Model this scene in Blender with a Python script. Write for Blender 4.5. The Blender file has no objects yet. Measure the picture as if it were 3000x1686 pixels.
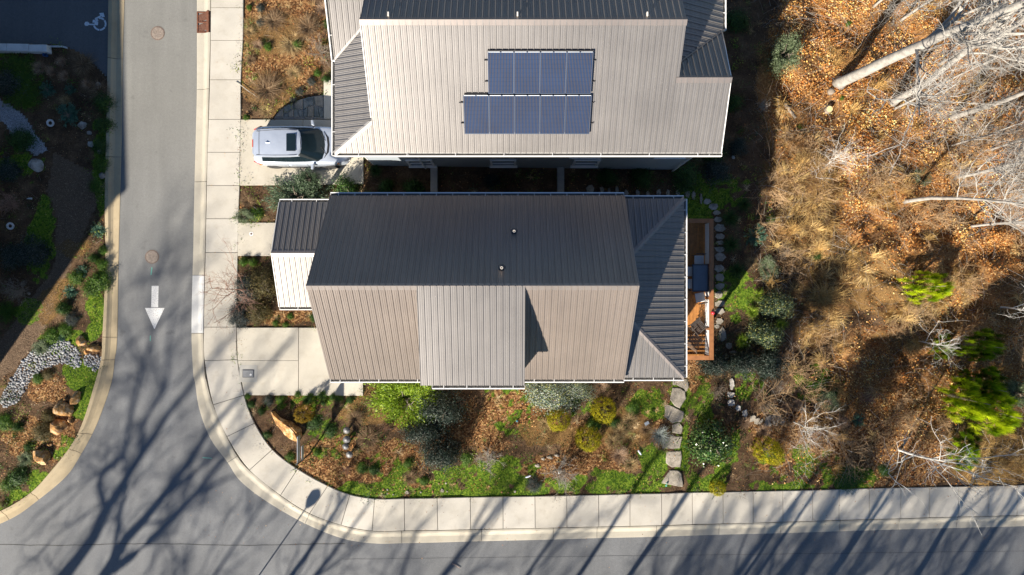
import bpy, bmesh, math, random
import numpy as np
from mathutils import Vector, Matrix

random.seed(7)
rng = np.random.default_rng(7)
SC = bpy.context.scene
COL = SC.collection

# ---------------------------------------------------------------- camera, sky, sun
H = 32.3            # metres above the side street
F = 2000.0          # focal length in photograph pixels (3000 wide)
cam_data = bpy.data.cameras.new('camera'); cam = bpy.data.objects.new('camera', cam_data); COL.objects.link(cam)
cam.location = (0, 0, H); cam.rotation_euler = (0, 0, 0)
cam_data.sensor_width = 36; cam_data.lens = 36 * F / 3000; cam_data.clip_end = 3000
SC.camera = cam

THETA = math.radians(35.0)      # compass direction the shadows run to, east of image-up
ELEV = math.radians(32.0)
TE = math.tan(ELEV)
SD = (math.sin(THETA), math.cos(THETA))     # horizontal direction of the shadows
world = bpy.data.worlds.new('World'); SC.world = world; world.use_nodes = True
wn = world.node_tree.nodes; wn.clear()
sky = wn.new('ShaderNodeTexSky'); sky.sky_type = 'NISHITA'; sky.sun_disc = False
sky.sun_elevation = ELEV; sky.sun_rotation = math.pi + THETA
sky.air_density = 1.0; sky.dust_density = 0.0; sky.ozone_density = 5.0
bg = wn.new('ShaderNodeBackground'); bg.inputs['Strength'].default_value = 0.050
wo = wn.new('ShaderNodeOutputWorld')
world.node_tree.links.new(sky.outputs[0], bg.inputs[0]); world.node_tree.links.new(bg.outputs[0], wo.inputs[0])
sun_data = bpy.data.lights.new('sun', 'SUN'); sun = bpy.data.objects.new('sun', sun_data); COL.objects.link(sun)
sun_data.energy = 5.0; sun_data.angle = math.radians(0.8); sun_data.color = (1.0, 0.90, 0.76)
sv = Vector((-SD[0] * math.cos(ELEV), -SD[1] * math.cos(ELEV), math.sin(ELEV)))
sun.rotation_euler = sv.to_track_quat('Z', 'Y').to_euler(); sun.location = (-40, -50, 60)
SC.view_settings.view_transform = 'Standard'; SC.view_settings.look = 'None'
SC.view_settings.exposure = 1.16; SC.view_settings.gamma = 1.0; SC.view_settings.use_curve_mapping = False
SC.cycles.max_bounces = 5; SC.cycles.diffuse_bounces = 3; SC.cycles.glossy_bounces = 3; SC.cycles.transparent_max_bounces = 6
SC.cycles.use_denoising = True

# ---------------------------------------------------------------- geometry of the place
def W(px, py, z=0.0):
    """photograph pixel -> world point at height z"""
    return ((px - 1500) * (H - z) / F, (843 - py) * (H - z) / F, z)

_lat = {}
def vnoise(x, y, s=1.0, seed=0, octv=3):
    x = np.asarray(x, float) * s; y = np.asarray(y, float) * s
    out = 0; amp = 1; tot = 0
    for o in range(octv):
        k = (seed, o)
        if k not in _lat: _lat[k] = np.random.default_rng(seed * 31 + o).random((256, 256))
        L = _lat[k]
        xi = np.floor(x).astype(int); yi = np.floor(y).astype(int)
        fx = x - xi; fy = y - yi
        fx = fx * fx * (3 - 2 * fx); fy = fy * fy * (3 - 2 * fy)
        a = L[xi & 255, yi & 255]; b = L[(xi + 1) & 255, yi & 255]; c = L[xi & 255, (yi + 1) & 255]; d = L[(xi + 1) & 255, (yi + 1) & 255]
        out = out + amp * ((a * (1 - fx) + b * fx) * (1 - fy) + (c * (1 - fx) + d * fx) * fy)
        tot += amp; amp *= .5; x = x * 2.03 + 17; y = y * 2.03 + 5
    return out / tot

def sstep(t): t = np.clip(t, 0, 1); return t * t * (3 - 2 * t)
def gbase(x): return -2.2 * np.clip((np.asarray(x, float) + 6) / 28, 0, 1.25)
def gz(x, y):
    x = np.asarray(x, float); y = np.asarray(y, float)
    w = sstep((x - 11.5) / 3) * sstep((y + 8.2) / 4)
    return gbase(x) + w * (-.45 + 1.2 * (vnoise(x, y, .45, 3) - .5) + .9 * (vnoise(x, y, 1.1, 4, 2) - .5) * (1 - .6 * sstep((y - 4) / 4)))
def G(px, py, off=0.0):
    z = 0.0
    for _ in range(6):
        x, y, _z = W(px, py, z)
        z = float(gz(x, y)) + off
    x, y, _z = W(px, py, z)
    return (x, y, z)

def inpoly(x, y, poly):
    x = np.asarray(x); y = np.asarray(y); r = np.zeros(x.shape, bool)
    n = len(poly)
    for i in range(n):
        x1, y1 = poly[i][:2]; x2, y2 = poly[(i + 1) % n][:2]
        if y1 == y2: continue
        c = ((y1 > y) != (y2 > y)) & (x < (x2 - x1) * (y - y1) / (y2 - y1) + x1)
        r ^= c
    return r

# ---------------------------------------------------------------- object helpers
def setp(o, label=None, cat=None, group=None, kind=None):
    if label: o['label'] = label
    if cat: o['category'] = cat
    if group: o['group'] = group
    if kind: o['kind'] = kind
    return o
def link(name, me, parent=None, loc=None):
    o = bpy.data.objects.new(name, me); COL.objects.link(o)
    if parent is not None: o.parent = parent
    if loc is not None: o.location = loc
    return o
def empty(name, loc=(0, 0, 0), label=None, cat=None, group=None, kind=None, rz=0):
    o = bpy.data.objects.new(name, None); COL.objects.link(o); o.location = loc; o.rotation_euler = (0, 0, rz)
    o.empty_display_size = .2
    return setp(o, label, cat, group, kind)
def pymesh(name, verts, faces, mat=None, smooth=False):
    me = bpy.data.meshes.new(name); me.from_pydata([tuple(v) for v in verts], [], faces)
    if mat: me.materials.append(mat)
    if smooth: me.polygons.foreach_set('use_smooth', [True] * len(me.polygons))
    me.update(); return me
def npmesh(name, V, nper, mat=None, col=None, smooth=False):
    """V: (N, nper, 3) one polygon each, not shared; col: (N,3)"""
    N = len(V); me = bpy.data.meshes.new(name)
    me.vertices.add(N * nper); me.vertices.foreach_set('co', V.reshape(-1).astype(np.float32))
    me.loops.add(N * nper); me.loops.foreach_set('vertex_index', np.arange(N * nper, dtype=np.int32))
    me.polygons.add(N); me.polygons.foreach_set('loop_start', np.arange(0, N * nper, nper, dtype=np.int32))
    me.polygons.foreach_set('loop_total', np.full(N, nper, dtype=np.int32))
    if mat: me.materials.append(mat)
    if col is not None:
        a = me.attributes.new('Col', 'FLOAT_COLOR', 'POINT')
        c = np.ones((N, nper, 4), np.float32); c[:, :, :3] = col[:, None, :]
        a.data.foreach_set('color', c.reshape(-1))
    me.update(calc_edges=True); return me
def idxmesh(name, V, Fa, mat=None, smooth=False, col=None):
    """V (N,3), Fa (M,k) int"""
    me = bpy.data.meshes.new(name); k = Fa.shape[1]; M = len(Fa)
    me.vertices.add(len(V)); me.vertices.foreach_set('co', V.reshape(-1).astype(np.float32))
    me.loops.add(M * k); me.loops.foreach_set('vertex_index', Fa.reshape(-1).astype(np.int32))
    me.polygons.add(M); me.polygons.foreach_set('loop_start', np.arange(0, M * k, k, dtype=np.int32))
    me.polygons.foreach_set('loop_total', np.full(M, k, dtype=np.int32))
    if smooth: me.polygons.foreach_set('use_smooth', np.ones(M, bool))
    if mat: me.materials.append(mat)
    if col is not None:
        a = me.attributes.new('Col', 'FLOAT_COLOR', 'POINT'); c = np.ones((len(V), 4), np.float32); c[:, :3] = col
        a.data.foreach_set('color', c.reshape(-1))
    me.update(calc_edges=True); return me

class MB:
    """collects boxes, prisms, tubes"""
    def __init__(s): s.v = []; s.f = []
    def add(s, vs, fs):
        b = len(s.v); s.v += [tuple(v) for v in vs]; s.f += [tuple(i + b for i in f) for f in fs]; return s
    def box(s, c, d, rz=0, bev=0):
        cx, cy, cz = c; hx, hy, hz = d[0] / 2, d[1] / 2, d[2] / 2; ca, sa = math.cos(rz), math.sin(rz)
        vs = []
        for z in (-hz, hz):
            for x, y in ((-hx, -hy), (hx, -hy), (hx, hy), (-hx, hy)):
                vs.append((cx + x * ca - y * sa, cy + x * sa + y * ca, cz + z))
        return s.add(vs, [(0, 3, 2, 1), (4, 5, 6, 7), (0, 1, 5, 4), (1, 2, 6, 5), (2, 3, 7, 6), (3, 0, 4, 7)])
    def prism(s, top, bot):
        n = len(top); 
        return s.add(list(top) + list(bot), [tuple(range(n)), tuple(range(2 * n - 1, n - 1, -1))] + [(i, i + n, (i + 1) % n + n, (i + 1) % n) for i in range(n)])
    def tube(s, pts, rad, n=6, cap=True):
        pts = [Vector(p) for p in pts]
        if not hasattr(rad, '__len__'): rad = [rad] * len(pts)
        rings = []
        for i, p in enumerate(pts):
            d = (pts[min(i + 1, len(pts) - 1)] - pts[max(i - 1, 0)]).normalized()
            a = d.cross(Vector((0, 0, 1)) if abs(d.z) < .9 else Vector((1, 0, 0))).normalized(); b = d.cross(a)
            rings.append([p + (a * math.cos(2 * math.pi * k / n) + b * math.sin(2 * math.pi * k / n)) * rad[i] for k in range(n)])
        vs = [v for r in rings for v in r]; fs = []
        for i in range(len(pts) - 1):
            for k in range(n): fs.append((i * n + k, i * n + (k + 1) % n, (i + 1) * n + (k + 1) % n, (i + 1) * n + k))
        if cap: fs += [tuple(range(n - 1, -1, -1)), tuple(range((len(pts) - 1) * n, len(pts) * n))]
        return s.add(vs, fs)
    def lathe(s, c, prof, n=20):
        vs = []; fs = []
        for r, z in prof:
            for k in range(n):
                a = 2 * math.pi * k / n; vs.append((c[0] + r * math.cos(a), c[1] + r * math.sin(a), c[2] + z))
        for i in range(len(prof) - 1):
            for k in range(n): fs.append((i * n + k, i * n + (k + 1) % n, (i + 1) * n + (k + 1) % n, (i + 1) * n + k))
        fs += [tuple(range(n - 1, -1, -1)), tuple(range((len(prof) - 1) * n, len(prof) * n))]
        return s.add(vs, fs)
    def build(s, name, mat, parent=None, smooth=False, bevel=0):
        me = pymesh(name, s.v, s.f, mat, smooth)
        bm = bmesh.new(); bm.from_mesh(me); bmesh.ops.recalc_face_normals(bm, faces=bm.faces)
        if bevel: bmesh.ops.bevel(bm, geom=bm.edges[:], offset=bevel, segments=1, affect='EDGES', profile=.5)
        bm.to_mesh(me); bm.free()
        return link(name, me, parent)

# ---------------------------------------------------------------- materials
def newmat(name):
    m = bpy.data.materials.new(name); m.use_nodes = True; nt = m.node_tree
    return m, nt, nt.nodes['Principled BSDF'], nt.links
def col4(c): return (c[0], c[1], c[2], 1)
def noise_node(nt, vec, scale, detail=4, rough=.6):
    n = nt.nodes.new('ShaderNodeTexNoise'); n.inputs['Scale'].default_value = scale; n.inputs['Detail'].default_value = detail
    n.inputs['Roughness'].default_value = rough; nt.links.new(vec, n.inputs['Vector']); return n
def ramp(nt, inp, stops):
    r = nt.nodes.new('ShaderNodeValToRGB'); e = r.color_ramp.elements
    e[0].position = stops[0][0]; e[0].color = col4(stops[0][1]); e[1].position = stops[-1][0]; e[1].color = col4(stops[-1][1])
    for p, c in stops[1:-1]:
        x = e.new(p); x.color = col4(c)
    nt.links.new(inp, r.inputs[0]); return r
def mixc(nt, fac, a, b, mode='MIX'):
    n = nt.nodes.new('ShaderNodeMix'); n.data_type = 'RGBA'; n.blend_type = mode
    for i, v in ((0, fac), (6, a), (7, b)):
        if hasattr(v, 'links') or hasattr(v, 'is_output'): nt.links.new(v, n.inputs[i])
        elif i == 0: n.inputs[0].default_value = v
        else: n.inputs[i].default_value = col4(v)
    return n.outputs[2]
def math_node(nt, op, a, b=None):
    n = nt.nodes.new('ShaderNodeMath'); n.operation = op
    for i, v in enumerate((a, b)):
        if v is None: continue
        if hasattr(v, 'is_output'): nt.links.new(v, n.inputs[i])
        else: n.inputs[i].default_value = v
    return n.outputs[0]
def simple(name, c, rough=.6, metal=0.0, var=.12, scale=3.0, bump=0.0, bscale=40, spec=.5, objvar=0.0, fine=0.0):
    m, nt, b, L = newmat(name)
    geo = nt.nodes.new('ShaderNodeNewGeometry'); pos = geo.outputs['Position']
    n = noise_node(nt, pos, scale)
    lo = tuple(x * (1 - var) for x in c); hi = tuple(min(1, x * (1 + var)) for x in c)
    out = ramp(nt, n.outputs[0], [(.3, lo), (.7, hi)]).outputs[0]
    if fine:
        f = noise_node(nt, pos, 55, 2, .7); fr = ramp(nt, f.outputs[0], [(.32, (1 - fine,) * 3), (.68, (1 + fine * .6,) * 3)])
        out = mixc(nt, 1.0, out, fr.outputs[0], 'MULTIPLY')
    if objvar:
        oi = nt.nodes.new('ShaderNodeObjectInfo'); r = ramp(nt, oi.outputs['Random'], [(0, (1 - objvar,) * 3), (1, (1 + objvar * .5,) * 3)])
        out = mixc(nt, 1.0, out, r.outputs[0], 'MULTIPLY')
    L.new(out, b.inputs['Base Color'])
    b.inputs['Roughness'].default_value = rough; b.inputs['Metallic'].default_value = metal; b.inputs['Specular IOR Level'].default_value = spec
    if bump:
        bn = noise_node(nt, pos, bscale, 4); bp = nt.nodes.new('ShaderNodeBump'); bp.inputs['Strength'].default_value = bump; bp.inputs['Distance'].default_value = .01
        L.new(bn.outputs[0], bp.inputs['Height']); L.new(bp.outputs[0], b.inputs['Normal'])
    return m

def concrete_mat(name, c, stain=(.30, .25, .17)):
    m, nt, b, L = newmat(name); geo = nt.nodes.new('ShaderNodeNewGeometry'); pos = geo.outputs['Position']
    n = noise_node(nt, pos, .55, 5, .62)
    base = ramp(nt, n.outputs[0], [(.32, tuple(x * .87 for x in c)), (.68, tuple(x * 1.08 for x in c))]).outputs[0]
    n2 = noise_node(nt, pos, 2.3, 6, .7); r2 = ramp(nt, n2.outputs[0], [(.52, (0, 0, 0)), (.8, (.35, .35, .35))])
    base = mixc(nt, r2.outputs[0], base, stain)
    n3 = noise_node(nt, pos, 70, 2, .7); r3 = ramp(nt, n3.outputs[0], [(.3, (.9,) * 3), (.7, (1.07,) * 3)])
    base = mixc(nt, 1.0, base, r3.outputs[0], 'MULTIPLY')
    oi = nt.nodes.new('ShaderNodeObjectInfo'); r = ramp(nt, oi.outputs['Random'], [(0, (.92, .91, .89)), (1, (1.03, 1.03, 1.03))])
    base = mixc(nt, 1.0, base, r.outputs[0], 'MULTIPLY')
    L.new(base, b.inputs['Base Color']); b.inputs['Roughness'].default_value = .85; b.inputs['Specular IOR Level'].default_value = .25
    bp = nt.nodes.new('ShaderNodeBump'); bp.inputs['Strength'].default_value = .12; bp.inputs['Distance'].default_value = .01
    L.new(n3.outputs[0], bp.inputs['Height']); L.new(bp.outputs[0], b.inputs['Normal']); return m
M_walk = concrete_mat('concrete_sidewalk', (.515, .49, .435))
M_curb = concrete_mat('concrete_gutter', (.46, .43, .36))
M_curbw = concrete_mat('concrete_gutter_new', (.56, .57, .57), (.5, .5, .48))
M_curbtan = concrete_mat('concrete_gutter_tan', (.43, .355, .235), (.26, .19, .11))
M_drive = concrete_mat('concrete_driveway', (.52, .49, .42))

def asphalt_mat(name, c, warm):
    m, nt, b, L = newmat(name); geo = nt.nodes.new('ShaderNodeNewGeometry'); pos = geo.outputs['Position']
    n = noise_node(nt, pos, .22, 5, .6)
    # the far (upper) part of the side street is coloured paler and warmer than the junction
    sp = nt.nodes.new('ShaderNodeSeparateXYZ'); L.new(pos, sp.inputs[0])
    mr = nt.nodes.new('ShaderNodeMapRange'); L.new(sp.outputs[1], mr.inputs[0]); mr.inputs[1].default_value = -3; mr.inputs[2].default_value = 9
    cc = mixc(nt, mr.outputs[0], c, warm)
    nr = ramp(nt, n.outputs[0], [(.3, (.88,) * 3), (.7, (1.1,) * 3)])
    cc = mixc(nt, 1.0, cc, nr.outputs[0], 'MULTIPLY')
    mid = noise_node(nt, pos, 9, 5, .75); md = ramp(nt, mid.outputs[0], [(.3, (.9,) * 3), (.72, (1.1,) * 3)])
    cc = mixc(nt, 1.0, cc, md.outputs[0], 'MULTIPLY')
    f = noise_node(nt, pos, 48, 3, .8); fr = ramp(nt, f.outputs[0], [(.28, (.72,) * 3), (.5, (1.0,) * 3), (.74, (1.45,) * 3)])
    cc = mixc(nt, 1.0, cc, fr.outputs[0], 'MULTIPLY')
    st = nt.nodes.new('ShaderNodeMapping'); st.inputs['Scale'].default_value = (1.6, .12, 1); L.new(pos, st.inputs[0]); sn = noise_node(nt, st.outputs[0], 1.0, 4, .6); sr = ramp(nt, sn.outputs[0], [(.3, (.92,) * 3), (.7, (1.07,) * 3)])
    cc = mixc(nt, 1.0, cc, sr.outputs[0], 'MULTIPLY')
    sp2 = noise_node(nt, pos, 1.7, 3, .5); sr2 = ramp(nt, sp2.outputs[0], [(.66, (1, 1, 1)), (.74, (.80, .80, .80))]); cc = mixc(nt, 1.0, cc, sr2.outputs[0], 'MULTIPLY')
    L.new(cc, b.inputs['Base Color']); b.inputs['Roughness'].default_value = .8; b.inputs['Specular IOR Level'].default_value = .35
    bp = nt.nodes.new('ShaderNodeBump'); bp.inputs['Strength'].default_value = .25; bp.inputs['Distance'].default_value = .01
    L.new(f.outputs[0], bp.inputs['Height']); L.new(bp.outputs[0], b.inputs['Normal']); return m
M_asph = asphalt_mat('asphalt', (.155, .162, .17), (.195, .195, .183))
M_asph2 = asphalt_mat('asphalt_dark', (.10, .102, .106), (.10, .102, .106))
def worn_paint():
    m = simple('road_paint', (.78, .78, .76), .6, var=.06, scale=6, fine=.1); nt = m.node_tree; b = nt.nodes['Principled BSDF']; src = b.inputs['Base Color'].links[0].from_socket
    geo = nt.nodes.new('ShaderNodeNewGeometry'); n = noise_node(nt, geo.outputs['Position'], 20, 8, .85); r = ramp(nt, n.outputs[0], [(.50, (0, 0, 0)), (.62, (1, 1, 1))])
    nt.links.new(mixc(nt, r.outputs[0], src, (.34, .34, .34)), b.inputs['Base Color']); return m
M_paint = worn_paint()
M_dark = simple('dark_joint', (.03, .028, .025), .9)
M_rust = simple('rusty_iron', (.17, .065, .035), .8, .0, .35, 12, fine=.2)
M_iron = simple('cast_iron', (.17, .125, .10), .75, .0, .25, 12, fine=.25)
M_iron2 = simple('worn_iron', (.30, .25, .21), .6, .2, .25, 12, fine=.25)

def roof_mat(name, c, rough=.42, metal=.35):
    m, nt, b, L = newmat(name); geo = nt.nodes.new('ShaderNodeNewGeometry'); pos = geo.outputs['Position']
    n = noise_node(nt, pos, .5, 4); oi = nt.nodes.new('ShaderNodeObjectInfo')
    base = ramp(nt, n.outputs[0], [(.3, tuple(x * .93 for x in c)), (.7, tuple(x * 1.07 for x in c))]).outputs[0]
    r = ramp(nt, oi.outputs['Random'], [(0, (.96,) * 3), (1, (1.03,) * 3)])
    base = mixc(nt, 1.0, base, r.outputs[0], 'MULTIPLY')
    n2 = noise_node(nt, pos, 14, 5, .7); r2 = ramp(nt, n2.outputs[0], [(.3, (.95,) * 3), (.7, (1.04,) * 3)])
    base = mixc(nt, 1.0, base, r2.outputs[0], 'MULTIPLY')
    mp = nt.nodes.new('ShaderNodeMapping'); mp.inputs['Scale'].default_value = (9, .35, .5); L.new(pos, mp.inputs[0]); n3 = noise_node(nt, mp.outputs[0], 1.0, 4, .7)
    r3 = ramp(nt, n3.outputs[0], [(.28, (.89, .89, .90)), (.7, (1.06, 1.06, 1.05))]); base = mixc(nt, 1.0, base, r3.outputs[0], 'MULTIPLY')
    L.new(base, b.inputs['Base Color']); b.inputs['Metallic'].default_value = metal
    rr = nt.nodes.new('ShaderNodeMapRange'); L.new(n.outputs[0], rr.inputs[0]); rr.inputs[3].default_value = rough - .04; rr.inputs[4].default_value = rough + .05
    L.new(rr.outputs[0], b.inputs['Roughness']); return m
M_roof = roof_mat('brown_metal_roof', (.228, .193, .172), .40, .35)
M_roof3 = roof_mat('porch_metal_roof', (.20, .19, .185), .42, .3)
M_roof2 = roof_mat('grey_metal_roof', (.222, .212, .207), .43, .55)
M_roofcap = roof_mat('metal_roof_cap', (.25, .22, .205), .40, .45)
M_white = simple('white_trim', (.78, .78, .77), .45, var=.04)
M_gutter = simple('gutter_inside', (.13, .12, .105), .5, var=.1, scale=5)
M_pipe = simple('vent_pipe', (.7, .66, .6), .6)
M_boot = simple('rubber_boot', (.06, .065, .075), .6)
def siding_mat(name, c):
    m, nt, b, L = newmat(name); geo = nt.nodes.new('ShaderNodeNewGeometry'); sp = nt.nodes.new('ShaderNodeSeparateXYZ'); L.new(geo.outputs['Position'], sp.inputs[0])
    a = math_node(nt, 'MULTIPLY', sp.outputs[2], 1 / .15); fr = math_node(nt, 'FRACT', a)
    r = ramp(nt, fr, [(0.0, tuple(x * .55 for x in c)), (.1, c), (1.0, c)])
    L.new(r.outputs[0], b.inputs['Base Color']); b.inputs['Roughness'].default_value = .6
    bp = nt.nodes.new('ShaderNodeBump'); bp.inputs['Strength'].default_value = .6; bp.inputs['Distance'].default_value = .02
    L.new(fr, bp.inputs['Height']); L.new(bp.outputs[0], b.inputs['Normal']); return m
M_side1 = siding_mat('tan_siding', (.42, .37, .30))
M_side2 = siding_mat('blue_grey_siding', (.36, .41, .46))
M_side3 = siding_mat('cream_siding', (.5, .47, .4))
M_glass = simple('window_glass', (.03, .04, .05), .08, spec=.8)
M_stonec = simple('concrete_wall', (.34, .33, .31), .9, var=.15, fine=.15, bump=.3)
M_blockw = simple('pale_block', (.55, .56, .56), .85, var=.1, fine=.08)

def leaf_mat(name, rough=.55, trans=.25, spec=.4):
    m, nt, b, L = newmat(name); at = nt.nodes.new('ShaderNodeAttribute'); at.attribute_name = 'Col'
    L.new(at.outputs['Color'], b.inputs['Base Color']); b.inputs['Roughness'].default_value = rough; b.inputs['Specular IOR Level'].default_value = spec
    if trans:
        t = nt.nodes.new('ShaderNodeBsdfTranslucent'); L.new(at.outputs['Color'], t.inputs[0])
        mx = nt.nodes.new('ShaderNodeMixShader'); mx.inputs[0].default_value = trans
        L.new(b.outputs[0], mx.inputs[1]); L.new(t.outputs[0], mx.inputs[2]); L.new(mx.outputs[0], nt.nodes['Material Output'].inputs[0])
    return m
M_leaf = leaf_mat('leaf', .5, .28, .35)
M_need = leaf_mat('needles', .5, .5, .3)
M_leafg = leaf_mat('glossy_leaf', .28, .15, .6)
M_dry = leaf_mat('dry_leaf', .8, .12, .2)
M_bark = simple('pale_bark', (.37, .35, .32), .9, var=.28, scale=4, fine=.3)
M_barkd = simple('grey_bark', (.27, .225, .18), .9, var=.2, scale=5, fine=.2)
M_barkx = simple('white_bark', (.62, .60, .56), .9, var=.15, scale=5)
M_barkr = simple('reddish_twig', (.33, .20, .15), .9, var=.2, scale=5)
M_barkw = simple('whitish_twig', (.40, .37, .33), .9, var=.15, scale=5)
def rock_mat(name, c1, c2, c3):
    m, nt, b, L = newmat(name); geo = nt.nodes.new('ShaderNodeNewGeometry'); pos = geo.outputs['Position']
    n = noise_node(nt, pos, 3.2, 8, .7); r = ramp(nt, n.outputs[0], [(.40, c1), (.5, c2), (.60, c3)])
    f = noise_node(nt, pos, 24, 6, .75); fr = ramp(nt, f.outputs[0], [(.3, (.65,) * 3), (.7, (1.15,) * 3)])
    c = mixc(nt, 1.0, r.outputs[0], fr.outputs[0], 'MULTIPLY'); L.new(c, b.inputs['Base Color']); b.inputs['Roughness'].default_value = .9
    oi = nt.nodes.new('ShaderNodeObjectInfo')
    bp = nt.nodes.new('ShaderNodeBump'); bp.inputs['Strength'].default_value = .7; bp.inputs['Distance'].default_value = .03
    L.new(f.outputs[0], bp.inputs['Height']); L.new(bp.outputs[0], b.inputs['Normal']); return m
M_rockor = rock_mat('ochre_rock', (.16, .09, .045), (.46, .23, .06), (.62, .44, .26))
M_rockgr = rock_mat('grey_rock', (.17, .16, .15), (.33, .31, .28), (.45, .42, .38))
M_flag = rock_mat('tan_flagstone', (.27, .245, .20), (.35, .315, .26), (.41, .37, .31))
M_flagb = rock_mat('blue_flagstone', (.13, .15, .15), (.24, .26, .25), (.34, .33, .29))
M_pebble = simple('river_pebble', (.27, .28, .295), .7, var=.15, objvar=.45, fine=.1)
M_deck = simple('cedar_deck', (.38, .165, .045), .5, var=.25, scale=7, objvar=.3)
M_deckr = simple('cedar_rail', (.30, .13, .05), .5, var=.2, scale=5, objvar=.12)
# ================================================================ THE SETTING: ground, streets, kerbs, walks
def catmull(P, sub):
    P = [np.array(p, float) for p in P]; out = []
    for i in range(len(P) - 1):
        p0 = P[max(i - 1, 0)]; p1 = P[i]; p2 = P[i + 1]; p3 = P[min(i + 2, len(P) - 1)]
        for k in range(sub):
            t = k / sub
            out.append(.5 * ((2 * p1) + (-p0 + p2) * t + (2 * p0 - 5 * p1 + 4 * p2 - p3) * t * t + (-p0 + 3 * p1 - 3 * p2 + p3) * t ** 3))
    out.append(P[-1]); return out

# sidewalk stations: inner edge (kerb side), outer edge (garden side), every one a joint
SW = [((620, -190), (715, -190)), ((619.5, -80), (714.5, -80)), ((619, 25), (714, 25)), ((618, 120.5), (713, 120.5)), ((616, 235.6), (707, 235.6)), ((612.5, 351.5), (706.5, 351.5)), ((609, 447.6), (704.6, 447.6)),
      ((607, 545), (703, 545)), ((605, 642), (700, 642)), ((603, 741), (698, 741)), ((598.5, 958.7), (694, 958.7)), ((600.5, 1057), (697, 1054)),
      ((626, 1186), (716, 1158)), ((666, 1279), (747, 1240)), ((732, 1377), (799, 1317)), ((823, 1451), (873, 1374)), ((908, 1504), (961, 1423)), ((1000, 1538), (1026, 1449)),
      ((1091, 1555), (1098, 1461)), ((1186, 1554.5), (1185, 1460.5)), ((1283, 1553), (1281, 1459)), ((1379, 1551), (1378, 1456.5)), ((1474, 1549), (1473.6, 1455.5)), ((1568, 1547.5), (1567, 1454)),
      ((1661, 1545), (1660, 1452)), ((1754, 1543), (1753, 1450)), ((1845, 1541), (1845, 1447.5)), ((1938, 1539), (1937, 1446)), ((2027.5, 1536), (2027, 1443)), ((2117.5, 1534), (2117, 1441.5)),
      ((2205.5, 1532), (2205, 1439.6)), ((2292.5, 1529), (2292, 1438)), ((2379, 1526.6), (2379, 1436.5)), ((2456, 1524), (2456.5, 1434)), ((2544, 1521.5), (2545, 1431)), ((2636.5, 1519), (2637, 1429)),
      ((2721, 1516), (2721, 1427.5)), ((2806, 1514), (2806, 1425.5)), ((2892, 1512), (2893, 1423.5)), ((2977, 1510), (2977, 1421.5)), ((3062, 1508), (3062, 1419.5)), ((3150, 1506), (3150, 1418)), ((3240, 1504), (3240, 1416))]
# kerb and gutter stations: asphalt edge, back edge, joint?
KR = [((576, -190), (620, -190), 1), ((576, 34), (619, 34), 1), ((576, 96), (619, 96), 1), ((575.7, 262), (614.5, 262), 1), ((572.6, 400), (611.5, 400), 0), ((569, 533), (607.5, 533), 1), ((565, 741), (603, 741), 0), ((563, 807), (601, 807), 1),
      ((560, 977), (598, 977), 1), ((565, 1093), (601.5, 1090), 0), ((571, 1126), (607.5, 1120), 0), ((583, 1200), (626, 1186), 0), ((615, 1285), (663, 1272), 0), ((666, 1356), (697, 1336), 1), ((703, 1410), (732, 1377), 0), ((780, 1470), (823, 1451), 0),
      ((893, 1535), (908, 1504), 1), ((1000, 1578), (1010, 1540.5), 0), ((1089, 1593), (1094, 1555), 0), ((1176.6, 1593), (1177, 1554.7), 1), ((1290, 1590.5), (1290, 1553), 0), ((1411, 1587), (1411, 1550.5), 1), ((1621, 1582), (1621, 1546), 1), ((1749, 1578), (1749, 1543), 1), ((1923, 1574), (1923, 1539.5), 1),
      ((2107, 1568), (2107, 1534.5), 1), ((2287, 1563.5), (2287, 1529.3), 1), ((2460, 1558), (2460, 1524), 1), ((2633, 1552.5), (2633, 1519.2), 1), ((2803, 1548), (2803, 1514), 1), ((2975, 1543.5), (2975, 1510), 1), ((3240, 1537), (3240, 1504), 1)]
KL = [((366, -190), (321, -190), 1), ((363, 0), (319.5, 0), 0), ((358, 173), (317.5, 171), 1), ((355, 400), (313, 400), 0), ((353.5, 460), (311, 460), 1), ((350, 600), (309, 600), 0), ((345.5, 779), (311, 779), 1),
      ((342, 989), (302, 988), 1), ((334.6, 1055), (298, 1055), 1), ((324, 1126), (279.5, 1124), 0), ((292, 1220), (254, 1210), 0), ((268, 1274), (231, 1268), 1), ((237, 1330), (204, 1314), 1), ((194, 1395), (155, 1376), 0),
      ((112, 1465), (93, 1442), 1), ((25, 1524), (6, 1495), 1), ((-110, 1572), (-120, 1540), 0), ((-300, 1605), (-300, 1568), 1), ((-900, 1640), (-900, 1600), 1)]

road = empty('side_street_and_main_street', kind='structure'); road.name = 'road'
sidewalk = empty('sidewalk', kind='structure')
kerb = empty('kerb_and_gutter', kind='structure')

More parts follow.
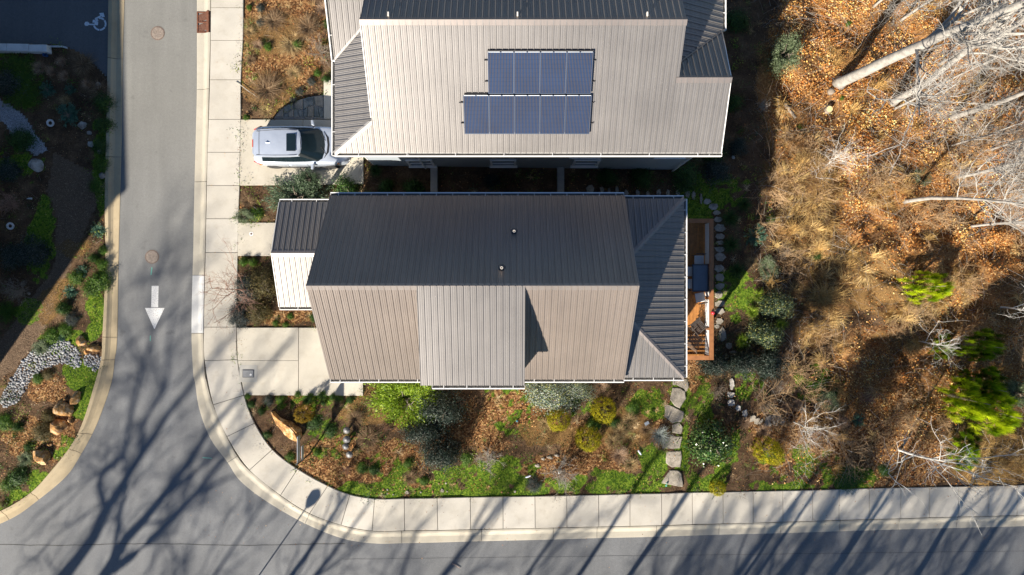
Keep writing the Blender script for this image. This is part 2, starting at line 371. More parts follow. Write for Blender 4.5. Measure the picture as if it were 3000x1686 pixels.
def strip_block(name, ins, outs, prof, mat, parent, gap=.014, sides=True):
    """ins/outs: lists of world (x,y); prof: [(t, dz)] from the inner edge to the outer edge; closed solid with a bottom"""
    n = len(ins); ins = [np.array(p) for p in ins]; outs = [np.array(p) for p in outs]
    d0 = (ins[1] + outs[1] - ins[0] - outs[0]); d0 = d0 / np.linalg.norm(d0) * gap
    d1 = (ins[-1] + outs[-1] - ins[-2] - outs[-2]); d1 = d1 / np.linalg.norm(d1) * gap
    ins[0] = ins[0] + d0; outs[0] = outs[0] + d0; ins[-1] = ins[-1] - d1; outs[-1] = outs[-1] - d1
    vs = []; fs = []; m = len(prof) + 2
    for i in range(n):
        for k in range(m):
            if k == 0: t, dz = prof[0][0], -.25
            elif k == m - 1: t, dz = prof[-1][0], -.25
            else: t, dz = prof[k - 1]
            p = ins[i] * (1 - t) + outs[i] * t; vs.append((p[0], p[1], float(gbase(p[0])) + dz))
    for i in range(n - 1):
        for k in range(m - 1): fs.append((i * m + k, i * m + k + 1, (i + 1) * m + k + 1, (i + 1) * m + k))
        fs.append((i * m + m - 1, i * m, (i + 1) * m, (i + 1) * m + m - 1))
    fs += [tuple(range(m)), tuple(range(n * m - 1, (n - 1) * m - 1, -1))]
    b = MB(); b.add(vs, fs); return b.build(name, mat, parent)

def P2(p):
    g = W(p[0], p[1], 0)
    z = float(gbase(g[0])); 
    for _ in range(4):
        g = W(p[0], p[1], z + .05); z = float(gbase(g[0]))
    return (g[0], g[1])
WALKP = [(0.0, .115), (.012, .125), (.988, .125), (1.0, .115)]
ai = catmull([P2(s[0]) for s in SW], 5); ao = catmull([P2(s[1]) for s in SW], 5)
for i in range(len(SW) - 1):
    a, b = ai[i * 5:(i + 1) * 5 + 1], ao[i * 5:(i + 1) * 5 + 1]
    a = [x + (y - x) * .012 for x, y in zip(a, b)]
    strip_block('slab', a, b, WALKP, M_walk, sidewalk, .013)
KERBP = [(0, .012), (.04, .018), (.5, .022), (.62, .05), (.78, .11), (.86, .128), (.985, .128)]
def kerbrun(K, mats, prof):
    A = catmull([P2(s[0]) for s in K], 6); B = catmull([P2(s[1]) for s in K], 6)
    J = [i for i, s in enumerate(K) if s[2]]; 
    for q in range(len(J) - 1):
        i0, i1 = J[q] * 6, J[q + 1] * 6 + 1
        yield q, strip_block('kerb_block', A[i0:i1], B[i0:i1], prof, mats(q), kerb, .012)
for q, o in kerbrun(KR, lambda q: M_curbw if q == 5 else M_curb, KERBP):
    if q == 1: bpy.data.objects.remove(o)          # the storm drain sits here
KLP = [(0, .012), (.04, .018), (.45, .022), (.6, .06), (.75, .12), (.97, .125), (1.0, .11)]
for q, o in kerbrun(KL, lambda q: M_curbtan, KLP): pass

# soil outlines
def mixp(a, b, t): return (a[0] + (b[0] - a[0]) * t, a[1] + (b[1] - a[1]) * t)
GB = [tuple(o * (1 - .16) + i * .16) for i, o in zip(ai, ao)]
GB = [(GB[0][0], 400)] + GB + [(400, GB[-1][1]), (400, 400)]
lA = catmull([P2(s[0]) for s in KL], 6); lB = catmull([P2(s[1]) for s in KL], 6)
lm = [tuple(o * .75 + i * .25) for i, o in zip(lA, lB)]
y225 = W(0, 225)[1]
lmid = [p for p in lm if p[1] < y225]
PARK = [(318, 225), (307, 215), (290, 200), (270, 180), (250, 162), (225, 148), (200, 140), (170, 137), (137, 137)]
GW = lmid + [(-400, lmid[-1][1]), (-400, W(0, 131)[1]), W(-400, 131)[:2]] + [W(px - 6, py - 6)[:2] for px, py in PARK[::-1]]
GS = [(-400, -18.4), (400, -18.4), (400, -400), (-400, -400)]
PADS = {'d1': [(706.5, 351.5), (1066, 351.5), (1066, 541), (703.5, 545)], 'd2': [(699.5, 653), (830, 653), (830, 751), (698, 751)],
        'd3': [(694.5, 960), (1000, 960), (1065, 960), (1065, 1160), (717, 1158), (699, 1054)], 'step': [(950, 236), (1000, 236), (1000, 351), (950, 351)]}
def shrink(poly, d=.14):
    w = [P2(p) for p in poly]; cx = sum(p[0] for p in w) / len(w); cy = sum(p[1] for p in w) / len(w)
    out = []
    for x, y in w:
        L = math.hypot(x - cx, y - cy); out.append((cx + (x - cx) * (1 - 1.4 * d / L), cy + (y - cy) * (1 - 1.4 * d / L)))
    return out
def soilmask(x, y):
    m = inpoly(x, y, GB) | inpoly(x, y, GW) | inpoly(x, y, GS)
    for p in PADS.values(): m &= ~inpoly(x, y, shrink(p))
    return m

# zones, painted in photograph pixels projected on the ground; returns arrays 0..1
Z = dict(
 grass=[(1400, 1400, 130, 52, 0, .72), (1120, 1440, 150, 26, 0, .72), (1180, 1395, 60, 28, 0, .55), (1500, 1400, 90, 60, .0, .55), (1450, 1445, 200, 16, 0, 1), (1780, 1415, 190, 34, 0, .7), (1915, 1350, 42, 46, 0, .85), (2000, 1260, 26, 130, 0, .85), (1990, 1150, 35, 60, 0, .9), (2060, 1420, 60, 25, 0, .8), (1900, 1180, 55, 45, 0, .7),
        (2130, 1330, 40, 70, .3, .5), (2290, 1425, 130, 16, 0, .7), (2490, 1400, 70, 40, .2, .9), (2100, 560, 80, 50, 0, .8), (2050, 590, 60, 60, 0, .9), (118, 705, 38, 110, .1, 1.2), (75, 920, 40, 25, -.6, .9), (285, 905, 24, 55, 0, 1.1), (275, 960, 30, 30, 0, 1), (235, 1105, 52, 42, .3, 1.2), (262, 1150, 25, 75, -.35, 1), (240, 1190, 30, 45, .3, .9), (130, 1410, 65, 32, -.6, 1.1), (60, 1455, 70, 22, -.5, 1), (190, 1320, 40, 30, -.8, .8),
        (300, 590, 14, 50, 0, .8), (180, 1000, 60, 40, 0, .7), (2150, 860, 60, 70, 0, .6), (1110, 1340, 70, 50, 0, .35), (2360, 1130, 60, 30, 0, .6), (2400, 1120, 60, 50, 0, .5), (1540, 1150, 110, 50, 0, .35), (1700, 1170, 50, 40, 0, .45), (1500, 1220, 60, 60, 0, .3), (900, 1180, 120, 30, 0, .35), (960, 1280, 70, 60, 0, .3), (2330, 1350, 120, 50, 0, .4), (300, 450, 24, 110, 0, .8), (60, 480, 60, 60, 0, .4), (20, 240, 110, 90, 0, .3), (2200, 1130, 50, 60, 0, .35), (2060, 1180, 30, 80, 0, .6)],
 leaf=[(980, 1350, 110, 70, 0, .9), (1120, 1350, 110, 60, 0, .9), (1250, 1420, 60, 16, 0, .5), (1350, 1240, 90, 50, 0, .6), (1420, 1290, 80, 40, 0, .4), (1540, 1200, 110, 60, 0, .8), (1400, 1430, 30, 25, 0, .7), (1800, 1330, 110, 55, 0, .9), (1620, 1380, 90, 40, 0, .6), (1700, 1290, 60, 60, 0, .6), (1900, 1200, 60, 60, 0, .5), (880, 1190, 60, 30, 0, .6), (2600, 1100, 200, 130, 0, .9), (2600, 1350, 170, 90, 0, .9), (2560, 1230, 130, 120, 0, .9), (2420, 1330, 90, 60, 0, .8), (2100, 1260, 60, 40, 0, .5), (2050, 1090, 30, 60, 0, .8), (820, 130, 130, 160, 0, .7), (700, 620, 60, 30, 0, .6), (880, 830, 50, 30, 0, .7), (860, 925, 90, 30, 0, .5),
       (100, 1290, 90, 70, 0, .7), (140, 1140, 50, 40, 0, .7), (2270, 1330, 70, 60, 0, .4), (1180, 1220, 90, 50, 0, .3), (2000, 1130, 40, 40, 0, .5), (2300, 1250, 120, 60, 0, .45), (1130, 1440, 60, 16, 0, .3), (190, 1240, 40, 70, 0, .6)],
 straw=[(2500, 700, 190, 160, .2, 1), (2650, 850, 190, 80, 0, .7), (2420, 620, 130, 70, 0, .9), (2560, 1050, 170, 90, 0, .3), (2900, 1330, 120, 90, 0, 1), (2400, 900, 90, 120, 0, .55), (2330, 420, 80, 160, 0, .6), (2280, 530, 60, 60, 0, .5), (1840, 1260, 70, 60, 0, .7), (1600, 1270, 90, 40, 0, .5), (800, 100, 100, 60, 0, .5), (800, 270, 80, 60, 0, .5), (1060, 1200, 80, 50, 0, .5), (200, 730, 60, 30, 0, .3), (160, 880, 90, 40, -.7, .35)],
 litter=[(2700, 250, 420, 330, 0, 1.2), (2850, 500, 330, 300, 0, 1), (2560, 100, 260, 200, 0, 1), (2400, 330, 140, 120, 0, .9), (2930, 950, 200, 260, 0, .6), (2700, 620, 250, 120, 0, .8), (2650, 1120, 250, 120, 0, .5)],
)
ARTIF_GRAVEL = [(-30, 280), (0, 290), (30, 310), (60, 335), (90, 375), (125, 420), (142, 445), (110, 452), (70, 430), (45, 405), (20, 370), (-30, 340)]
CHIPS = [(160, 450), (215, 480), (305, 530), (305, 560), (235, 700), (170, 860), (110, 1000), (40, 1080), (-40, 1150), (-300, 1200), (-300, 1080), (0, 1000), (90, 880), (160, 780), (170, 640), (140, 560)]
def zones(x, y, z):
    px = 1500 + x * F / (H - z); py = 843 - y * F / (H - z)
    nx = (vnoise(px, py, 1 / 45., 11) - .5) * 46; ny = (vnoise(px, py, 1 / 45., 12) - .5) * 46
    out = {}
    for k, bl in Z.items():
        a = np.zeros(px.shape)
        for (cx, cy, rx, ry, rot, s) in bl:
            dx = px + nx - cx; dy = py + ny - cy; c, sn = math.cos(rot), math.sin(rot)
            u = (dx * c + dy * sn) / rx; v = (-dx * sn + dy * c) / ry
            d = np.sqrt(u * u + v * v); a = np.maximum(a, s * np.clip((1.25 - d) / .5, 0, 1))
        if k in ('grass',):
            nn_ = .55 * vnoise(px, py, 1 / 26., 21) + .45 * vnoise(px, py, 1 / 9., 23)
            a = np.clip(a * .95 + (nn_ - .55) * 2.6, 0, 1) * np.clip(a * 6, 0, 1)
        else: a = a * (0.45 + 1.1 * vnoise(px, py, 1 / 26., 22))
        out[k] = np.clip(a, 0, 1)
    out['gravel'] = inpoly(px + nx * .3, py + ny * .3, ARTIF_GRAVEL) * 1.0
    out['chips'] = inpoly(px + nx * .3, py + ny * .3, CHIPS) * 1.0
    # anything outside the frame keeps an ordinary mix
    off = (px < -150) | (px > 3150) | (py < -150) | (py > 1836)
    out['grass'] = np.where(off & (out['grass'] < .1), .35 * (y < 0), out['grass'])
    return out

# ground grid, fine inside the view
def axis(lo, hi, step, far):
    a = list(np.arange(lo, hi + 1e-6, step)); g = step; x = hi; r = []
    while x < far: g *= 1.35; x += g; r.append(x)
    g = step; x = lo; l = []
    while x > -far: g *= 1.35; x -= g; l.append(x)
    return np.array(l[::-1] + a + r)
AX = axis(-27, 28.5, .115, 420); AY = axis(-16, 16.5, .115, 420)
XX, YY = np.meshgrid(AX, AY); sm = soilmask(XX, YY)
ZZ = gz(XX, YY) + .055 + .035 * (vnoise(XX, YY, 1.6, 5) - .5) * 2 + .02 * (vnoise(XX, YY, 7, 6) - .5)
zn = zones(XX, YY, ZZ)
wood = sstep((XX - 12) / 2) * sstep((YY + 8) / 3)
ZZ = ZZ + wood * (.10 * (vnoise(XX, YY, 2.2, 8) - .5) + .12 * (vnoise(XX, YY, .9, 9) - .5)) 
ZZ = np.where(sm, ZZ, gbase(XX) - .30)
ny_, nx_ = XX.shape
V = np.stack([XX.ravel(), YY.ravel(), ZZ.ravel()], 1)
ii = np.arange((ny_ - 1) * (nx_ - 1)); r_ = ii // (nx_ - 1); c_ = ii % (nx_ - 1); a0 = r_ * nx_ + c_
FA = np.stack([a0, a0 + 1, a0 + nx_ + 1, a0 + nx_], 1)

def ground_mat():
    m, nt, b, L = newmat('garden_soil'); geo = nt.nodes.new('ShaderNodeNewGeometry'); pos = geo.outputs['Position']
    at = nt.nodes.new('ShaderNodeAttribute'); at.attribute_name = 'zone'; sp = nt.nodes.new('ShaderNodeSeparateColor'); L.new(at.outputs['Color'], sp.inputs[0])
    at2 = nt.nodes.new('ShaderNodeAttribute'); at2.attribute_name = 'zone2'; sp2 = nt.nodes.new('ShaderNodeSeparateColor'); L.new(at2.outputs['Color'], sp2.inputs[0])
    big = noise_node(nt, pos, 1.1, 5, .65); fine = noise_node(nt, pos, 16, 5, .75); fin2 = noise_node(nt, pos, 38, 3, .8)
    vor = nt.nodes.new('ShaderNodeTexVoronoi'); vor.inputs['Scale'].default_value = 15; L.new(pos, vor.inputs['Vector'])
    vsep = nt.nodes.new('ShaderNodeSeparateColor'); L.new(vor.outputs['Color'], vsep.inputs[0])
    soil = ramp(nt, big.outputs[0], [(.3, (.05, .030, .018)), (.5, (.10, .062, .036)), (.7, (.18, .115, .066))]).outputs[0]
    soil = mixc(nt, 1.0, soil, ramp(nt, fine.outputs[0], [(.3, (.5,) * 3), (.7, (1.6,) * 3)]).outputs[0], 'MULTIPLY')
    # scattered leaf flecks
    fl = ramp(nt, vsep.outputs[0], [(.0, (.07, .03, .012)), (.4, (.18, .085, .035)), (.8, (.33, .18, .075)), (1, (.5, .32, .15))]).outputs[0]
    flg = ramp(nt, vsep.outputs[1], [(.0, (.04, .085, .01)), (.5, (.10, .18, .014)), (1, (.20, .28, .03))]).outputs[0]
    def soft(ch, nz, lo=.2):
        a = math_node(nt, 'MULTIPLY', ch, 1.6); a = math_node(nt, 'ADD', a, nz); a = math_node(nt, 'SUBTRACT', a, .78)
        mr = nt.nodes.new('ShaderNodeMapRange'); L.new(a, mr.inputs[0]); mr.inputs[1].default_value = 0; mr.inputs[2].default_value = lo; return mr.outputs[0]
    c = soil
    c = mixc(nt, soft(sp2.outputs[0], fine.outputs[0]), c, ramp(nt, fin2.outputs[0], [(.25, (.07, .045, .03)), (.5, (.16, .11, .075)), (.75, (.32, .23, .15))]).outputs[0])   # bark chips
    c = mixc(nt, soft(sp.outputs[1], fine.outputs[0]), c, fl)
    c = mixc(nt, soft(sp.outputs[2], fine.outputs[0]), c, ramp(nt, fin2.outputs[0], [(.3, (.06, .032, .013)), (.5, (.19, .11, .042)), (.7, (.42, .27, .11))]).outputs[0])
    lit = mixc(nt, .5, fl, ramp(nt, fine.outputs[0], [(.3, (.16, .07, .025)), (.7, (.55, .30, .11))]).outputs[0])
    c = mixc(nt, soft(at.outputs['Alpha'], fine.outputs[0]), c, lit)
    c = mixc(nt, soft(sp.outputs[0], fine.outputs[0]), c, flg)
    c = mixc(nt, soft(sp2.outputs[1], .5), c, ramp(nt, vsep.outputs[2], [(0, (.16, .17, .18)), (1, (.45, .46, .48))]).outputs[0])
    L.new(c, b.inputs['Base Color']); b.inputs['Roughness'].default_value = .95; b.inputs['Specular IOR Level'].default_value = .15
    bp = nt.nodes.new('ShaderNodeBump'); bp.inputs['Strength'].default_value = 1.0; bp.inputs['Distance'].default_value = .05
    mx = math_node(nt, 'ADD', fine.outputs[0], vsep.outputs[0]); L.new(mx, bp.inputs['Height']); L.new(bp.outputs[0], b.inputs['Normal']); return m
M_ground = ground_mat()
gme = idxmesh('ground', V, FA, M_ground, True)
za = np.stack([zn['grass'].ravel(), zn['leaf'].ravel(), zn['straw'].ravel(), zn['litter'].ravel()], 1).astype(np.float32)
at = gme.attributes.new('zone', 'FLOAT_COLOR', 'POINT'); at.data.foreach_set('color', za.reshape(-1))
zb = np.stack([zn['chips'].ravel(), zn['gravel'].ravel(), 0 * zn['chips'].ravel(), 1 + 0 * zn['chips'].ravel()], 1).astype(np.float32)
at = gme.attributes.new('zone2', 'FLOAT_COLOR', 'POINT'); at.data.foreach_set('color', zb.reshape(-1))
setp(link('ground', gme), kind='structure')
def gtop(x, y):
    """height of the soil surface"""
    x = np.asarray(x, float); y = np.asarray(y, float)
    z = gz(x, y) + .055 + .035 * (vnoise(x, y, 1.6, 5) - .5) * 2 + .02 * (vnoise(x, y, 7, 6) - .5)
    w = sstep((x - 12) / 2) * sstep((y + 8) / 3)
    return z + w * (.10 * (vnoise(x, y, 2.2, 8) - .5) + .12 * (vnoise(x, y, .9, 9) - .5))

# asphalt sheet
rx = np.concatenate([np.linspace(-400, -40, 12)[:-1], np.arange(-40, 40.01, .5), np.linspace(40, 400, 12)[1:]]); ry = np.concatenate([np.arange(-19, 26, .5), [60, 200, 400]])
RX, RY = np.meshgrid(rx, ry); RV = np.stack([RX.ravel(), RY.ravel(), gbase(RX).ravel()], 1); rm = soilmask(RX, RY) & (RY < 60)
n2 = RX.shape[1]; ii = np.arange((RX.shape[0] - 1) * (n2 - 1)); a0 = (ii // (n2 - 1)) * n2 + ii % (n2 - 1)
FQ = np.stack([a0, a0 + 1, a0 + n2 + 1, a0 + n2], 1); keep = ~rm.ravel()[FQ].all(1)
cxs = RV[FQ].mean(1); keep &= ~((cxs[:, 0] > -11.5) & (cxs[:, 1] > -8.5))
link('asphalt', idxmesh('asphalt', RV, FQ[keep], M_asph, True), road)
# long sealed seam across the main street, and painted marks (flat sheets 4 mm above the asphalt)
def sheet(name, polys, mat, parent, dz):
    b = MB()
    for p in polys:
        w = [P2(q) for q in p]; vs = [(x, y, float(gbase(x)) + dz) for x, y in w]; b.add(vs, [tuple(range(len(vs)))])
    me = pymesh(name, b.v, b.f, mat); bm = bmesh.new(); bm.from_mesh(me)
    for f in bm.faces:
        f.normal_update()
        if f.normal.z < 0: f.normal_flip()
    bm.to_mesh(me); bm.free(); return link(name, me, parent)
seam = []; pts = [(x, 1597 + 2.2 * math.sin(x / 90.) + random.uniform(-1, 1) - max(0, x - 1000) * .012) for x in range(-200, 3201, 22)]
for (x1, y1), (x2, y2) in zip(pts, pts[1:]): 
    if x2 < 1030: seam.append([(x1, y1 - .8), (x2, y2 - .8), (x2, y2 + .8), (x1, y1 + .8)])
pts2 = [(x, 1640 - (x - 1000) * .012 + random.uniform(-.6, .6)) for x in range(1000, 3201, 22)]
for (x1, y1), (x2, y2) in zip(pts2, pts2[1:]): seam.append([(x1, y1 - .35), (x2, y2 - .35), (x2, y2 + .35), (x1, y1 + .35)])
sheet('asphalt_seam', seam, M_dark, road, .004)
M_green = simple('green_utility_paint', (.12, .42, .34), .7)
sheet('utility_paint_mark', [[(442, 784), (445, 784), (442.5, 806), (439.5, 806)], [(438, 984), (440, 984), (439.5, 1000), (437.5, 1000)], [(592, 1341), (619, 1343), (619, 1345), (592, 1343)]], M_green, road, .004)
ar = sheet('painted_arrow', [[(443, 838), (463, 838), (462, 901), (441.5, 901)], [(423, 903), (480.5, 903), (452, 964), (450, 964)]], M_paint, None, .005)
setp(ar, 'white painted arrow on the side street pointing to the junction', 'road marking')

# parking lot with its wheelchair symbol
lot = empty('parking_lot', kind='structure')
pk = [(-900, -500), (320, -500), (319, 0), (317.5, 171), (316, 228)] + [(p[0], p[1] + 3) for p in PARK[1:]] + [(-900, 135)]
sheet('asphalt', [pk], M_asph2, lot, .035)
def T1(pts): return [(x / 2.576, y / 2.576) for x, y in pts]
sym = [T1([(748, 100), (780, 97), (790, 128), (764, 133), (768, 122), (735, 140), (742, 158), (722, 166), (714, 138), (756, 118)]),
       T1([(700, 150), (717, 150), (714, 172), (697, 172)]), T1([(716, 158), (740, 165), (738, 192), (712, 190), (712, 180)]), T1([(672, 180), (712, 180), (712, 192), (674, 190)]),
       T1([(636, 178), (644, 166), (660, 164), (672, 174), (672, 188), (662, 196), (646, 196), (638, 190)])]
cc = (752, 182)
for a1, a2 in ((-100, -45), (-38, 28), (34, 88), (94, 165)):
    aa = [math.radians(a1 + (a2 - a1) * k / 8) for k in range(9)]
    sym.append(T1([(cc[0] + 51 * math.cos(a), cc[1] + 51 * math.sin(a)) for a in aa] + [(cc[0] + 38 * math.cos(a), cc[1] + 38 * math.sin(a)) for a in aa[::-1]]))
wc = sheet('wheelchair_symbol', sym, simple('pale_blue_paint', (.55, .62, .68), .6, var=.15, scale=8, fine=.2), None, .041)
setp(wc, 'white painted wheelchair symbol on the dark parking lot', 'road marking')
# lot boundary blocks
def gblock(name, quad, z0, z1, mat, parent, bevel=.012):
    top = []; bot = []
    for p in quad:
        g = G(p[0], p[1], z1); top.append(g); bot.append((g[0], g[1], g[2] - (z1 - z0)))
    b = MB(); b.prism(top, bot); return b.build(name, mat, parent, bevel=bevel)
bw = empty('low_block_wall', G(60, 140), 'low pale block wall between the dark parking lot and the shaded bed', 'wall')
def under(o, par): o.parent = par; o.matrix_parent_inverse = par.matrix_world.inverted() if False else Matrix.Translation(-Vector(par.location)); return o
for q in ([(-60, 127), (18, 128), (18, 149), (-60, 148)], [(19, 128), (83, 129), (83, 150), (19, 149)], [(84, 131), (136, 131), (137, 152), (84, 151)]):
    under(gblock('block', q, -.1, .42, M_blockw, None), bw)
for q in ([(137, 134), (180, 134), (196, 138), (194, 142), (178, 138), (137, 138)],):
    under(gblock('edging_block', q, -.1, .14, M_blockw, None), bw)

# driveways
drv = empty('driveway', kind='structure')
def pad(name, poly, mat=M_drive, par=drv, top=.125, dsh=.013):
    w = [P2(p) for p in poly]; cx = sum(p[0] for p in w) / len(w); cy = sum(p[1] for p in w) / len(w)
    ts = [(cx + (x - cx) * (1 - dsh / math.hypot(x - cx, y - cy)), cy + (y - cy) * (1 - dsh / math.hypot(x - cx, y - cy))) for x, y in w]
    b = MB(); b.prism([(x, y, float(gbase(x)) + top) for x, y in ts], [(x, y, float(gbase(x)) - .3) for x, y in ts]); return b.build(name, mat, par, bevel=.008)
pad('slab', [(706.5, 351.5), (889, 351.5), (888, 543), (703.5, 545)]); pad('slab', [(889, 351.5), (1066, 351.5), (1066, 541), (888, 543)])
pad('slab', [(950, 236), (1000, 236), (1000, 351), (950, 351)], top=.16)
pad('slab', [(698.5, 653), (860, 653), (860, 751), (697.5, 751)])
pad('slab', [(694.5, 960), (876, 960), (876, 1056), (697.5, 1056)]); pad('slab', [(876, 960), (1065, 960), (1065, 1160), (876, 1159)])
pad('slab', [(697.5, 1056), (876, 1056), (876, 1159), (717, 1158)])
# patio of irregular flagstones
pat = empty('flagstone_patio', kind='structure')
arc = [(803, 347), (812, 331), (835, 312), (868, 296), (905, 285), (950, 279)]
cutx = [803, 832, 862, 889, 921, 949]
def arcy(x): return float(np.interp(x, [a[0] for a in arc], [a[1] for a in arc]))
pad('patio_base', [(803, 349)] + arc[1:] + [(950, 349)], M_stonec, pat, .07, .0)
for i in range(5):
    xa, xb = cutx[i], cutx[i + 1]; j = [random.uniform(-6, 6) for _ in range(4)]
    ya, yb = arcy(xa), arcy(xb); ma, mb = ya * .5 + 347 * .5 + (6 if i % 2 else -5), yb * .5 + 347 * .5 + (-5 if i % 2 else 6)
    if i == 0: pad('flagstone', [(806, 345), (815, 333), (831, 320), (832, 345)], M_flag, pat, .125, .02); continue
    pad('flagstone', [(xa, ya), (xb, yb), (xb, mb), ((xa + xb) / 2, (ma + mb) / 2 + j[0]), (xa, ma)], M_flagb if i % 2 else M_flag, pat, .125, .035)
    pad('flagstone', [(xa, ma), ((xa + xb) / 2 - 3, (ma + mb) / 2 + j[0]), ((xa + xb) / 2 + j[1], 346), (xa, 346)], M_flagb, pat, .125, .035)
    pad('flagstone', [((xa + xb) / 2 - 3, (ma + mb) / 2 + j[0]), (xb, mb), (xb, 346), ((xa + xb) / 2 + j[1], 346)], M_flag if i % 2 else M_flagb, pat, .125, .035)

# street irons
def manhole(px, py, label, rough_seed):
    x, y = P2((px, py)); z = float(gbase(x)); t = empty('manhole_cover', (x, y, z), label, 'manhole cover')
    MB().lathe((0, 0, 0), [(.33, .0), (.33, .010), (.285, .010), (.285, .006)], 32).build('rim', M_iron, t)
    b = MB(); b.lathe((0, 0, 0), [(.28, .004), (.28, .011), (.26, .013)], 32)
    for k in range(8):
        a = math.pi * k / 4; b.box((.17 * math.cos(a), .17 * math.sin(a), .016), (.15, .03, .008), a)
    for r in (.075, .16): 
        for k in range(24):
            a = 2 * math.pi * k / 24; b.box((r * math.cos(a), r * math.sin(a), .016), (.012, r * .2, .006), a)
    b.build('lid', M_iron2, t)
manhole(460.5, 97, 'round cast iron manhole cover near the top of the side street', 0)
manhole(444, 753, 'round worn manhole cover just above the painted arrow', 1)
x0, y0 = P2((576, 96)); x1, y1 = P2((618, 34)); dr = empty('storm_drain', ((x0 + x1) / 2, (y0 + y1) / 2, 0), 'rusty storm drain grate set in the gutter', 'storm drain')
w_, h_ = x1 - x0, y1 - y0; b = MB()
b.box((-w_ / 2 + .03, 0, .015), (.05, h_, .05)); b.box((w_ / 2 - .12, 0, .07), (.10, h_, .16)); b.box((0, -h_ / 2 + .03, .015), (w_ * .8, .05, .045)); b.box((0, h_ / 2 - .03, .015), (w_ * .8, .05, .045)); b.box((-.05, 0, .016), (w_ * .72, .05, .045))
b.build('grate_frame', M_rust, dr); MB().box((0, 0, -.08), (w_ * .98, h_ * .98, .1)).build('drain_box', M_dark, dr)
gx0, gx1 = -w_ / 2 + .06, w_ / 2 - .18
bar = None
for half in (-1, 1):
    for k in range(7):
        yy = half * (.05 + (h_ / 2 - .12) * (k + .5) / 7)
        if bar is None:
            bar = MB().box((0, 0, 0), (gx1 - gx0 + .01, .022, .03), .42).build('grate_bar', M_rust, dr); o = bar
        else: o = link('grate_bar', bar.data, dr)
        o.location = ((gx0 + gx1) / 2, yy, .012)
# access lids in the concrete
x, y = P2((738, 686)); t = empty('cleanout_lid', (x, y, float(gbase(x)) + .125), 'small round cleanout lid in the upper path to the porch', 'drain lid')
MB().lathe((0, 0, 0), [(.095, 0), (.095, .006), (.05, .006)], 20).build('rim', M_white, t); MB().lathe((0, 0, 0), [(.05, .002), (.05, .010)], 16).build('lid', M_iron, t)
x, y = P2((729.5, 1094.5)); t = empty('water_meter_box', (x, y, float(gbase(x)) + .125), 'grey utility box lid set in a square of the lower driveway', 'utility box')
MB().box((0, 0, .002), (.84, .8, .006)).build('concrete_collar', concrete_mat('collar_concrete', (.46, .45, .41)), t)
MB().box((0, 0, .012), (.54, .37, .02)).build('rim', M_boot, t, bevel=.004); MB().box((0, 0, .022), (.49, .32, .02)).build('lid', simple('grey_plastic', (.24, .25, .26), .6, fine=.2), t, bevel=.006)
MB().lathe((.12, -.05, .032), [(.05, 0), (.05, .006)], 14).build('cap', M_white, t)
# ================================================================ HOUSES
def rib_panels(parent, poly, eave_dir, name='roof_panel', mat=None, pitch=.2286, per=4, off=.012, origin=None):
    """cover a planar convex polygon with ribbed metal panels; ribs run up the slope, panels advance along eave_dir"""
    P = [Vector(p) for p in poly]; u = Vector(eave_dir).normalized()
    n = (P[1] - P[0]).cross(P[2] - P[0]).normalized()
    if n.z < 0: n = -n
    u = (u - n * u.dot(n)).normalized(); v = n.cross(u)
    if v.z < 0: v = -v
    O = Vector(origin) if origin else P[0]
    Q = [((p - O).dot(u), (p - O).dot(v)) for p in P]; us = [q[0] for q in Q]; umin, umax = min(us), max(us)
    def vr(x):
        x = min(max(x, umin + 1e-4), umax - 1e-4); r = []
        for i in range(len(Q)):
            (a, b), (c, d) = Q[i], Q[(i + 1) % len(Q)]
            if (a <= x <= c) or (c <= x <= a):
                if abs(c - a) < 1e-9: continue
                r.append(b + (d - b) * (x - a) / (c - a))
        return (min(r), max(r)) if r else (0, 0)
    prof = [(-.032, 0), (-.013, .032), (.013, .032), (.032, 0), (.080, 0), (.090, .010), (.103, .010), (.113, 0), (.147, 0), (.157, .010), (.170, .010), (.180, 0)]
    k0 = int(math.floor(umin / (pitch * per))); k1 = int(math.ceil(umax / (pitch * per)))
    for k in range(k0, k1):
        samp = []
        for j in range(per):
            for du, h in prof: samp.append(((k * per + j) * pitch + du, h))
        samp.append(((k * per + per) * pitch - .030, 0))
        lo, hi = max(samp[0][0], umin), min(samp[-1][0], umax)
        if hi - lo < .02: continue
        pts = [(lo, float(np.interp(lo, [s[0] for s in samp], [s[1] for s in samp])))] + [s for s in samp if lo < s[0] < hi] + [(hi, float(np.interp(hi, [s[0] for s in samp], [s[1] for s in samp])))]
        vs = []
        for x, h in pts:
            a, b = vr(x); base = O + u * x + n * (off + h); vs += [base + v * a, base + v * b]
        fs = [(2 * i, 2 * i + 2, 2 * i + 3, 2 * i + 1) for i in range(len(pts) - 1)]
        if (vs[2] - vs[0]).cross(vs[1] - vs[0]).dot(n) < 0: fs = [f[::-1] for f in fs]
        link(name, pymesh(name, vs, fs, mat or M_roof), parent)
def slabpoly(b, poly, th=.16, drop=.004):
    b.prism([(p[0], p[1], p[2] - drop) for p in poly], [(p[0], p[1], p[2] - drop - th) for p in poly])
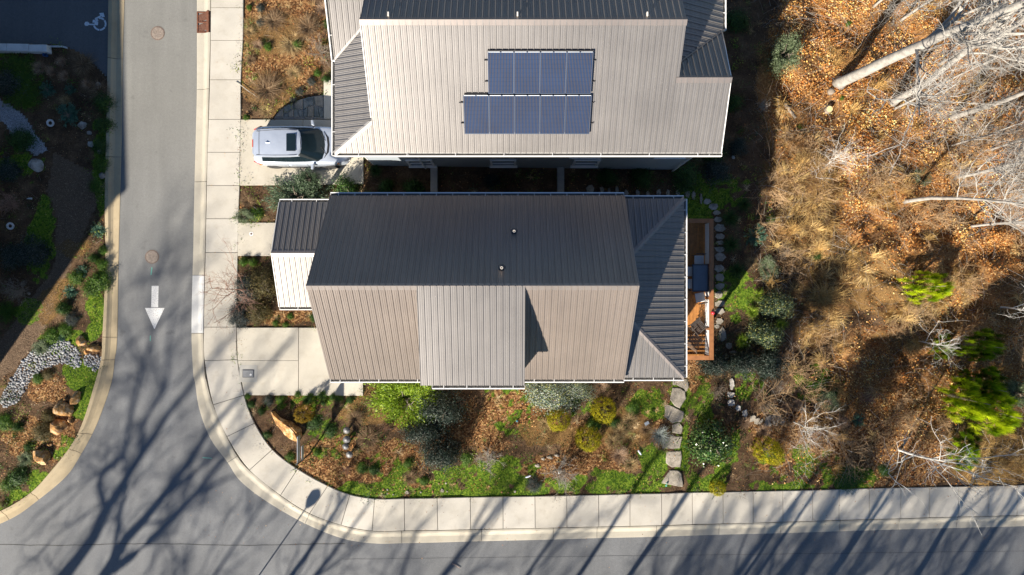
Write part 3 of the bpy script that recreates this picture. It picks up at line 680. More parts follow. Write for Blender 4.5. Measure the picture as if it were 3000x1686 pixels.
def gutter(parent, p0, p1, outn, hang=.9, name='gutter', w=.12):
    """open white gutter along p0->p1, outn = outward horizontal normal"""
    p0 = Vector(p0); p1 = Vector(p1); o = Vector((outn[0], outn[1], 0)); d = (p1 - p0).normalized(); L = (p1 - p0).length
    prof = [(0, -.02), (.004, -.02), (.004, -.12), (w - .014, -.12), (w - .014, -.012), (w + .022, -.012), (w + .022, -.135), (0, -.135)]
    vs = [p0 + o * a + Vector((0, 0, z)) for a, z in prof] + [p1 + o * a + Vector((0, 0, z)) for a, z in prof]; m = len(prof)
    b = MB(); b.add(vs, [(i, (i + 1) % m, (i + 1) % m + m, i + m) for i in range(m)])
    g = b.build(name, M_white, parent)
    MB().add([p0 + o * .008 + Vector((0, 0, -.116)), p1 + o * .008 + Vector((0, 0, -.116)), p1 + o * (w - .02) + Vector((0, 0, -.116)), p0 + o * (w - .02) + Vector((0, 0, -.116))], [(0, 1, 2, 3)]).build('debris', M_gutter, g)
    c = MB(); c.prism([p0 + o * a + Vector((0, 0, z)) for a, z in ((0, -.02), (w, -.02), (w, -.13), (0, -.13))], [p0 - d * .01 + o * a + Vector((0, 0, z)) for a, z in ((0, -.02), (w, -.02), (w, -.13), (0, -.13))])
    c.prism([p1 + o * a + Vector((0, 0, z)) for a, z in ((0, -.02), (w, -.02), (w, -.13), (0, -.13))], [p1 + d * .01 + o * a + Vector((0, 0, z)) for a, z in ((0, -.02), (w, -.02), (w, -.13), (0, -.13))]); c.build('end_cap', M_white, g)
    n = max(1, int(L / hang)); first = None
    for i in range(n):
        p = p0 + d * (L * (i + .5) / n) + o * (w / 2) + Vector((0, 0, -.006))
        if first is None:
            a = math.atan2(o.y, o.x); first = MB().box((0, 0, 0), (w + .04, .022, .02), a).build('hanger', M_white, g); q = first
        else: q = link('hanger', first.data, g)
        q.location = p
def cap(parent, p0, p1, na, nb, wa=.16, wb=.16, name='ridge_cap', mat=None, up=.038):
    """bent ridge / hip flashing between two slopes; na, nb downhill unit vectors of both sides"""
    p0 = Vector(p0); p1 = Vector(p1); na = Vector(na).normalized(); nb = Vector(nb).normalized(); z = Vector((0, 0, up)); vs = []
    for p in (p0, p1): vs += [p + na * wa + z - Vector((0, 0, .012)), p + na * wa + z, p + z + Vector((0, 0, .012)), p + nb * wb + z, p + nb * wb + z - Vector((0, 0, .012))]
    b = MB(); b.add(vs, [(i, i + 1, i + 6, i + 5) for i in range(4)]); return b.build(name, mat or M_roofcap, parent)
def wallbox(b, x0, x1, y0, y1, z0, z1): b.box(((x0 + x1) / 2, (y0 + y1) / 2, (z0 + z1) / 2), (x1 - x0, y1 - y0, z1 - z0))
def window(parent, c, w, h, axis):
    """axis 'x+','x-','y+','y-': outward side; frame, sill, panes"""
    cx, cy, cz = c; s = 1 if axis[1] == '+' else -1
    def bx(b, du, dz, sw, sh, out, th):
        if axis[0] == 'y': b.box((cx + du, cy + s * out, cz + dz), (sw, th, sh))
        else: b.box((cx + s * out, cy + du, cz + dz), (th, sw, sh))
    b = MB(); 
    for du in (-w / 2, w / 2): bx(b, du, 0, .09, h + .09, .03, .07)
    for dz in (-h / 2, h / 2): bx(b, 0, dz, w - .09, .09, .03, .07)
    bx(b, 0, 0, w - .09, .045, .03, .05); f = b.build('window', M_white, parent)
    b = MB(); bx(b, 0, 0, w - .08, h - .08, .012, .016); b.build('pane', M_glass, f)
    b = MB(); bx(b, 0, -h / 2 - .075, w + .2, .05, .06, .12); b.build('sill', M_white, f)
def fascia(parent, p0, p1, h=.2, th=.03, name='fascia', dz=-.02):
    p0 = Vector(p0); p1 = Vector(p1); d = (p1 - p0); o = Vector((-d.y, d.x, 0)).normalized() * th; b = MB()
    top = [p0, p1, p1 + o, p0 + o]; z = Vector((0, 0, dz)); z2 = Vector((0, 0, dz - h)); b.prism([t + z for t in top], [t + z2 for t in top]); return b.build(name, M_white, parent)

# ---------------- House in the middle of the picture
h1 = empty('house', (0, 0, 0), 'central house with dark north slope, ribbed brown metal roof and a timber deck behind', 'house')
XL, XR, YR, ZR = -7.13, 4.40, .06, 8.6; YN, YS, ZE = 3.60, -3.60, 5.5
D0, D1 = -3.31, .46; YD, ZD = -3.54, 7.60
nN = (0, YN - YR, ZE - ZR); nS = (0, YS - YR, ZE - ZR)
# walls
def gable_wall(b, x0, x1, yn, ys, yr, ze, zr, z0, th=.02):
    top = [(x0, ys, ze), (x0, yr, zr), (x0, yn, ze), (x0, yn, z0), (x0, ys, z0)]; b.prism(top, [(x1, y, z) for _, y, z in top])
b = MB(); gable_wall(b, -6.75, 4.1, 3.3, -3.3, .06, 5.5, 8.25, -2.0); b.build('wall', M_side1, h1)
b = MB(); wallbox(b, 4.1, 6.55, -3.35, 3.3, -2.6, 5.0); b.build('wall', M_side1, h1)
b = MB(); b.prism([(D0 + .12, -3.32, 5.2), (D0 + .12, -3.32, 7.42), (D0 + .12, -.1, 8.3), (D0 + .12, -.1, 7.9)], [(D1 - .10, -3.32, 5.2), (D1 - .10, -3.32, 7.42), (D1 - .10, -.1, 8.3), (D1 - .10, -.1, 7.9)]); b.build('dormer_wall', M_side1, h1)
rf = MB(); 
slabpoly(rf, [(XL, YR, ZR), (XR, YR, ZR), (XR, YN, ZE), (XL, YN, ZE)])
def zS(y): return ZR + (ZR - ZE) / (YR - YS) * (y - YR)
slabpoly(rf, [(XL, YS, ZE), (XR, YS, ZE), (XR, YR, ZR), (XL, YR, ZR)], .16, .006)
slabpoly(rf, [(D0, YD, ZD), (D1, YD, ZD), (D1, YR, ZR + .02), (D0, YR, ZR + .02)], .15, .0)
roof1 = rf.build('roof', M_roofcap, h1)
rib_panels(roof1, [(XL, YN, ZE), (XR, YN, ZE), (XR, YR, ZR), (XL, YR, ZR)], (1, 0, 0))
rib_panels(roof1, [(XL, YS, ZE), (D0, YS, ZE), (D0, YR, ZR), (XL, YR, ZR)], (1, 0, 0), origin=(D0, YS, ZE))
rib_panels(roof1, [(D1, YS, ZE), (XR, YS, ZE), (XR, YR, ZR), (D1, YR, ZR)], (1, 0, 0))
rib_panels(roof1, [(D0, YD, ZD), (D1, YD, ZD), (D1, YR, ZR + .02), (D0, YR, ZR + .02)], (1, 0, 0), off=.012, mat=M_roof2)
cap(roof1, (XL - .02, YR, ZR), (XR + .02, YR, ZR), nN, nS, .12, .2)
fascia(h1, (XL - .002, YN, ZE), (XL - .002, YR, ZR), .17, -.02, 'rake_trim', .02).data.materials[0] = M_roofcap
fascia(h1, (XL - .002, YS, ZE), (XL - .002, YR, ZR), .17, .02, 'rake_trim', .02).data.materials[0] = M_roofcap
fascia(h1, (XR + .002, YN, ZE), (XR + .002, YR, ZR), .17, .02, 'rake_trim', .02).data.materials[0] = M_roofcap
fascia(h1, (XR + .002, YS, ZE), (XR + .002, YR, ZR), .17, -.02, 'rake_trim', .02).data.materials[0] = M_roofcap
gutter(h1, (XL, YN, ZE), (XR, YN, ZE), (0, 1), .62); gutter(h1, (XL, YS, ZE), (D0 - .02, YS, ZE), (0, -1), .7); gutter(h1, (D1 + .02, YS, ZE), (XR, YS, ZE), (0, -1), .75)
gutter(h1, (D0 + .42, YD, ZD), (D1, YD, ZD), (0, -1), .68)
# vent pipes through the dark slope
def onplane(px, py, p0, n):
    o = Vector((0, 0, H)); q = Vector(W(px, py, 0)) - o; n = Vector(n); t = (Vector(p0) - o).dot(n) / q.dot(n); return o + q * t
nn = Vector((0, ZR - ZE, YN - YR)).normalized()
for px, py, hh in ((1506, 680, .30), (1470, 786, .34)):
    p = onplane(px, py, (0, YR, ZR), nn)
    bt = MB().lathe((p.x, p.y, p.z - .03), [(.15, .02), (.13, .07), (.07, .15)], 18).build('vent_boot', M_boot, h1)
    MB().lathe((p.x, p.y, p.z), [(.048, .0), (.048, hh), (.034, hh), (.034, hh - .1)], 16).build('pipe', M_pipe, bt)
# rear lower roof with two hips
ES, ZK = .45, 5.12; EX, EYN, EYS = 6.84, 3.53, -3.58
xi = 4.15; dxi = EX - xi; zi = ZK + ES * dxi; yni, ysi = EYN - dxi, EYS + dxi
planes = [[(xi, EYN, ZK), (EX, EYN, ZK), (xi, yni, zi)], [(EX, EYS, ZK), (EX, EYN, ZK), (xi, yni, zi), (xi, ysi, zi)], [(xi, EYS, ZK), (EX, EYS, ZK), (xi, ysi, zi)]]
rk = MB()
for p in planes: slabpoly(rk, p, .14, .004)
roofr = rk.build('rear_roof', M_roofcap, h1)
rib_panels(roofr, planes[0], (1, 0, 0), mat=M_roof2); rib_panels(roofr, planes[1], (0, 1, 0), mat=M_roof2); rib_panels(roofr, planes[2], (1, 0, 0), mat=M_roof2)
cap(roofr, (EX, EYN, ZK), (xi, yni, zi), (0, 1, -ES), (1, 0, -ES), .15, .15, 'hip_cap'); cap(roofr, (EX, EYS, ZK), (xi, ysi, zi), (0, -1, -ES), (1, 0, -ES), .15, .15, 'hip_cap')
gutter(h1, (4.42, EYN, ZK), (EX, EYN, ZK), (0, 1), .8); gutter(h1, (EX, EYS, ZK), (EX, EYN, ZK), (1, 0), .85); gutter(h1, (4.42, EYS, ZK), (EX, EYS, ZK), (0, -1), .72)
# front porch gable
PX, PE, PR = -9.98, 3.0, 3.95; PYN, PYS, PYR = 3.66, -.83, 1.42
pp = [[(PX, PYN, PE), (-6.7, PYN, PE), (-6.7, PYR, PR), (PX, PYR, PR)], [(PX, PYS, PE), (-6.7, PYS, PE), (-6.7, PYR, PR), (PX, PYR, PR)]]
rk = MB()
for p in pp: slabpoly(rk, p, .13, .004)
roofp = rk.build('porch_roof', M_roofcap, h1)
for p in pp: rib_panels(roofp, p, (1, 0, 0), origin=p[0], mat=M_roof3)
cap(roofp, (PX - .02, PYR, PR), (-6.76, PYR, PR), (0, PYN - PYR, PE - PR), (0, PYS - PYR, PE - PR), .13, .16)
gutter(h1, (PX, PYN, PE), (-6.8, PYN, PE), (0, 1), .95); gutter(h1, (PX, PYS, PE), (-6.8, PYS, PE), (0, -1), 1.2)
for ye in (PYN, PYS): fascia(h1, (PX - .004, ye, PE), (PX - .004, PYR, PR), .15, -.025 if ye > 0 else .025, 'rake_trim', .03)
for yy in (3.3, -.45):
    MB().box((PX + .3, yy, 1.45), (.16, .16, 2.9)).build('porch_post', M_white, h1)
MB().box((-8.3, 1.42, .14), (3.2, 4.2, .26)).build('porch_floor', M_drive, h1)
MB().box((-6.78, 1.6, 1.32), (.06, .95, 2.1)).build('front_door', simple('door_red', (.2, .05, .04), .5), h1)
gd = empty('garage_door', (-6.76, -2.0, 0)); gd.parent = h1
for k in range(4): MB().box((-.03, 0, .4 + .54 * k), (.05, 2.3, .52)).build('door_panel', M_white, gd, bevel=.01)
for x in (-5.6, -1.9, .0, 2.2): window(h1, (x, -3.3, 3.9), 1.0, 1.3, 'y-')
for x in (-5.6, -3.9, .0, 2.2, 5.4): window(h1, (x, -3.35 if x > 4.1 else -3.3, 1.0), 1.0, 1.3, 'y-')
for x in (-2.5, -1.4, -.4): window(h1, (x, -3.32, 6.6), .8, .9, 'y-')
for x in (-5, -2, 1, 3): window(h1, (x, 3.3, 3.9), .9, 1.2, 'y+')
for y in (-2.0, .2, 2.2): window(h1, (6.55, y, 2.9), 1.3, 1.9, 'x+')
MB().box((-6.79, -2.0, 4.3), (.06, 1.2, 1.2)).build('gable_window', M_glass, h1)

# ---------------- deck behind it
DZ, RZ = 1.30, 2.22
dk = empty('deck', (6.6, 0, 0), 'raised cedar deck with brown rail and white slatted sides behind the central house', 'deck')
def dchild(b, name, mat, par=None, **k):
    o = b.build(name, mat, par or dk, **k)
    if par is None: o.location = (-6.6, 0, 0)
    return o
dx0, dx1, dy0, dy1 = 6.58, 8.86, -3.16, 3.0
bx = MB().box((0, 0, 0), (.136, dy1 - dy0 - .1, .035)); brd = None
for k in range(15):
    x = dx0 + .08 + k * .148
    if brd is None: brd = bx.build('deck_board', M_deck, dk); o = brd
    else: o = link('deck_board', brd.data, dk)
    o.location = (x - 6.6, (dy0 + dy1) / 2, DZ)
b = MB(); b.box((dx1 - .03, (dy0 + dy1) / 2, DZ - .14), (.05, dy1 - dy0, .28)); b.box(((dx0 + dx1) / 2 - .04, dy0 + .03, DZ - .14), (dx1 - dx0 - .1, .05, .28)); b.box(((dx0 + dx1) / 2 - .04, dy1 - .03, DZ - .14), (dx1 - dx0 - .1, .05, .28))
dchild(b, 'joist_frame', M_deckr)
rw = .19
dchild(MB().box((dx1 - rw / 2 + .02, (dy0 + dy1) / 2, RZ), (rw, dy1 - dy0 + .06, .045)), 'top_rail', M_deckr)
dchild(MB().box(((dx0 + dx1 - rw) / 2 - .0, dy0 + .06, RZ - .002), (dx1 - dx0 - rw + .02, rw, .045)), 'top_rail', M_deckr)
dchild(MB().box(((dx0 + dx1 - rw) / 2 - .0, dy1 - .06, RZ - .002), (dx1 - dx0 - rw + .02, rw, .045)), 'top_rail', M_deckr)
ys = [dy0 + .06, -1.84, -.48, 1.0, dy1 - .06]
for y in ys: dchild(MB().box((dx1 - .10, y, (DZ + RZ) / 2 - .02), (.10, .10, RZ - DZ - .06)), 'rail_post', M_deckr)
dchild(MB().box((dx0 + .12, dy0 + .06, (DZ + RZ) / 2 - .02), (.10, .10, RZ - DZ - .06)), 'rail_post', M_deckr)
dchild(MB().box((dx0 + .12, dy1 - .06, (DZ + RZ) / 2 - .02), (.10, .10, RZ - DZ - .06)), 'rail_post', M_deckr)
M_slat = simple('white_slat', (.74, .75, .76), .5, var=.04)
for ya, yb in zip(ys[:-1], ys[1:]):
    for k in range(6):
        z = DZ + .12 + k * .135
        dchild(MB().box((dx1 - .10, (ya + yb) / 2, z), (.028, yb - ya - .12, .095)), 'rail_slat', M_slat)
for ye in (dy0 + .06, dy1 - .06):
    for k in range(6):
        z = DZ + .12 + k * .135
        dchild(MB().box(((dx0 + dx1) / 2 + .02, ye, z), (dx1 - dx0 - .36, .028, .085)), 'rail_slat', M_slat if ye > 0 else M_deckr)
for x, y in ((dx1 - .12, dy0 + .1), (dx1 - .12, 0), (dx1 - .12, dy1 - .1)):
    dchild(MB().box((x, y, (DZ - 2.0) / 2 - .1), (.14, .14, DZ + 2.0)), 'support_post', M_deckr)

# deck furniture
def Dk(px, py, z): return W(px, py, z)
tx, ty, tz = W(2052, 815, DZ + .74); t = empty('patio_table', (tx, ty, DZ + .02), 'slate blue rectangular patio table on the deck', 'table')
M_table = simple('slate_blue_metal', (.12, .15, .19), .4, .3)
MB().box((0, 0, .72), (.74, 1.22, .03)).build('table_top', M_table, t, bevel=.006)
fr = MB(); fr.box((-.34, 0, .739), (.05, 1.22, .012)); fr.box((.34, 0, .739), (.05, 1.22, .012)); fr.box((0, -.585, .739), (.63, .05, .012)); fr.box((0, .585, .739), (.63, .05, .012)); fr.build('table_rim', simple('dark_metal', (.05, .055, .07), .5, .4), t)
for sx in (-.32, .32):
    for sy in (-.55, .55): MB().box((sx, sy, .35), (.045, .045, .7)).build('leg', M_table, t)
M_seat = simple('white_mesh_seat', (.66, .68, .70), .7, var=.05, fine=.1)
M_cf = simple('dark_chair_frame', (.04, .045, .05), .5, .3)
def chair(px, py, rz, label):
    x, y, z = W(px, py, DZ + .45); t = empty('patio_chair', (x, y, DZ + .02), label, 'chair', 'white seated chairs on the deck', None, rz)
    MB().box((0, 0, .43), (.42, .42, .04)).build('seat', M_seat, t, bevel=.012)
    b = MB(); b.tube([(-.2, .23, .43), (-.2, .27, .82), (.2, .27, .82), (.2, .23, .43)], .013, 6); b.build('back_frame', M_cf, t)
    MB().box((0, .262, .66), (.38, .02, .26)).build('backrest', M_cf, t)
    for sx in (-.19, .19):
        for sy in (-.19, .22): MB().tube([(sx, sy, 0), (sx * .95, sy * .95, .43)], .013, 6).build('leg', M_cf, t)
chair(2048, 763, 0, 'white seated chair at the upper end of the deck table')
chair(2023, 796, math.pi / 2, 'upper of the two white seated chairs half under the roof edge by the deck table')
chair(2023, 832, math.pi / 2, 'lower of the two white seated chairs half under the roof edge by the deck table')
chair(2051, 872, math.pi + .18, 'white seated chair turned slightly at the lower end of the deck table')
def folding(px, py, rz, label, bd):
    x, y, z = W(px, py, DZ + .5); t = empty('folding_chair', (x, y, DZ + .02), label, 'chair', 'brown chairs on the sunny end of the deck', None, rz)
    b = MB()
    for k in range(6): b.box((0, -.2 + k * .075, .42), (.48, .05, .02))
    mt = simple('weathered_frame_' + label[:4], (.20, .14, .10) if bd else (.06, .05, .045), .7); b.build('seat', mt, t)
    b = MB()
    for k in range(5): b.box((0, .24 + k * .05, .52 + k * .1), (.48, .02, .06))
    b.build('backrest', mt, t)
    for s in (-.25, .25): MB().tube([(s, -.25, 0), (s, .25, .62), (s, .47, .98)], .016, 6).build('frame', mt, t); MB().tube([(s, .3, 0), (s, -.22, .44), (s * .99, -.24, .62), (s, .2, .64)], .016, 6).build('leg', mt, t)
folding(2037, 998, 2.5, 'slatted wooden chair in the sun at the lower end of the deck', True)
folding(2047, 962, .7, 'dark slim metal chair just above the slatted wooden chair on the deck', False)
x, y, z = W(2088, 917, RZ + .06); t = empty('red_ornament', (x, y, RZ + .02), 'small red ball ornament standing on the deck rail', 'ornament')
MB().lathe((0, 0, 0), [(.03, 0), (.07, .03), (.09, .08), (.07, .13), (.02, .16)], 14).build('ball', simple('red_glass', (.5, .03, .05), .3), t, True)

# ---------------- House at the top
h2 = empty('house', (0, 0, 0), 'upper house with pale sunlit ribbed roof carrying solar panels', 'house')
SL = .65; Y0, Z0 = 5.31, 5.4
def z2(y): return Z0 + SL * (y - Y0)
RY2 = 9.48; RZ2 = z2(RY2); NX0, NX1 = -5.38, 6.19
b = MB(); b.prism([(-5.0, 5.75, 5.2), (-5.0, RY2, RZ2 - .4), (-5.0, 13.2, 5.2), (-5.0, 13.2, -1), (-5.0, 5.75, -1)], [(5.8, 5.75, 5.2), (5.8, RY2, RZ2 - .4), (5.8, 13.2, 5.2), (5.8, 13.2, -1), (5.8, 5.75, -1)]); b.build('wall', M_side2, h2)
b = MB(); wallbox(b, -6.45, -5.0, 5.75, 13.2, -1, 5.15); b.build('wall', M_side2, h2)
b = MB(); wallbox(b, 5.8, 7.85, 5.75, 13.2, -2.6, 5.15); b.build('wall', M_side2, h2)
rf = MB()
A = [(NX0, Y0, Z0), (NX1, Y0, Z0), (NX1, RY2, RZ2), (NX0, RY2, RZ2)]
Bp = [(NX1, Y0, Z0), (8.26, Y0, Z0), (8.14, 7.77, z2(7.77)), (NX1, 7.77, z2(7.77))]
Cp = [(-6.97, Y0, Z0), (NX0, Y0, Z0), (NX0, 6.39, z2(6.39))]
WS = (z2(6.39) - Z0) / (NX0 + 6.97)
NS = .5
def zwn(y): return Z0 + NS * (y - 8.92)
xi2 = -5.3; zi2 = Z0 + WS * (xi2 + 6.97); vy = 8.92 + (zi2 - Z0) / NS
Wp_ = [(-6.97, Y0, Z0), (NX0, 6.39, z2(6.39)), (xi2, 6.39, zi2), (xi2, vy, zi2), (-6.97, 8.92, Z0)]
Np = [(-6.97, 8.92, Z0), (xi2, vy, zi2), (xi2, 14, zwn(14)), (-6.97, 14, zwn(14))]
NN = [(NX0, RY2, RZ2), (NX1, RY2, RZ2), (NX1, 14.2, RZ2 - SL * 4.72), (NX0, 14.2, RZ2 - SL * 4.72)]
ES2 = .55; LY, LZ = 7.77, z2(7.77); ls = (LZ - Z0) / (10.15 - LY)
yv = LY + (LZ - (Z0 + ES2 * (8.3 - NX1))) / ls
LN = [(NX1, LY, LZ), (8.14, LY, LZ), (8.28, 10.15, Z0), (NX1, yv, Z0 + ES2 * (8.3 - NX1))]
EP = [(8.3, 10.15, Z0), (8.3, 14.2, Z0), (NX1, 14.2, Z0 + ES2 * 2.11), (NX1, yv, Z0 + ES2 * 2.11)]
for i, p in enumerate((A, Bp, Cp, Wp_, Np, NN, LN, EP)): slabpoly(rf, p, .14, .004 + .001 * i)
roof2 = rf.build('roof', M_roofcap, h2)
rib_panels(roof2, A, (1, 0, 0), mat=M_roof2); rib_panels(roof2, Bp, (1, 0, 0), origin=A[0], mat=M_roof2); rib_panels(roof2, Cp, (1, 0, 0), origin=A[0], mat=M_roof2)
rib_panels(roof2, [Wp_[0], Wp_[1], Wp_[3], Wp_[4]], (0, 1, 0), mat=M_roof2); rib_panels(roof2, Np, (1, 0, 0), mat=M_roof2); rib_panels(roof2, NN, (1, 0, 0), origin=(NX0, RY2, RZ2), mat=M_roof2); rib_panels(roof2, LN, (1, 0, 0), mat=M_roof2); rib_panels(roof2, EP, (0, 1, 0), mat=M_roof2)
cap(roof2, (NX0 - .02, RY2, RZ2), (NX1 + .02, RY2, RZ2), (0, 1, -SL), (0, -1, -SL), .15, .2)
cap(roof2, (NX1 - .1, LY, LZ), (8.16, LY, LZ), (0, 1, -ls), (0, -1, -SL), .12, .2)
M_capw = roof_mat('pale_hip_cap', (.42, .40, .38), .4, .3)
cap(roof2, (-6.97, Y0, Z0), (NX0, 6.39, z2(6.39)), (0, -1, -SL), (-1, 0, -WS), .16, .16, 'hip_cap', M_capw)
cap(roof2, (-6.97, 8.92, Z0), (xi2, vy, zi2), (0, 1, NS), (-1, .3, -WS), .12, .12, 'valley_flashing', M_capw)
cap(roof2, (8.29, 10.15, Z0), (NX1, yv, LN[3][2]), (0, -1, .3), (1, 0, .2), .1, .1, 'valley_flashing')
fascia(h2, (NX0 - .003, 6.5, z2(6.5)), (NX0 - .003, RY2, RZ2), .18, .025, 'rake_trim', .03)
fascia(h2, (8.14, LY, LZ), (8.26, Y0, Z0), .18, -.03, 'rake_trim', .03); fascia(h2, (8.14, LY, LZ), (8.28, 10.15, Z0), .18, .03, 'rake_trim', .03)
gutter(h2, (-7.0, Y0, Z0), (8.28, Y0, Z0), (0, -1), 1.9); gutter(h2, (-6.98, Y0 - .1, Z0), (-6.98, 8.92, Z0), (-1, 0), 1.8); gutter(h2, (8.31, 10.15, Z0), (8.31, 14.2, Z0), (1, 0), 1.2)
gutter(h2, (-6.98, 8.94, Z0 + .02), (-6.98, 14, zwn(14)), (-1, 0), 1.8)
# underside boards and details on the shaded wall
for px, w in ((1185, .9), (1240, .5), (1330, 1.5)):
    x = W(px, 465, 4.2)[0]; window(h2, (x, 5.75, 3.6), w, 1.1, 'y-')
for x in (3.2, 6.9): window(h2, (x, 5.75, 3.2), 1.2, 1.4, 'y-')
for x in (-4.2, -.4, 3.4): window(h2, (x, 5.75, .9), 1.1, 1.3, 'y-')
MB().box((-3.1, 5.66, 4.2), (.5, .16, .4)).build('meter_box', simple('grey_box', (.3, .31, .33), .5), h2)
for x in (-4.1, 7.8): MB().tube([(x, 5.2, 5.3), (x, 5.66, 4.9), (x, 5.66, -.9)], .04, 8).build('downspout', M_white, h2)
g2 = empty('garage_door', (-6.47, 7.0, 0)); g2.parent = h2
for k in range(4): MB().box((-.03, 0, .4 + .54 * k), (.05, 2.5, .52)).build('door_panel', M_white, g2, bevel=.01)
# snow guard brackets behind the ridge
for px in (1137, 1516, 1897): 
    x = W(px, 40, RZ2)[0]; MB().box((x, RY2 + .22, RZ2 - .05), (.05, .14, .12)).build('roof_bracket', M_pipe, roof2)

# solar array
n2v = Vector((0, -SL, 1)).normalized(); sa = empty('solar_array', tuple(onplane(1580, 280, (0, Y0, Z0), n2v)), 'blue solar array of nine panels on the pale upper roof', 'solar array')
def solar_mat():
    m, nt, b, L = newmat('solar_cells'); tc = nt.nodes.new('ShaderNodeTexCoord'); sp = nt.nodes.new('ShaderNodeSeparateXYZ'); L.new(tc.outputs['Object'], sp.inputs[0])
    fx = math_node(nt, 'FRACT', math_node(nt, 'MULTIPLY', sp.outputs[0], 1 / .055)); fy = math_node(nt, 'FRACT', math_node(nt, 'MULTIPLY', sp.outputs[1], 1 / .16))
    cell = math_node(nt, 'FLOOR', math_node(nt, 'MULTIPLY', sp.outputs[0], 1 / .156))
    bus = math_node(nt, 'LESS_THAN', fx, .42); gap = math_node(nt, 'LESS_THAN', fy, .05)
    geo = nt.nodes.new('ShaderNodeNewGeometry'); nz = noise_node(nt, geo.outputs['Position'], .8, 3)
    c = ramp(nt, nz.outputs[0], [(.35, (.004, .032, .095)), (.65, (.006, .042, .125))]).outputs[0]
    c = mixc(nt, bus, c, (.075, .058, .045)); c = mixc(nt, math_node(nt, 'MULTIPLY', gap, .5), c, (.01, .015, .03))
    L.new(c, b.inputs['Base Color']); b.inputs['Roughness'].default_value = .25; b.inputs['Specular IOR Level'].default_value = .25; return m
M_solar = solar_mat(); M_alum = simple('aluminium_frame', (.06, .085, .14), .4, .3, .03); M_black = simple('black_rail', (.02, .02, .025), .5)
ang = math.atan(SL)
def plpt(px, py): return onplane(px, py, Vector((0, Y0, Z0)) + n2v * .13, n2v)
slo = Vector((0, math.cos(ang), math.sin(ang)))
pmesh = None
M_pale = simple('pale_clamp_highlight', (.62, .66, .70), .4, .4)
def panel_at(cx_px, y0px, y1px, wpx):
    global pmesh
    a = plpt(cx_px, y0px); bb = plpt(cx_px, y1px); Lh = (a - bb).length; c = (a + bb) / 2
    w = abs(plpt(cx_px + wpx / 2, (y0px + y1px) / 2).x - plpt(cx_px - wpx / 2, (y0px + y1px) / 2).x)
    o = MB().box((0, 0, 0), (w - .01, Lh - .012, .02)).build('solar_panel', M_solar, sa)
    o.rotation_euler = (ang, 0, 0); o.location = c - sa.location
    f = MB(); 
    for s in (-1, 1): f.box((s * (w / 2 - .012), 0, .002), (.02, Lh - .02, .036)); f.box((0, s * (Lh / 2 - .016), .003), (w - .05, .028, .036))
    f.build('panel_frame', M_alum, o)
    for sx in (-.25 * w, .25 * w): MB().box((sx, Lh / 2 - .005, .022), (w * .44, .022, .012)).build('clamp_highlight', M_pale, o)  # pale strips: clamps, with the highlight along the top edge painted in
def lerp(a, b, t): return a + (b - a) * t
for i in range(4):
    cx = lerp(1429.5, 1735, (i + .5) / 4); panel_at(cx, 152, 275, 76.4)
for i in range(5):
    cx = lerp(1359, 1730.5, (i + .5) / 5) ; panel_at(cx, 279.5, 393, 73.9)
def rail(px0, px1, py):
    a = onplane(px0, py, Vector((0, Y0, Z0)) + n2v * .07, n2v); c = onplane(px1, py, Vector((0, Y0, Z0)) + n2v * .07, n2v); MB().tube([a - sa.location, c - sa.location], .022, 4).build('mounting_rail', M_black, sa)
rail(1418, 1746, 177); rail(1420, 1743, 239); rail(1345, 1741, 301); rail(1350, 1739, 361)
a = onplane(1426, 150, Vector((0, Y0, Z0)) + n2v * .07, n2v)
for (xa, xb, yy) in ((1428, 1740, 148.5), (1360, 1427, 276)):
    p = onplane(xa, yy, Vector((0, Y0, Z0)) + n2v * .06, n2v) - sa.location; q = onplane(xb, yy, Vector((0, Y0, Z0)) + n2v * .06, n2v) - sa.location
    bb = MB(); d = slo * .02; nn_ = n2v * .05; bb.prism([p - d + nn_, q - d + nn_, q + d + nn_, p + d + nn_], [p - d - nn_, q - d - nn_, q + d - nn_, p + d - nn_]); bb.build('array_skirt', M_black, sa)

# large building left of the frame whose shadow covers the upper left
nb = empty('building', (-33.4, 2.6, 0), 'tall flat-roofed building west of the side street, casting the long straight shadow', 'building', rz=math.radians(1.5))
MB().box((0, 0, 4.4), (13, 19.8, 9.0)).build('wall', M_side3, nb); MB().box((0, 0, 8.98), (13.2, 20.0, .25)).build('parapet', M_white, nb)
for k in range(5):
    for z in (2.0, 5.5):
        window(nb, (6.5, -7.5 + 3.7 * k, z), 1.4, 1.6, 'x+')

# ---------------- gap between the houses: two cross walls
for px, y0, y1 in ((1271, 468, 566), (1643, 484, 566)):
    t = empty('garden_wall', G(px, 520), 'narrow low concrete wall crossing the dark gap, %s of the two' % ('nearer the car' if px < 1400 else 'nearer the stepping stones'), 'wall')
    o = gblock('wall_block', [(px - 10, y0 - 40), (px + 10, y0 - 40), (px + 10, y1 + 20), (px - 10, y1 + 20)], -.2, .35, M_stonec, None); under(o, t)

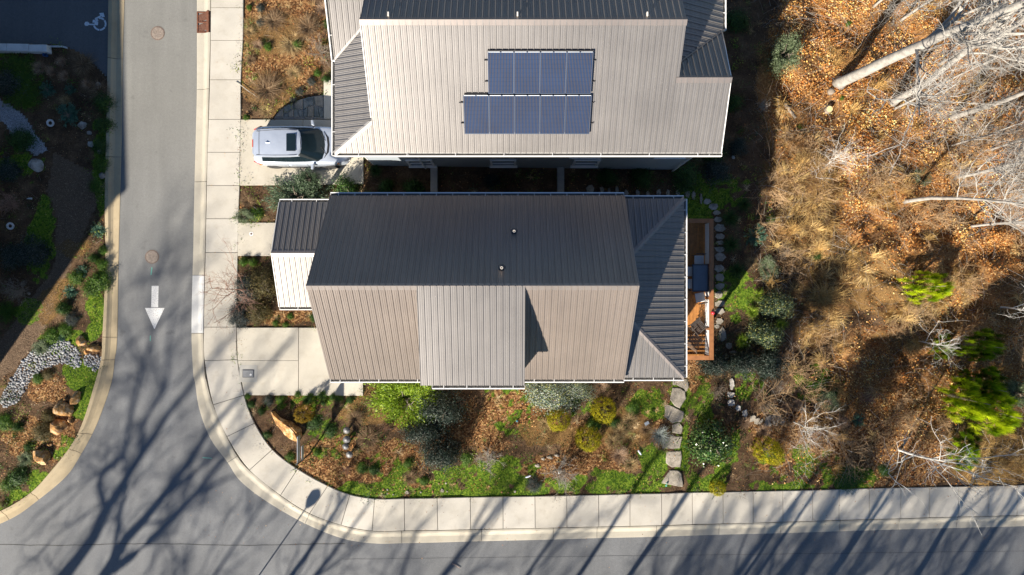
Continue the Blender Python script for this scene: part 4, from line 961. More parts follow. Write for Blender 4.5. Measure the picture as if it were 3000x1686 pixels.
# ================================================================ CAR
def build_car():
    M_car = None
    m, nt, b, L = newmat('silver_car_paint'); b.inputs['Base Color'].default_value = (.50, .56, .66, 1); b.inputs['Metallic'].default_value = .45; b.inputs['Roughness'].default_value = .34; b.inputs['Coat Weight'].default_value = .6; b.inputs['Coat Roughness'].default_value = .06; M_car = m
    geo = nt.nodes.new('ShaderNodeNewGeometry'); nz = noise_node(nt, geo.outputs['Position'], 3, 3); r = ramp(nt, nz.outputs[0], [(.3, (.46, .52, .62)), (.7, (.53, .59, .69))]); L.new(r.outputs[0], b.inputs['Base Color'])
    M_g = simple('car_glass', (.008, .016, .022), .06, spec=.45); M_trim = simple('black_trim', (.018, .018, .02), .45); M_red = simple('red_lens', (.5, .02, .02), .2); M_or = simple('amber_lens', (.8, .25, .03), .25)
    M_ty = simple('tyre_rubber', (.025, .025, .026), .85, fine=.1); M_rim = simple('alloy', (.6, .62, .64), .3, .8); M_lens = simple('headlamp_lens', (.25, .28, .32), .1, .3)
    cx, cy, _ = W(884, 426, .8); cx += .02; cy = 6.52
    t = empty('parked_car', (cx, cy, float(gbase(cx)) + .125), 'silver hatchback with dark sunroof parked nose under the upper house roof', 'car')
    Lh = 2.22
    # stations x (rear -> front): half width at belt, belt z, sill half width, hood/deck centre z
    st = [(-2.22, .52, .62, .56), (-2.18, .70, .80, .66), (-2.05, .80, .93, .74), (-1.8, .865, .99, .80), (-1.3, .895, 1.0, .84), (-.6, .90, .985, .86), (.2, .90, .96, .86), (.8, .895, .94, .84), (1.25, .88, .92, .84), (1.6, .86, .86, .82), (1.9, .81, .78, .77), (2.08, .70, .70, .68), (2.18, .52, .62, .54)]
    vs = []; fs = []
    def sect(x, w, zb, ws):
        cz = zb + (.03 if x > .9 else .04)
        pts = [(ws * .93, .22), (w * .985, .34), (w + .012, .52), (w + .004, zb - .24), (w - .012, zb - .10), (w - .05, zb - .02), (w - .14, zb + .01), (w * .6, cz), (w * .3, cz + .012), (0, cz + .016)]
        return [(x, y, z) for y, z in pts] + [(x, -y, z) for y, z in pts[-2::-1]]
    X = catmull([np.array(s) for s in st], 3)
    S = [sect(*s) for s in X]; m_ = len(S[0])
    for r in S: vs += r
    for i in range(len(S) - 1):
        for k in range(m_ - 1): fs.append((i * m_ + k, (i + 1) * m_ + k, (i + 1) * m_ + k + 1, i * m_ + k + 1))
    fs += [tuple(range(m_)), tuple(range(len(vs) - 1, len(vs) - 1 - m_, -1))]
    body = MB().add(vs, fs).build('body', M_car, t, True)
    # greenhouse
    zb = .97; bel = [(-2.14, .58), (-2.06, .70), (-1.7, .775), (-1.0, .80), (-.3, .81), (.35, .80), (.80, .76), (1.06, .62), (1.19, .35), (1.23, 0)]
    rf_ = [(-1.98, .50), (-1.93, .58), (-1.6, .615), (-1.05, .63), (-.45, .625), (-.15, .60), (.03, .58), (.12, .45), (.16, .25), (.18, 0)]
    zr = [1.33, 1.345, 1.41, 1.475, 1.50, 1.485, 1.46, 1.455, 1.455, 1.455]
    def ring(P, zz): return [(x, y, z) for (x, y), z in zip(P, zz)] + [(x, -y, z) for (x, y), z in list(zip(P, zz))[-2::-1]]
    B_ = ring(bel, [zb, zb + .005, zb + .01, zb, .985, .97, .94, .93, .925, .925]); R_ = ring(rf_, zr); n = len(B_)
    R2 = [(x + (-.02 if x > 0 else .02) * 0, y * .985, z - .012) for x, y, z in R_]
    def facing(i0, i1, name, mat, push=0.0, inset=.06):
        b = MB(); k = i1 - i0
        vb = [Vector(B_[i % n]) for i in range(i0, i1 + 1)]; vr_ = [Vector(R2[i % n]) for i in range(i0, i1 + 1)]
        lo = [p.lerp(q, inset) for p, q in zip(vb, vr_)]; hi = [p.lerp(q, 1 - inset) for p, q in zip(vb, vr_)]
        c = Vector((-.3, 0, 1.1))
        off = [((p + q) / 2 - c) for p, q in zip(vb, vr_)]; off = [Vector((o.x * .5, o.y * 1.5, 0)).normalized() * push for o in off]
        b.add([p + o for p, o in zip(lo, off)] + [p + o for p, o in zip(hi, off)], [(i, i + 1, i + 2 + k, i + 1 + k) for i in range(k)]); return b.build(name, mat, t, True)
    # full shell (pillars) in paint then glass proud of it
    b = MB(); b.add(B_ + R2, [(i, (i + 1) % n, (i + 1) % n + n, i + n) for i in range(n)]); b.build('pillar_frame', M_car, t, False)
    facing(6, 12, 'windshield', M_g, .008, .02)
    facing(2, 3, 'rear_side_window', M_g, .008, .14); facing(3, 6, 'front_side_window', M_g, .008, .14)
    facing(12, 15, 'front_side_window', M_g, .008, .14); facing(15, 16, 'rear_side_window', M_g, .008, .14)
    facing(18, 19, 'rear_window', M_g, .008, .1)
    MB().tube([(-1.72, -.54, 1.425), (-1.72, 0, 1.462), (-1.72, .54, 1.425)], .007, 4).build('hatch_seam', M_trim, t)
    # roof skin, domed grid
    b = MB(); xs = [p[0] for p in rf_]; 
    half = [(x, y, z) for (x, y), z in zip(rf_, zr)]; vs = []; N = 9
    for x, y, z in half[:-1]:
        for k in range(N):
            s = -1 + 2 * k / (N - 1); yy = y * s; vs.append((x, yy, z + .035 * (1 - s * s)))
    fs = [(i * N + k, (i + 1) * N + k, (i + 1) * N + k + 1, i * N + k + 1) for i in range(len(half) - 2) for k in range(N - 1)]
    b.add(vs, fs); b.build('roof', M_car, t, True)
    MB().box((-.24, 0, 1.532), (.42, .78, .012)).build('sunroof', M_g, t, bevel=.004)
    fin = MB().prism([(-1.38, -.012, 1.555), (-1.38, .012, 1.555), (-1.20, .01, 1.51), (-1.20, -.01, 1.51)], [(-1.40, -.028, 1.47), (-1.40, .028, 1.47), (-1.14, .02, 1.48), (-1.14, -.02, 1.48)]).build('antenna_fin', M_car, t)
    b = MB(); b.tube([(-1.85, .53, 1.385), (-1.0, .57, 1.49), (-.3, .565, 1.51), (0, .55, 1.49)], .012, 4); b.build('roof_seam', M_trim, t); b = MB(); b.tube([(-1.85, -.53, 1.385), (-1.0, -.57, 1.49), (-.3, -.565, 1.51), (0, -.55, 1.49)], .012, 4); b.build('roof_seam', M_trim, t)
    MB().box((-2.035, 0, 1.325), (.035, .34, .02)).build('high_brake_light', M_red, t)
    sp = MB(); sp.prism([(-2.06, -.44, 1.315), (-1.98, -.54, 1.33), (-1.80, -.56, 1.375), (-1.80, .56, 1.375), (-1.98, .54, 1.33), (-2.06, .44, 1.315)], [(-2.05, -.44, 1.28), (-1.98, -.54, 1.29), (-1.80, -.56, 1.30), (-1.80, .56, 1.30), (-1.98, .54, 1.29), (-2.05, .44, 1.28)]); sp.build('rear_spoiler', M_car, t, bevel=.01)
    for s in (-1, 1):
        MB().prism([(-2.17, s * .74, .86), (-1.90, s * .875, .86), (-1.88, s * .885, .78), (-2.19, s * .73, .74)], [(-2.10, s * .70, .86), (-1.88, s * .84, .86), (-1.86, s * .84, .78), (-2.10, s * .70, .74)]).build('tail_light', M_red, t)
        MB().box((-1.84, s * .882, .82), (.10, .03, .05)).build('side_marker', M_or, t)
        MB().prism([(1.62, s * .835, .80), (1.66, s * .70, .84), (2.06, s * .50, .74), (2.08, s * .66, .66)], [(1.62, s * .86, .70), (1.66, s * .66, .76), (2.09, s * .50, .62), (2.11, s * .64, .58)]).build('headlight', M_lens, t, bevel=.006)
        MB().box((1.70, s * .838, .80), (.10, .05, .035)).build('turn_signal', M_or, t)
        mr = MB().prism([(.52, s * .90, 1.06), (.66, s * .86, 1.06), (.60, s * 1.13, 1.04), (.50, s * 1.12, 1.04)], [(.54, s * .90, .93), (.68, s * .86, .93), (.62, s * 1.12, .92), (.52, s * 1.11, .92)]).build('mirror', M_car, t, bevel=.015)
        for x in (-.35,): MB().box((x - .15, s * .905, .80), (.16, .03, .028)).build('door_handle', M_car, t, bevel=.006)
        for x in (-.62, .28): MB().tube([(x, s * .916, .36), (x + .02, s * .915, .70), (x + .03, s * .89, .90)], .006, 4).build('door_seam', M_trim, t)
        MB().box((-.2, s * .905, .30), (2.5, .04, .10)).build('sill_trim', M_trim, t, bevel=.01)
        for x in (-1.36, 1.34):
            w = empty('wheel'); w.parent = t; w.location = (x, s * .82, .315)
            ty = MB(); prof = [(.20, -.10), (.29, -.105), (.315, -.07), (.315, .07), (.29, .105), (.20, .10)]
            ty.lathe((0, 0, 0), prof, 28); o = ty.build('tyre', M_ty, w, True); o.rotation_euler = (math.pi / 2, 0, 0)
            rm_ = MB(); rm_.lathe((0, 0, 0), [(.215, -.06), (.215, .06), (.19, .07), (.16, .03)], 28)
            for k in range(5):
                a = k * 2 * math.pi / 5; rm_.box((.11 * math.cos(a), .11 * math.sin(a), .085), (.20, .05, .02), a); rm_.box((.11 * math.cos(a), .11 * math.sin(a), -.085), (.20, .05, .02), a)
            o = rm_.build('rim', M_rim, w); o.rotation_euler = (math.pi / 2, 0, 0)
            ac = MB(); aa = [math.pi * k / 12 for k in range(13)]; ac.tube([(x + .35 * math.cos(a), s * .895, .30 + .35 * math.sin(a)) for a in aa], .022, 5); ac.build('wheel_arch', M_trim, t)
    # cabin seen through the glass edge, wipers, grille
    for yy in (.18, -.42): MB().tube([(1.17, yy, .965), (.98, yy + .30, 1.055)], .010, 4).build('wiper', M_trim, t)
    MB().prism([(1.08, -.62, .975), (1.21, -.34, .975), (1.25, 0, .975), (1.21, .34, .975), (1.08, .62, .975), (1.30, .34, .965), (1.34, 0, .965), (1.30, -.34, .965)], [(1.08, -.62, .90), (1.21, -.34, .90), (1.25, 0, .90), (1.21, .34, .90), (1.08, .62, .90), (1.30, .34, .90), (1.34, 0, .90), (1.30, -.34, .90)]).build('cowl', M_trim, t)
    MB().box((2.17, 0, .50), (.08, 1.0, .22)).build('grille', M_trim, t, bevel=.02); MB().box((-2.19, 0, .42), (.08, 1.1, .18)).build('rear_bumper_trim', M_trim, t, bevel=.02)
    MB().tube([(-2.28, -.55, .25), (-2.12, -.55, .26)], .035, 10).build('exhaust_tip', M_rim, t)
    for yy in (.50, -.50): MB().tube([(1.50, yy * .9, .945), (2.05, yy * .82, .80)], .008, 4).build('bonnet_crease', M_car, t)
build_car()
# ================================================================ VEGETATION
def unit(v): return v / np.maximum(np.linalg.norm(v, axis=-1, keepdims=True), 1e-9)
def leaf_quads(C, Nrm, size, asp=.5, rg=rng, fold=0.0):
    """rhombic leaves at C (N,3) with normals Nrm"""
    N = len(C); Nrm = unit(Nrm); r = rg.normal(size=(N, 3)); u = unit(np.cross(Nrm, r)); v = np.cross(Nrm, u)
    s = size * rg.uniform(.65, 1.3, (N, 1)) if np.isscalar(size) else size
    return np.stack([C + u * s * .5, C + v * s * asp * .5 + u * s * .05, C - u * s * .5, C - v * s * asp * .5 + u * s * .05], 1)
def pick_cols(N, cols, rg=rng, jit=.18):
    cols = np.array(cols, float); w = rg.integers(0, len(cols), N); f = rg.uniform(1 - jit, 1 + jit, (N, 1))
    return np.clip(cols[w] * f, 0, 1)
def seg_prisms(P0, P1, R0, R1, k=3):
    P0 = np.asarray(P0, float); P1 = np.asarray(P1, float); R0 = np.asarray(R0, float)[:, None, None]; R1 = np.asarray(R1, float)[:, None, None]
    d = unit(P1 - P0); h = np.where(np.abs(d[:, 2:3]) > .9, [[1., 0, 0]], [[0, 0, 1.]]); a = unit(np.cross(d, h)); b = np.cross(d, a)
    an = 2 * np.pi * np.arange(k) / k; ring = a[:, None] * np.cos(an)[None, :, None] + b[:, None] * np.sin(an)[None, :, None]
    V = np.concatenate([P0[:, None] + ring * R0, P1[:, None] + ring * R1], 1)      # N,2k,3
    N = len(P0); base = (np.arange(N) * 2 * k)[:, None]
    q = np.array([[i, (i + 1) % k, (i + 1) % k + k, i + k] for i in range(k)])
    return V.reshape(-1, 3), (base[:, :, None] + q[None]).reshape(-1, 4)

def mesh_leafy(name, n, size, cols, seed, lump=.28, hgt=1.0, mat=None, asp=.55, up=.5, inner=.45, hang=0, K=70, cs=.15):
    """foliage built from leaf clumps over a unit-radius dome (radius 1, height hgt)"""
    rg = np.random.default_rng(seed); kd = unit(rg.normal(size=(K, 3))); kd[:, 2] = np.abs(kd[:, 2]); kd = unit(kd + [0, 0, .05])
    kr = (1 - lump * rg.random(K)) * (inner + (1 - inner) * rg.random(K) ** .35) * (1 - cs * .6); kc = kd * kr[:, None]
    w = rg.integers(0, K, n); off = rg.normal(size=(n, 3)) * cs * rg.uniform(.7, 1.3, K)[w][:, None] * [1, 1, .8]
    C = kc[w] + off; Nm = unit(off + kd[w] * cs * 1.1) * 1.0 + rg.normal(size=(n, 3)) * .42 + np.array([0, 0, up * .4]); C[:, 2] *= hgt; C[:, 2] = np.maximum(C[:, 2], .02)
    tone = (.72 + .56 * rg.random(K))[w][:, None]
    return npmesh(name, leaf_quads(C, Nm, size, asp, rg), 4, mat or M_leaf, np.clip(pick_cols(n, cols, rg) * tone, 0, 1))
def mesh_blades(name, n, cols, seed, hgt=.8, w=.025, droop=.8, spread=1.0, mat=None, seg=3, dirbias=None):
    rg = np.random.default_rng(seed); a = rg.uniform(0, 2 * np.pi, n); L = rg.uniform(.55, 1.1, n) * spread; h = rg.uniform(.5, 1.1, n) * hgt
    o = np.stack([np.cos(a), np.sin(a), 0 * a], 1); b0 = rg.normal(size=(n, 3)) * .10; b0[:, 2] = 0
    if dirbias is not None: o = unit(o + np.array([math.cos(dirbias), math.sin(dirbias), 0]) * .9)
    sd = np.stack([-o[:, 1], o[:, 0], 0 * a], 1) + rg.normal(size=(n, 3)) * .3; sd = unit(sd)
    bend = rg.normal(size=n)[:, None] * .25
    Q = []; prev = b0; pw = w
    for k in range(1, seg + 1):
        t = k / seg; p = b0 + o * (L * t ** 1.2)[:, None] + sd * bend * t * t + np.array([0, 0, 1.]) * (h * (1.9 * t - droop * 1.35 * t * t))[:, None]
        p[:, 2] = np.maximum(p[:, 2], .01)
        nw = w * (1 - .85 * t); Q.append(np.stack([prev - sd * pw, prev + sd * pw, p + sd * nw, p - sd * nw], 1)); prev = p; pw = nw
    c = pick_cols(n, cols, rg); return npmesh(name, np.concatenate(Q), 4, mat or M_dry, np.concatenate([c] * seg))
def twig_segments(seed, n0, levels, L0, ratio, nb, spread, upb=.5, r0=.02, rr=.6, rise=.8, wander=.25):
    """branching stems from the origin; returns arrays"""
    rg = np.random.default_rng(seed); P = []; 
    a = rg.uniform(0, 2 * np.pi, n0); tl = rg.uniform(.15, 1, n0) * spread
    D = unit(np.stack([np.cos(a) * tl, np.sin(a) * tl, np.full(n0, rise)], 1)); S = rg.normal(size=(n0, 3)) * .04; S[:, 2] = 0; L = L0 * rg.uniform(.7, 1.2, n0); R = np.full(n0, r0)
    A0, A1, B0, B1 = [], [], [], []
    for lv in range(levels):
        pos, dr = S, D; sub = 3; pts = [S]
        for k in range(sub):
            dr = unit(dr + rg.normal(size=dr.shape) * wander * .5 + np.array([0, 0, .03 * upb])); nx = pos + dr * (L / sub)[:, None]; nx[:, 2] = np.maximum(nx[:, 2], .01)
            A0.append(pos); A1.append(nx); B0.append(R * (1 - .45 * k / sub)); B1.append(R * (1 - .45 * (k + 1) / sub)); pos = nx; pts.append(nx)
        if lv == levels - 1: break
        allp = np.stack(pts, 1); m = len(S); pi = np.repeat(np.arange(m), nb); t = rg.uniform(.25, 1, m * nb) * sub; i0 = np.minimum(t.astype(int), sub - 1); f = (t - i0)[:, None]
        S2 = allp[pi, i0] * (1 - f) + allp[pi, i0 + 1] * f; D = unit(dr[pi] + rg.normal(size=(m * nb, 3)) * .75 + np.array([0, 0, .1 * upb])); L = L[pi] * ratio * rg.uniform(.6, 1.2, m * nb); R = R[pi] * rr; S = S2
    return np.concatenate(A0), np.concatenate(A1), np.concatenate(B0), np.concatenate(B1)
def mesh_twigs(name, mat, **k):
    A, B, a, b = twig_segments(**k); V, Fq = seg_prisms(A, B, a, b, 3); return idxmesh(name, V, Fq, mat)
def mesh_fronds(name, n, m, cols, seed, L=1.0, size=.12, mat=None, rise=.55, width=.11):
    """feathery arching fronds (rosemary, juniper, acacia-like)"""
    rg = np.random.default_rng(seed); a = rg.uniform(0, 2 * np.pi, n); ln = rg.uniform(.45, 1.05, n) * L; rs = rg.uniform(.2, 1.1, n) * rise
    t = rg.random((n, m)) ** .8; o = np.stack([np.cos(a), np.sin(a), 0 * a], 1); sd = np.stack([-o[:, 1], o[:, 0], 0 * a], 1)
    C = o[:, None] * (ln[:, None] * t)[..., None] + np.array([0, 0, 1.]) * (rs[:, None] * (1.7 * t - .95 * t * t) + .03)[..., None] + sd[:, None] * (rg.normal(size=(n, m)) * width * (.4 + t))[..., None] * .5 + sd[:, None] * (rg.normal(size=n)[:, None] * .25 * t * t)[..., None]
    C = C.reshape(-1, 3); C += rg.normal(size=C.shape) * .02; N = len(C)
    u = unit(np.repeat(o, m, 0) + rg.normal(size=(N, 3)) * .5 + [0, 0, .3]); nr = unit(rg.normal(size=(N, 3)) + [0, 0, 1.2]); v = unit(np.cross(nr, u)); s = size * rg.uniform(.6, 1.2, (N, 1))
    Q = np.stack([C + u * s * .6, C + v * s * .14, C - u * s * .4, C - v * s * .14], 1); return npmesh(name, Q, 4, mat or M_leaf, pick_cols(N, cols, rg))
def mesh_pine(name, n, m, cols, seed, size=.34, flat=.55):
    """whorls of branch tips, each a ball of needles; unit radius"""
    rg = np.random.default_rng(seed); a = np.arange(n) * 2.399 + rg.normal(size=n) * .25; r = np.sqrt((np.arange(n) + .5) / n); r = r * (.62 + .62 * vnoise(np.cos(a) * 2 + 9, np.sin(a) * 2 + 9, 1.4, seed + 90, 2)); z = flat * (1.1 - r * .85) * rg.uniform(.55, 1.15, n) + .08
    c = np.stack([np.cos(a) * r, np.sin(a) * r, z], 1); ax = unit(np.stack([np.cos(a) * r, np.sin(a) * r, 0 * a + .8], 1) + rg.normal(size=(n, 3)) * .15)
    C = np.repeat(c, m, 0); d = unit(np.repeat(ax, m, 0) * .75 + rg.normal(size=(n * m, 3)) * .6); s = size * np.repeat(rg.uniform(.65, 1.2, n), m)[:, None] * rg.uniform(.6, 1.05, (n * m, 1)); C = C + d * s * rg.uniform(0, .35, (n * m, 1))
    v = unit(np.cross(d, rg.normal(size=d.shape))) * size * .035
    Q = np.stack([C - v, C + v, C + d * s * .8 + v * .3, C + d * s * .8 - v * .3], 1); col = pick_cols(n, cols, rg, .2)
    # bare inner branches
    return npmesh(name, Q, 4, M_need, np.repeat(col, m, 0))
def stem_mesh(name, seed, mat, n=9, hgt=.8, r=.03):
    return mesh_twigs(name, mat, seed=seed, n0=n, levels=2, L0=hgt, ratio=.55, nb=3, spread=1.0, r0=r)

DG = [(.014, .028, .020), (.022, .042, .031), (.04, .06, .05), (.13, .15, .13)]
GG = [(.08, .13, .10), (.16, .22, .17), (.26, .32, .25), (.36, .38, .14), (.42, .45, .40)]
LG = [(.03, .08, .012), (.05, .13, .015), (.09, .19, .02), (.16, .26, .035)]
MG = [(.022, .06, .012), (.04, .10, .018), (.07, .14, .025)]
GO = [(.26, .24, .008), (.42, .37, .01), (.56, .48, .015), (.10, .13, .008)]
GO2 = [(.22, .15, .015), (.36, .22, .02), (.44, .27, .03), (.14, .12, .012)]
TE_ = [(.05, .13, .09), (.08, .18, .12), (.12, .24, .16)]
BR = [(.10, .06, .035), (.16, .10, .055), (.24, .16, .09), (.32, .23, .14)]
ST = [(.28, .19, .09), (.40, .29, .14), (.52, .39, .20), (.20, .13, .065)]
LIME = [(.19, .30, .015), (.28, .42, .02), (.38, .52, .04), (.12, .22, .015)]
OL = [(.10, .09, .03), (.15, .13, .045), (.08, .07, .03), (.20, .15, .06)]
GREY = [(.05, .065, .062), (.08, .10, .095), (.12, .14, .13), (.035, .045, .04)]
SAGE = [(.14, .19, .10), (.20, .26, .14), (.26, .32, .19), (.10, .14, .07)]
SILV = [(.30, .34, .33), (.40, .45, .43), (.22, .25, .24)]

ME = dict(
 leafy_dark=mesh_leafy('dark_foliage', 7500, .060, DG, 1, .42, K=90), leafy_grey=mesh_leafy('grey_green_foliage', 7500, .060, GG, 2, .42, K=100), leafy_fleck=mesh_leafy('flecked_foliage', 7500, .065, [(.03, .06, .03), (.05, .09, .05), (.08, .13, .08), (.14, .17, .12), (.36, .38, .12)], 22, .45, K=95), leafy_green=mesh_leafy('green_foliage', 4200, .085, LG, 3, .5, K=34, cs=.2),
 leafy_mid=mesh_leafy('mid_green_foliage', 4600, .085, MG, 4, .5, K=38, cs=.19), leafy_gloss=mesh_leafy('glossy_foliage', 4200, .085, [(.02, .06, .012), (.035, .10, .02), (.08, .15, .03), (.16, .22, .08)], 5, .36, mat=M_leafg),
 globe=mesh_leafy('golden_foliage', 9000, .060, GO, 6, .08, 1.25, inner=.80, asp=.4, K=230, cs=.062), globe2=mesh_leafy('orange_gold_foliage', 7000, .065, GO2, 7, .06, 1.3, inner=.84, asp=.4, K=230, cs=.055),
 teal=mesh_fronds('blue_green_foliage', 60, 40, TE_, 8, 1.0, .16), rosemary=mesh_fronds('rosemary_foliage', 150, 70, [(.06, .10, .05), (.10, .16, .09), (.16, .22, .13), (.04, .07, .04)], 9, 1.0, .085, rise=.75),
 juniper=mesh_fronds('juniper_foliage', 120, 70, [(.045, .10, .012), (.08, .16, .015), (.14, .22, .02)], 10, 1.0, .09, rise=.35), lime=mesh_fronds('lime_foliage', 130, 110, LIME, 11, 1.0, .085, rise=.9, width=.13),
 olive=mesh_leafy('olive_brown_foliage', 6500, .055, OL, 12, .45, K=80, cs=.14), greydk=mesh_leafy('charcoal_green_foliage', 6500, .055, GREY, 13, .38, K=80, cs=.14), sage=mesh_fronds('sage_foliage', 110, 75, SAGE, 14, 1.0, .10, rise=.8, width=.2),
 pine=mesh_pine('pine_needles', 62, 110, [(.48, .60, .01), (.62, .74, .02), (.76, .84, .05), (.22, .34, .01)], 15, size=.25), pinedk=mesh_pine('darker_pine_needles', 54, 100, [(.16, .28, .008), (.28, .42, .01), (.44, .58, .02), (.07, .13, .008)], 16, size=.24),
 straw=mesh_blades('straw_blades', 330, ST, 17, .55, .017), straw2=mesh_blades('straw_blades', 330, ST, 18, .45, .017, dirbias=.4), brown=mesh_blades('brown_blades', 420, BR, 19, .6, .014), pink=mesh_blades('tawny_blades', 420, [(.30, .20, .13), (.40, .28, .19), (.48, .36, .26), (.22, .14, .09)], 20, .8, .013, droop=.6),
 limeg=mesh_blades('lime_blades', 260, [(.12, .22, .015), (.20, .32, .02), (.30, .40, .05)], 21, .7, .024), darkg=mesh_blades('dark_blades', 260, [(.02, .06, .015), (.04, .09, .02), (.07, .12, .03)], 22, .7, .024), silver=mesh_blades('silver_blades', 200, SILV, 23, .9, .022, droop=.45),
 greyt=None)
TW = dict(pale=mesh_twigs('twigs', M_barkw, seed=31, n0=16, levels=3, L0=.75, ratio=.55, nb=5, spread=1.1, r0=.012), brownt=mesh_twigs('twigs', M_barkr, seed=32, n0=26, levels=3, L0=.7, ratio=.5, nb=5, spread=1.2, r0=.009),
          grey=mesh_twigs('twigs', M_barkd, seed=33, n0=22, levels=3, L0=.7, ratio=.55, nb=5, spread=1.1, r0=.010))
STEM = stem_mesh('stems', 40, M_barkd)
ntags = {}
def plant(kind, mk, px, py, rpx, h, label, cat='shrub', ry=None, part='foliage', tw=False, base=None, stems=True, group=None, rz=None, ratio=1.0):
    """one plant: centre of its canopy and radius in photograph pixels, height in metres"""
    g = G(px, py, h * .45); gx, gy = g[0], g[1]; gz_ = float(gtop(gx, gy)); r = rpx * (H - gz_ - h * .4) / F
    ryy = (ry or rpx) * (H - gz_ - h * .4) / F
    t = empty(kind, (gx, gy, gz_ - .02), label, cat, group, None)
    a = random.uniform(-.35, .35) if rz is None else rz
    if mk.startswith('leafy') or mk.startswith('grey') or mk in ('olive', 'globe', 'globe2', 'lime', 'rosemary') or mk in TW: r *= 1.14; ryy *= 1.14
    me = ME.get(mk) or TW.get(mk); o = link(part, me, t); o.scale = (r, ryy, h * ratio); o.rotation_euler = (0, 0, a if (ry or rpx) != rpx else random.uniform(0, 6.28))
    if stems and mk in ME and part == 'foliage': s = link('stem', STEM, t); s.scale = (r * .8, ryy * .8, h * .8)
    if tw: s = link('twigs', TW[tw], t); s.scale = (r, ryy, h)
    return t

P = plant
# south garden
P('golden_conifer', 'globe2', 888, 1214, 25, 1.1, 'small orange-gold globe conifer beside the big ochre boulder', 'conifer', ratio=.9)
P('golden_conifer', 'globe', 1770, 1205, 36, 1.25, 'upper right golden globe conifer of the three below the central house', 'conifer', group='golden globe conifers below the house')
P('golden_conifer', 'globe', 1637, 1232, 33, 1.1, 'golden globe conifer under the grey-green bush and pale twiggy shrub', 'conifer', group='golden globe conifers below the house')
P('golden_conifer', 'globe', 1725, 1286, 36, 1.15, 'lowest golden globe conifer, crossed by a thin branch shadow', 'conifer', group='golden globe conifers below the house')
P('golden_conifer', 'globe', 2252, 1322, 35, 1.9, 'golden conifer standing alone below the pile of tan stones', 'conifer', 36)
P('golden_conifer', 'globe', 2103, 1430, 23, .6, 'low golden conifer touching the sidewalk below the glossy evergreen', 'conifer')
P('lime_shrub', 'lime', 1185, 1168, 106, 1.4, 'bright lime feathery shrub emerging from under the central house eave', 'shrub', 80)
P('dark_shrub', 'leafy_dark', 1295, 1195, 76, 2.6, 'large blue-green evergreen touching the lime feathery shrub', 'shrub', 62)
P('dark_shrub', 'leafy_dark', 1235, 1262, 66, 1.9, 'blue-green evergreen on the left of the dark cluster', 'shrub', 50)
P('dark_shrub', 'leafy_dark', 1290, 1330, 64, 2.2, 'blue-green evergreen at the bottom of the dark cluster, next to the lawn', 'shrub', 60)
P('grey_green_shrub', 'leafy_grey', 1610, 1158, 88, 1.3, 'wide grey-green bush under the gutter right of the dormer', 'shrub', 56)
P('grey_green_shrub', 'leafy_grey', 1690, 1142, 54, 1.1, 'smaller grey-green bush at the right end of the wide bush', 'shrub', 36)
P('bare_shrub', 'pale', 1660, 1190, 25, .8, 'small pale bare shrub above the middle golden conifer', part='twigs')
P('bare_shrub', 'pale', 1430, 1352, 52, 1.4, 'white-twigged bare shrub on the lawn right of the dark cluster', part='twigs')
P('bare_shrub', 'pale', 1640, 1388, 66, 1.7, 'wide pale bare shrub reaching over the sidewalk edge', part='twigs')
P('silver_shrub', 'silver', 1932, 1275, 32, .7, 'silvery spiky shrub beside the stepping stones', part='blades')
for (px, py, r, mk, lb) in ((1845, 1234, 28, 'straw', 'straw grass clump left of the grey plaque'), (1820, 1265, 28, 'straw', 'straw grass clump just under the highest straw clump'), (1797, 1295, 28, 'straw', 'straw grass clump right of the lowest golden conifer'),
      (1815, 1334, 30, 'pink', 'tawny grass clump below the three straw clumps'), (1597, 1243, 22, 'straw', 'small straw clump left of the middle golden conifer'), (1851, 1362, 27, 'straw', 'straw clump close above the bottom lawn'), (1893, 1258, 22, 'brown', 'brown grass clump beneath the grey plaque'), (1759, 1131, 24, 'pink', 'tawny grass under the gutter right of the grey-green bush'), (1808, 1175, 20, 'brown', 'rusty brown clump right of the upper golden conifer'),
      (2298, 1191, 18, 'pink', 'left of two pink-tan grass balls above the tan stones'), (2331, 1184, 18, 'pink', 'right of two pink-tan grass balls above the tan stones'), (2465, 1237, 22, 'pink', 'tawny grass ball right of the white ornament'), (2435, 1274, 17, 'pink', 'small tawny grass ball below the white ornament'), (2180, 1237, 19, 'pink', 'tawny grass ball left of the tan stones'), (2235, 1262, 22, 'pink', 'tawny grass ball directly below the tan stones'), (2130, 1222, 20, 'brown', 'brown grass clump left of the small stone chain'),
      (1095, 1180, 26, 'brown', 'brown clump left of the lime shrub'), (1040, 1226, 30, 'brown', 'brown dry clump above the garden lanterns'), (1078, 1290, 40, 'brown', 'large brown dry clump right of the garden lanterns'), (1040, 1325, 14, 'straw', 'small straw clump beside the lowest garden lantern'), (900, 1212 - 38, 18, 'darkg', 'dark green clump in the shadow of the small orange conifer'), (985, 1190, 20, 'brown', 'brown clump left of the dark sign shadow'), (1200, 1400, 24, 'brown', 'rusty leaf-strewn clump above the pebble line')):
    P('grass_clump', mk, px, py, r, .55, lb, 'grass clump', part='blades')
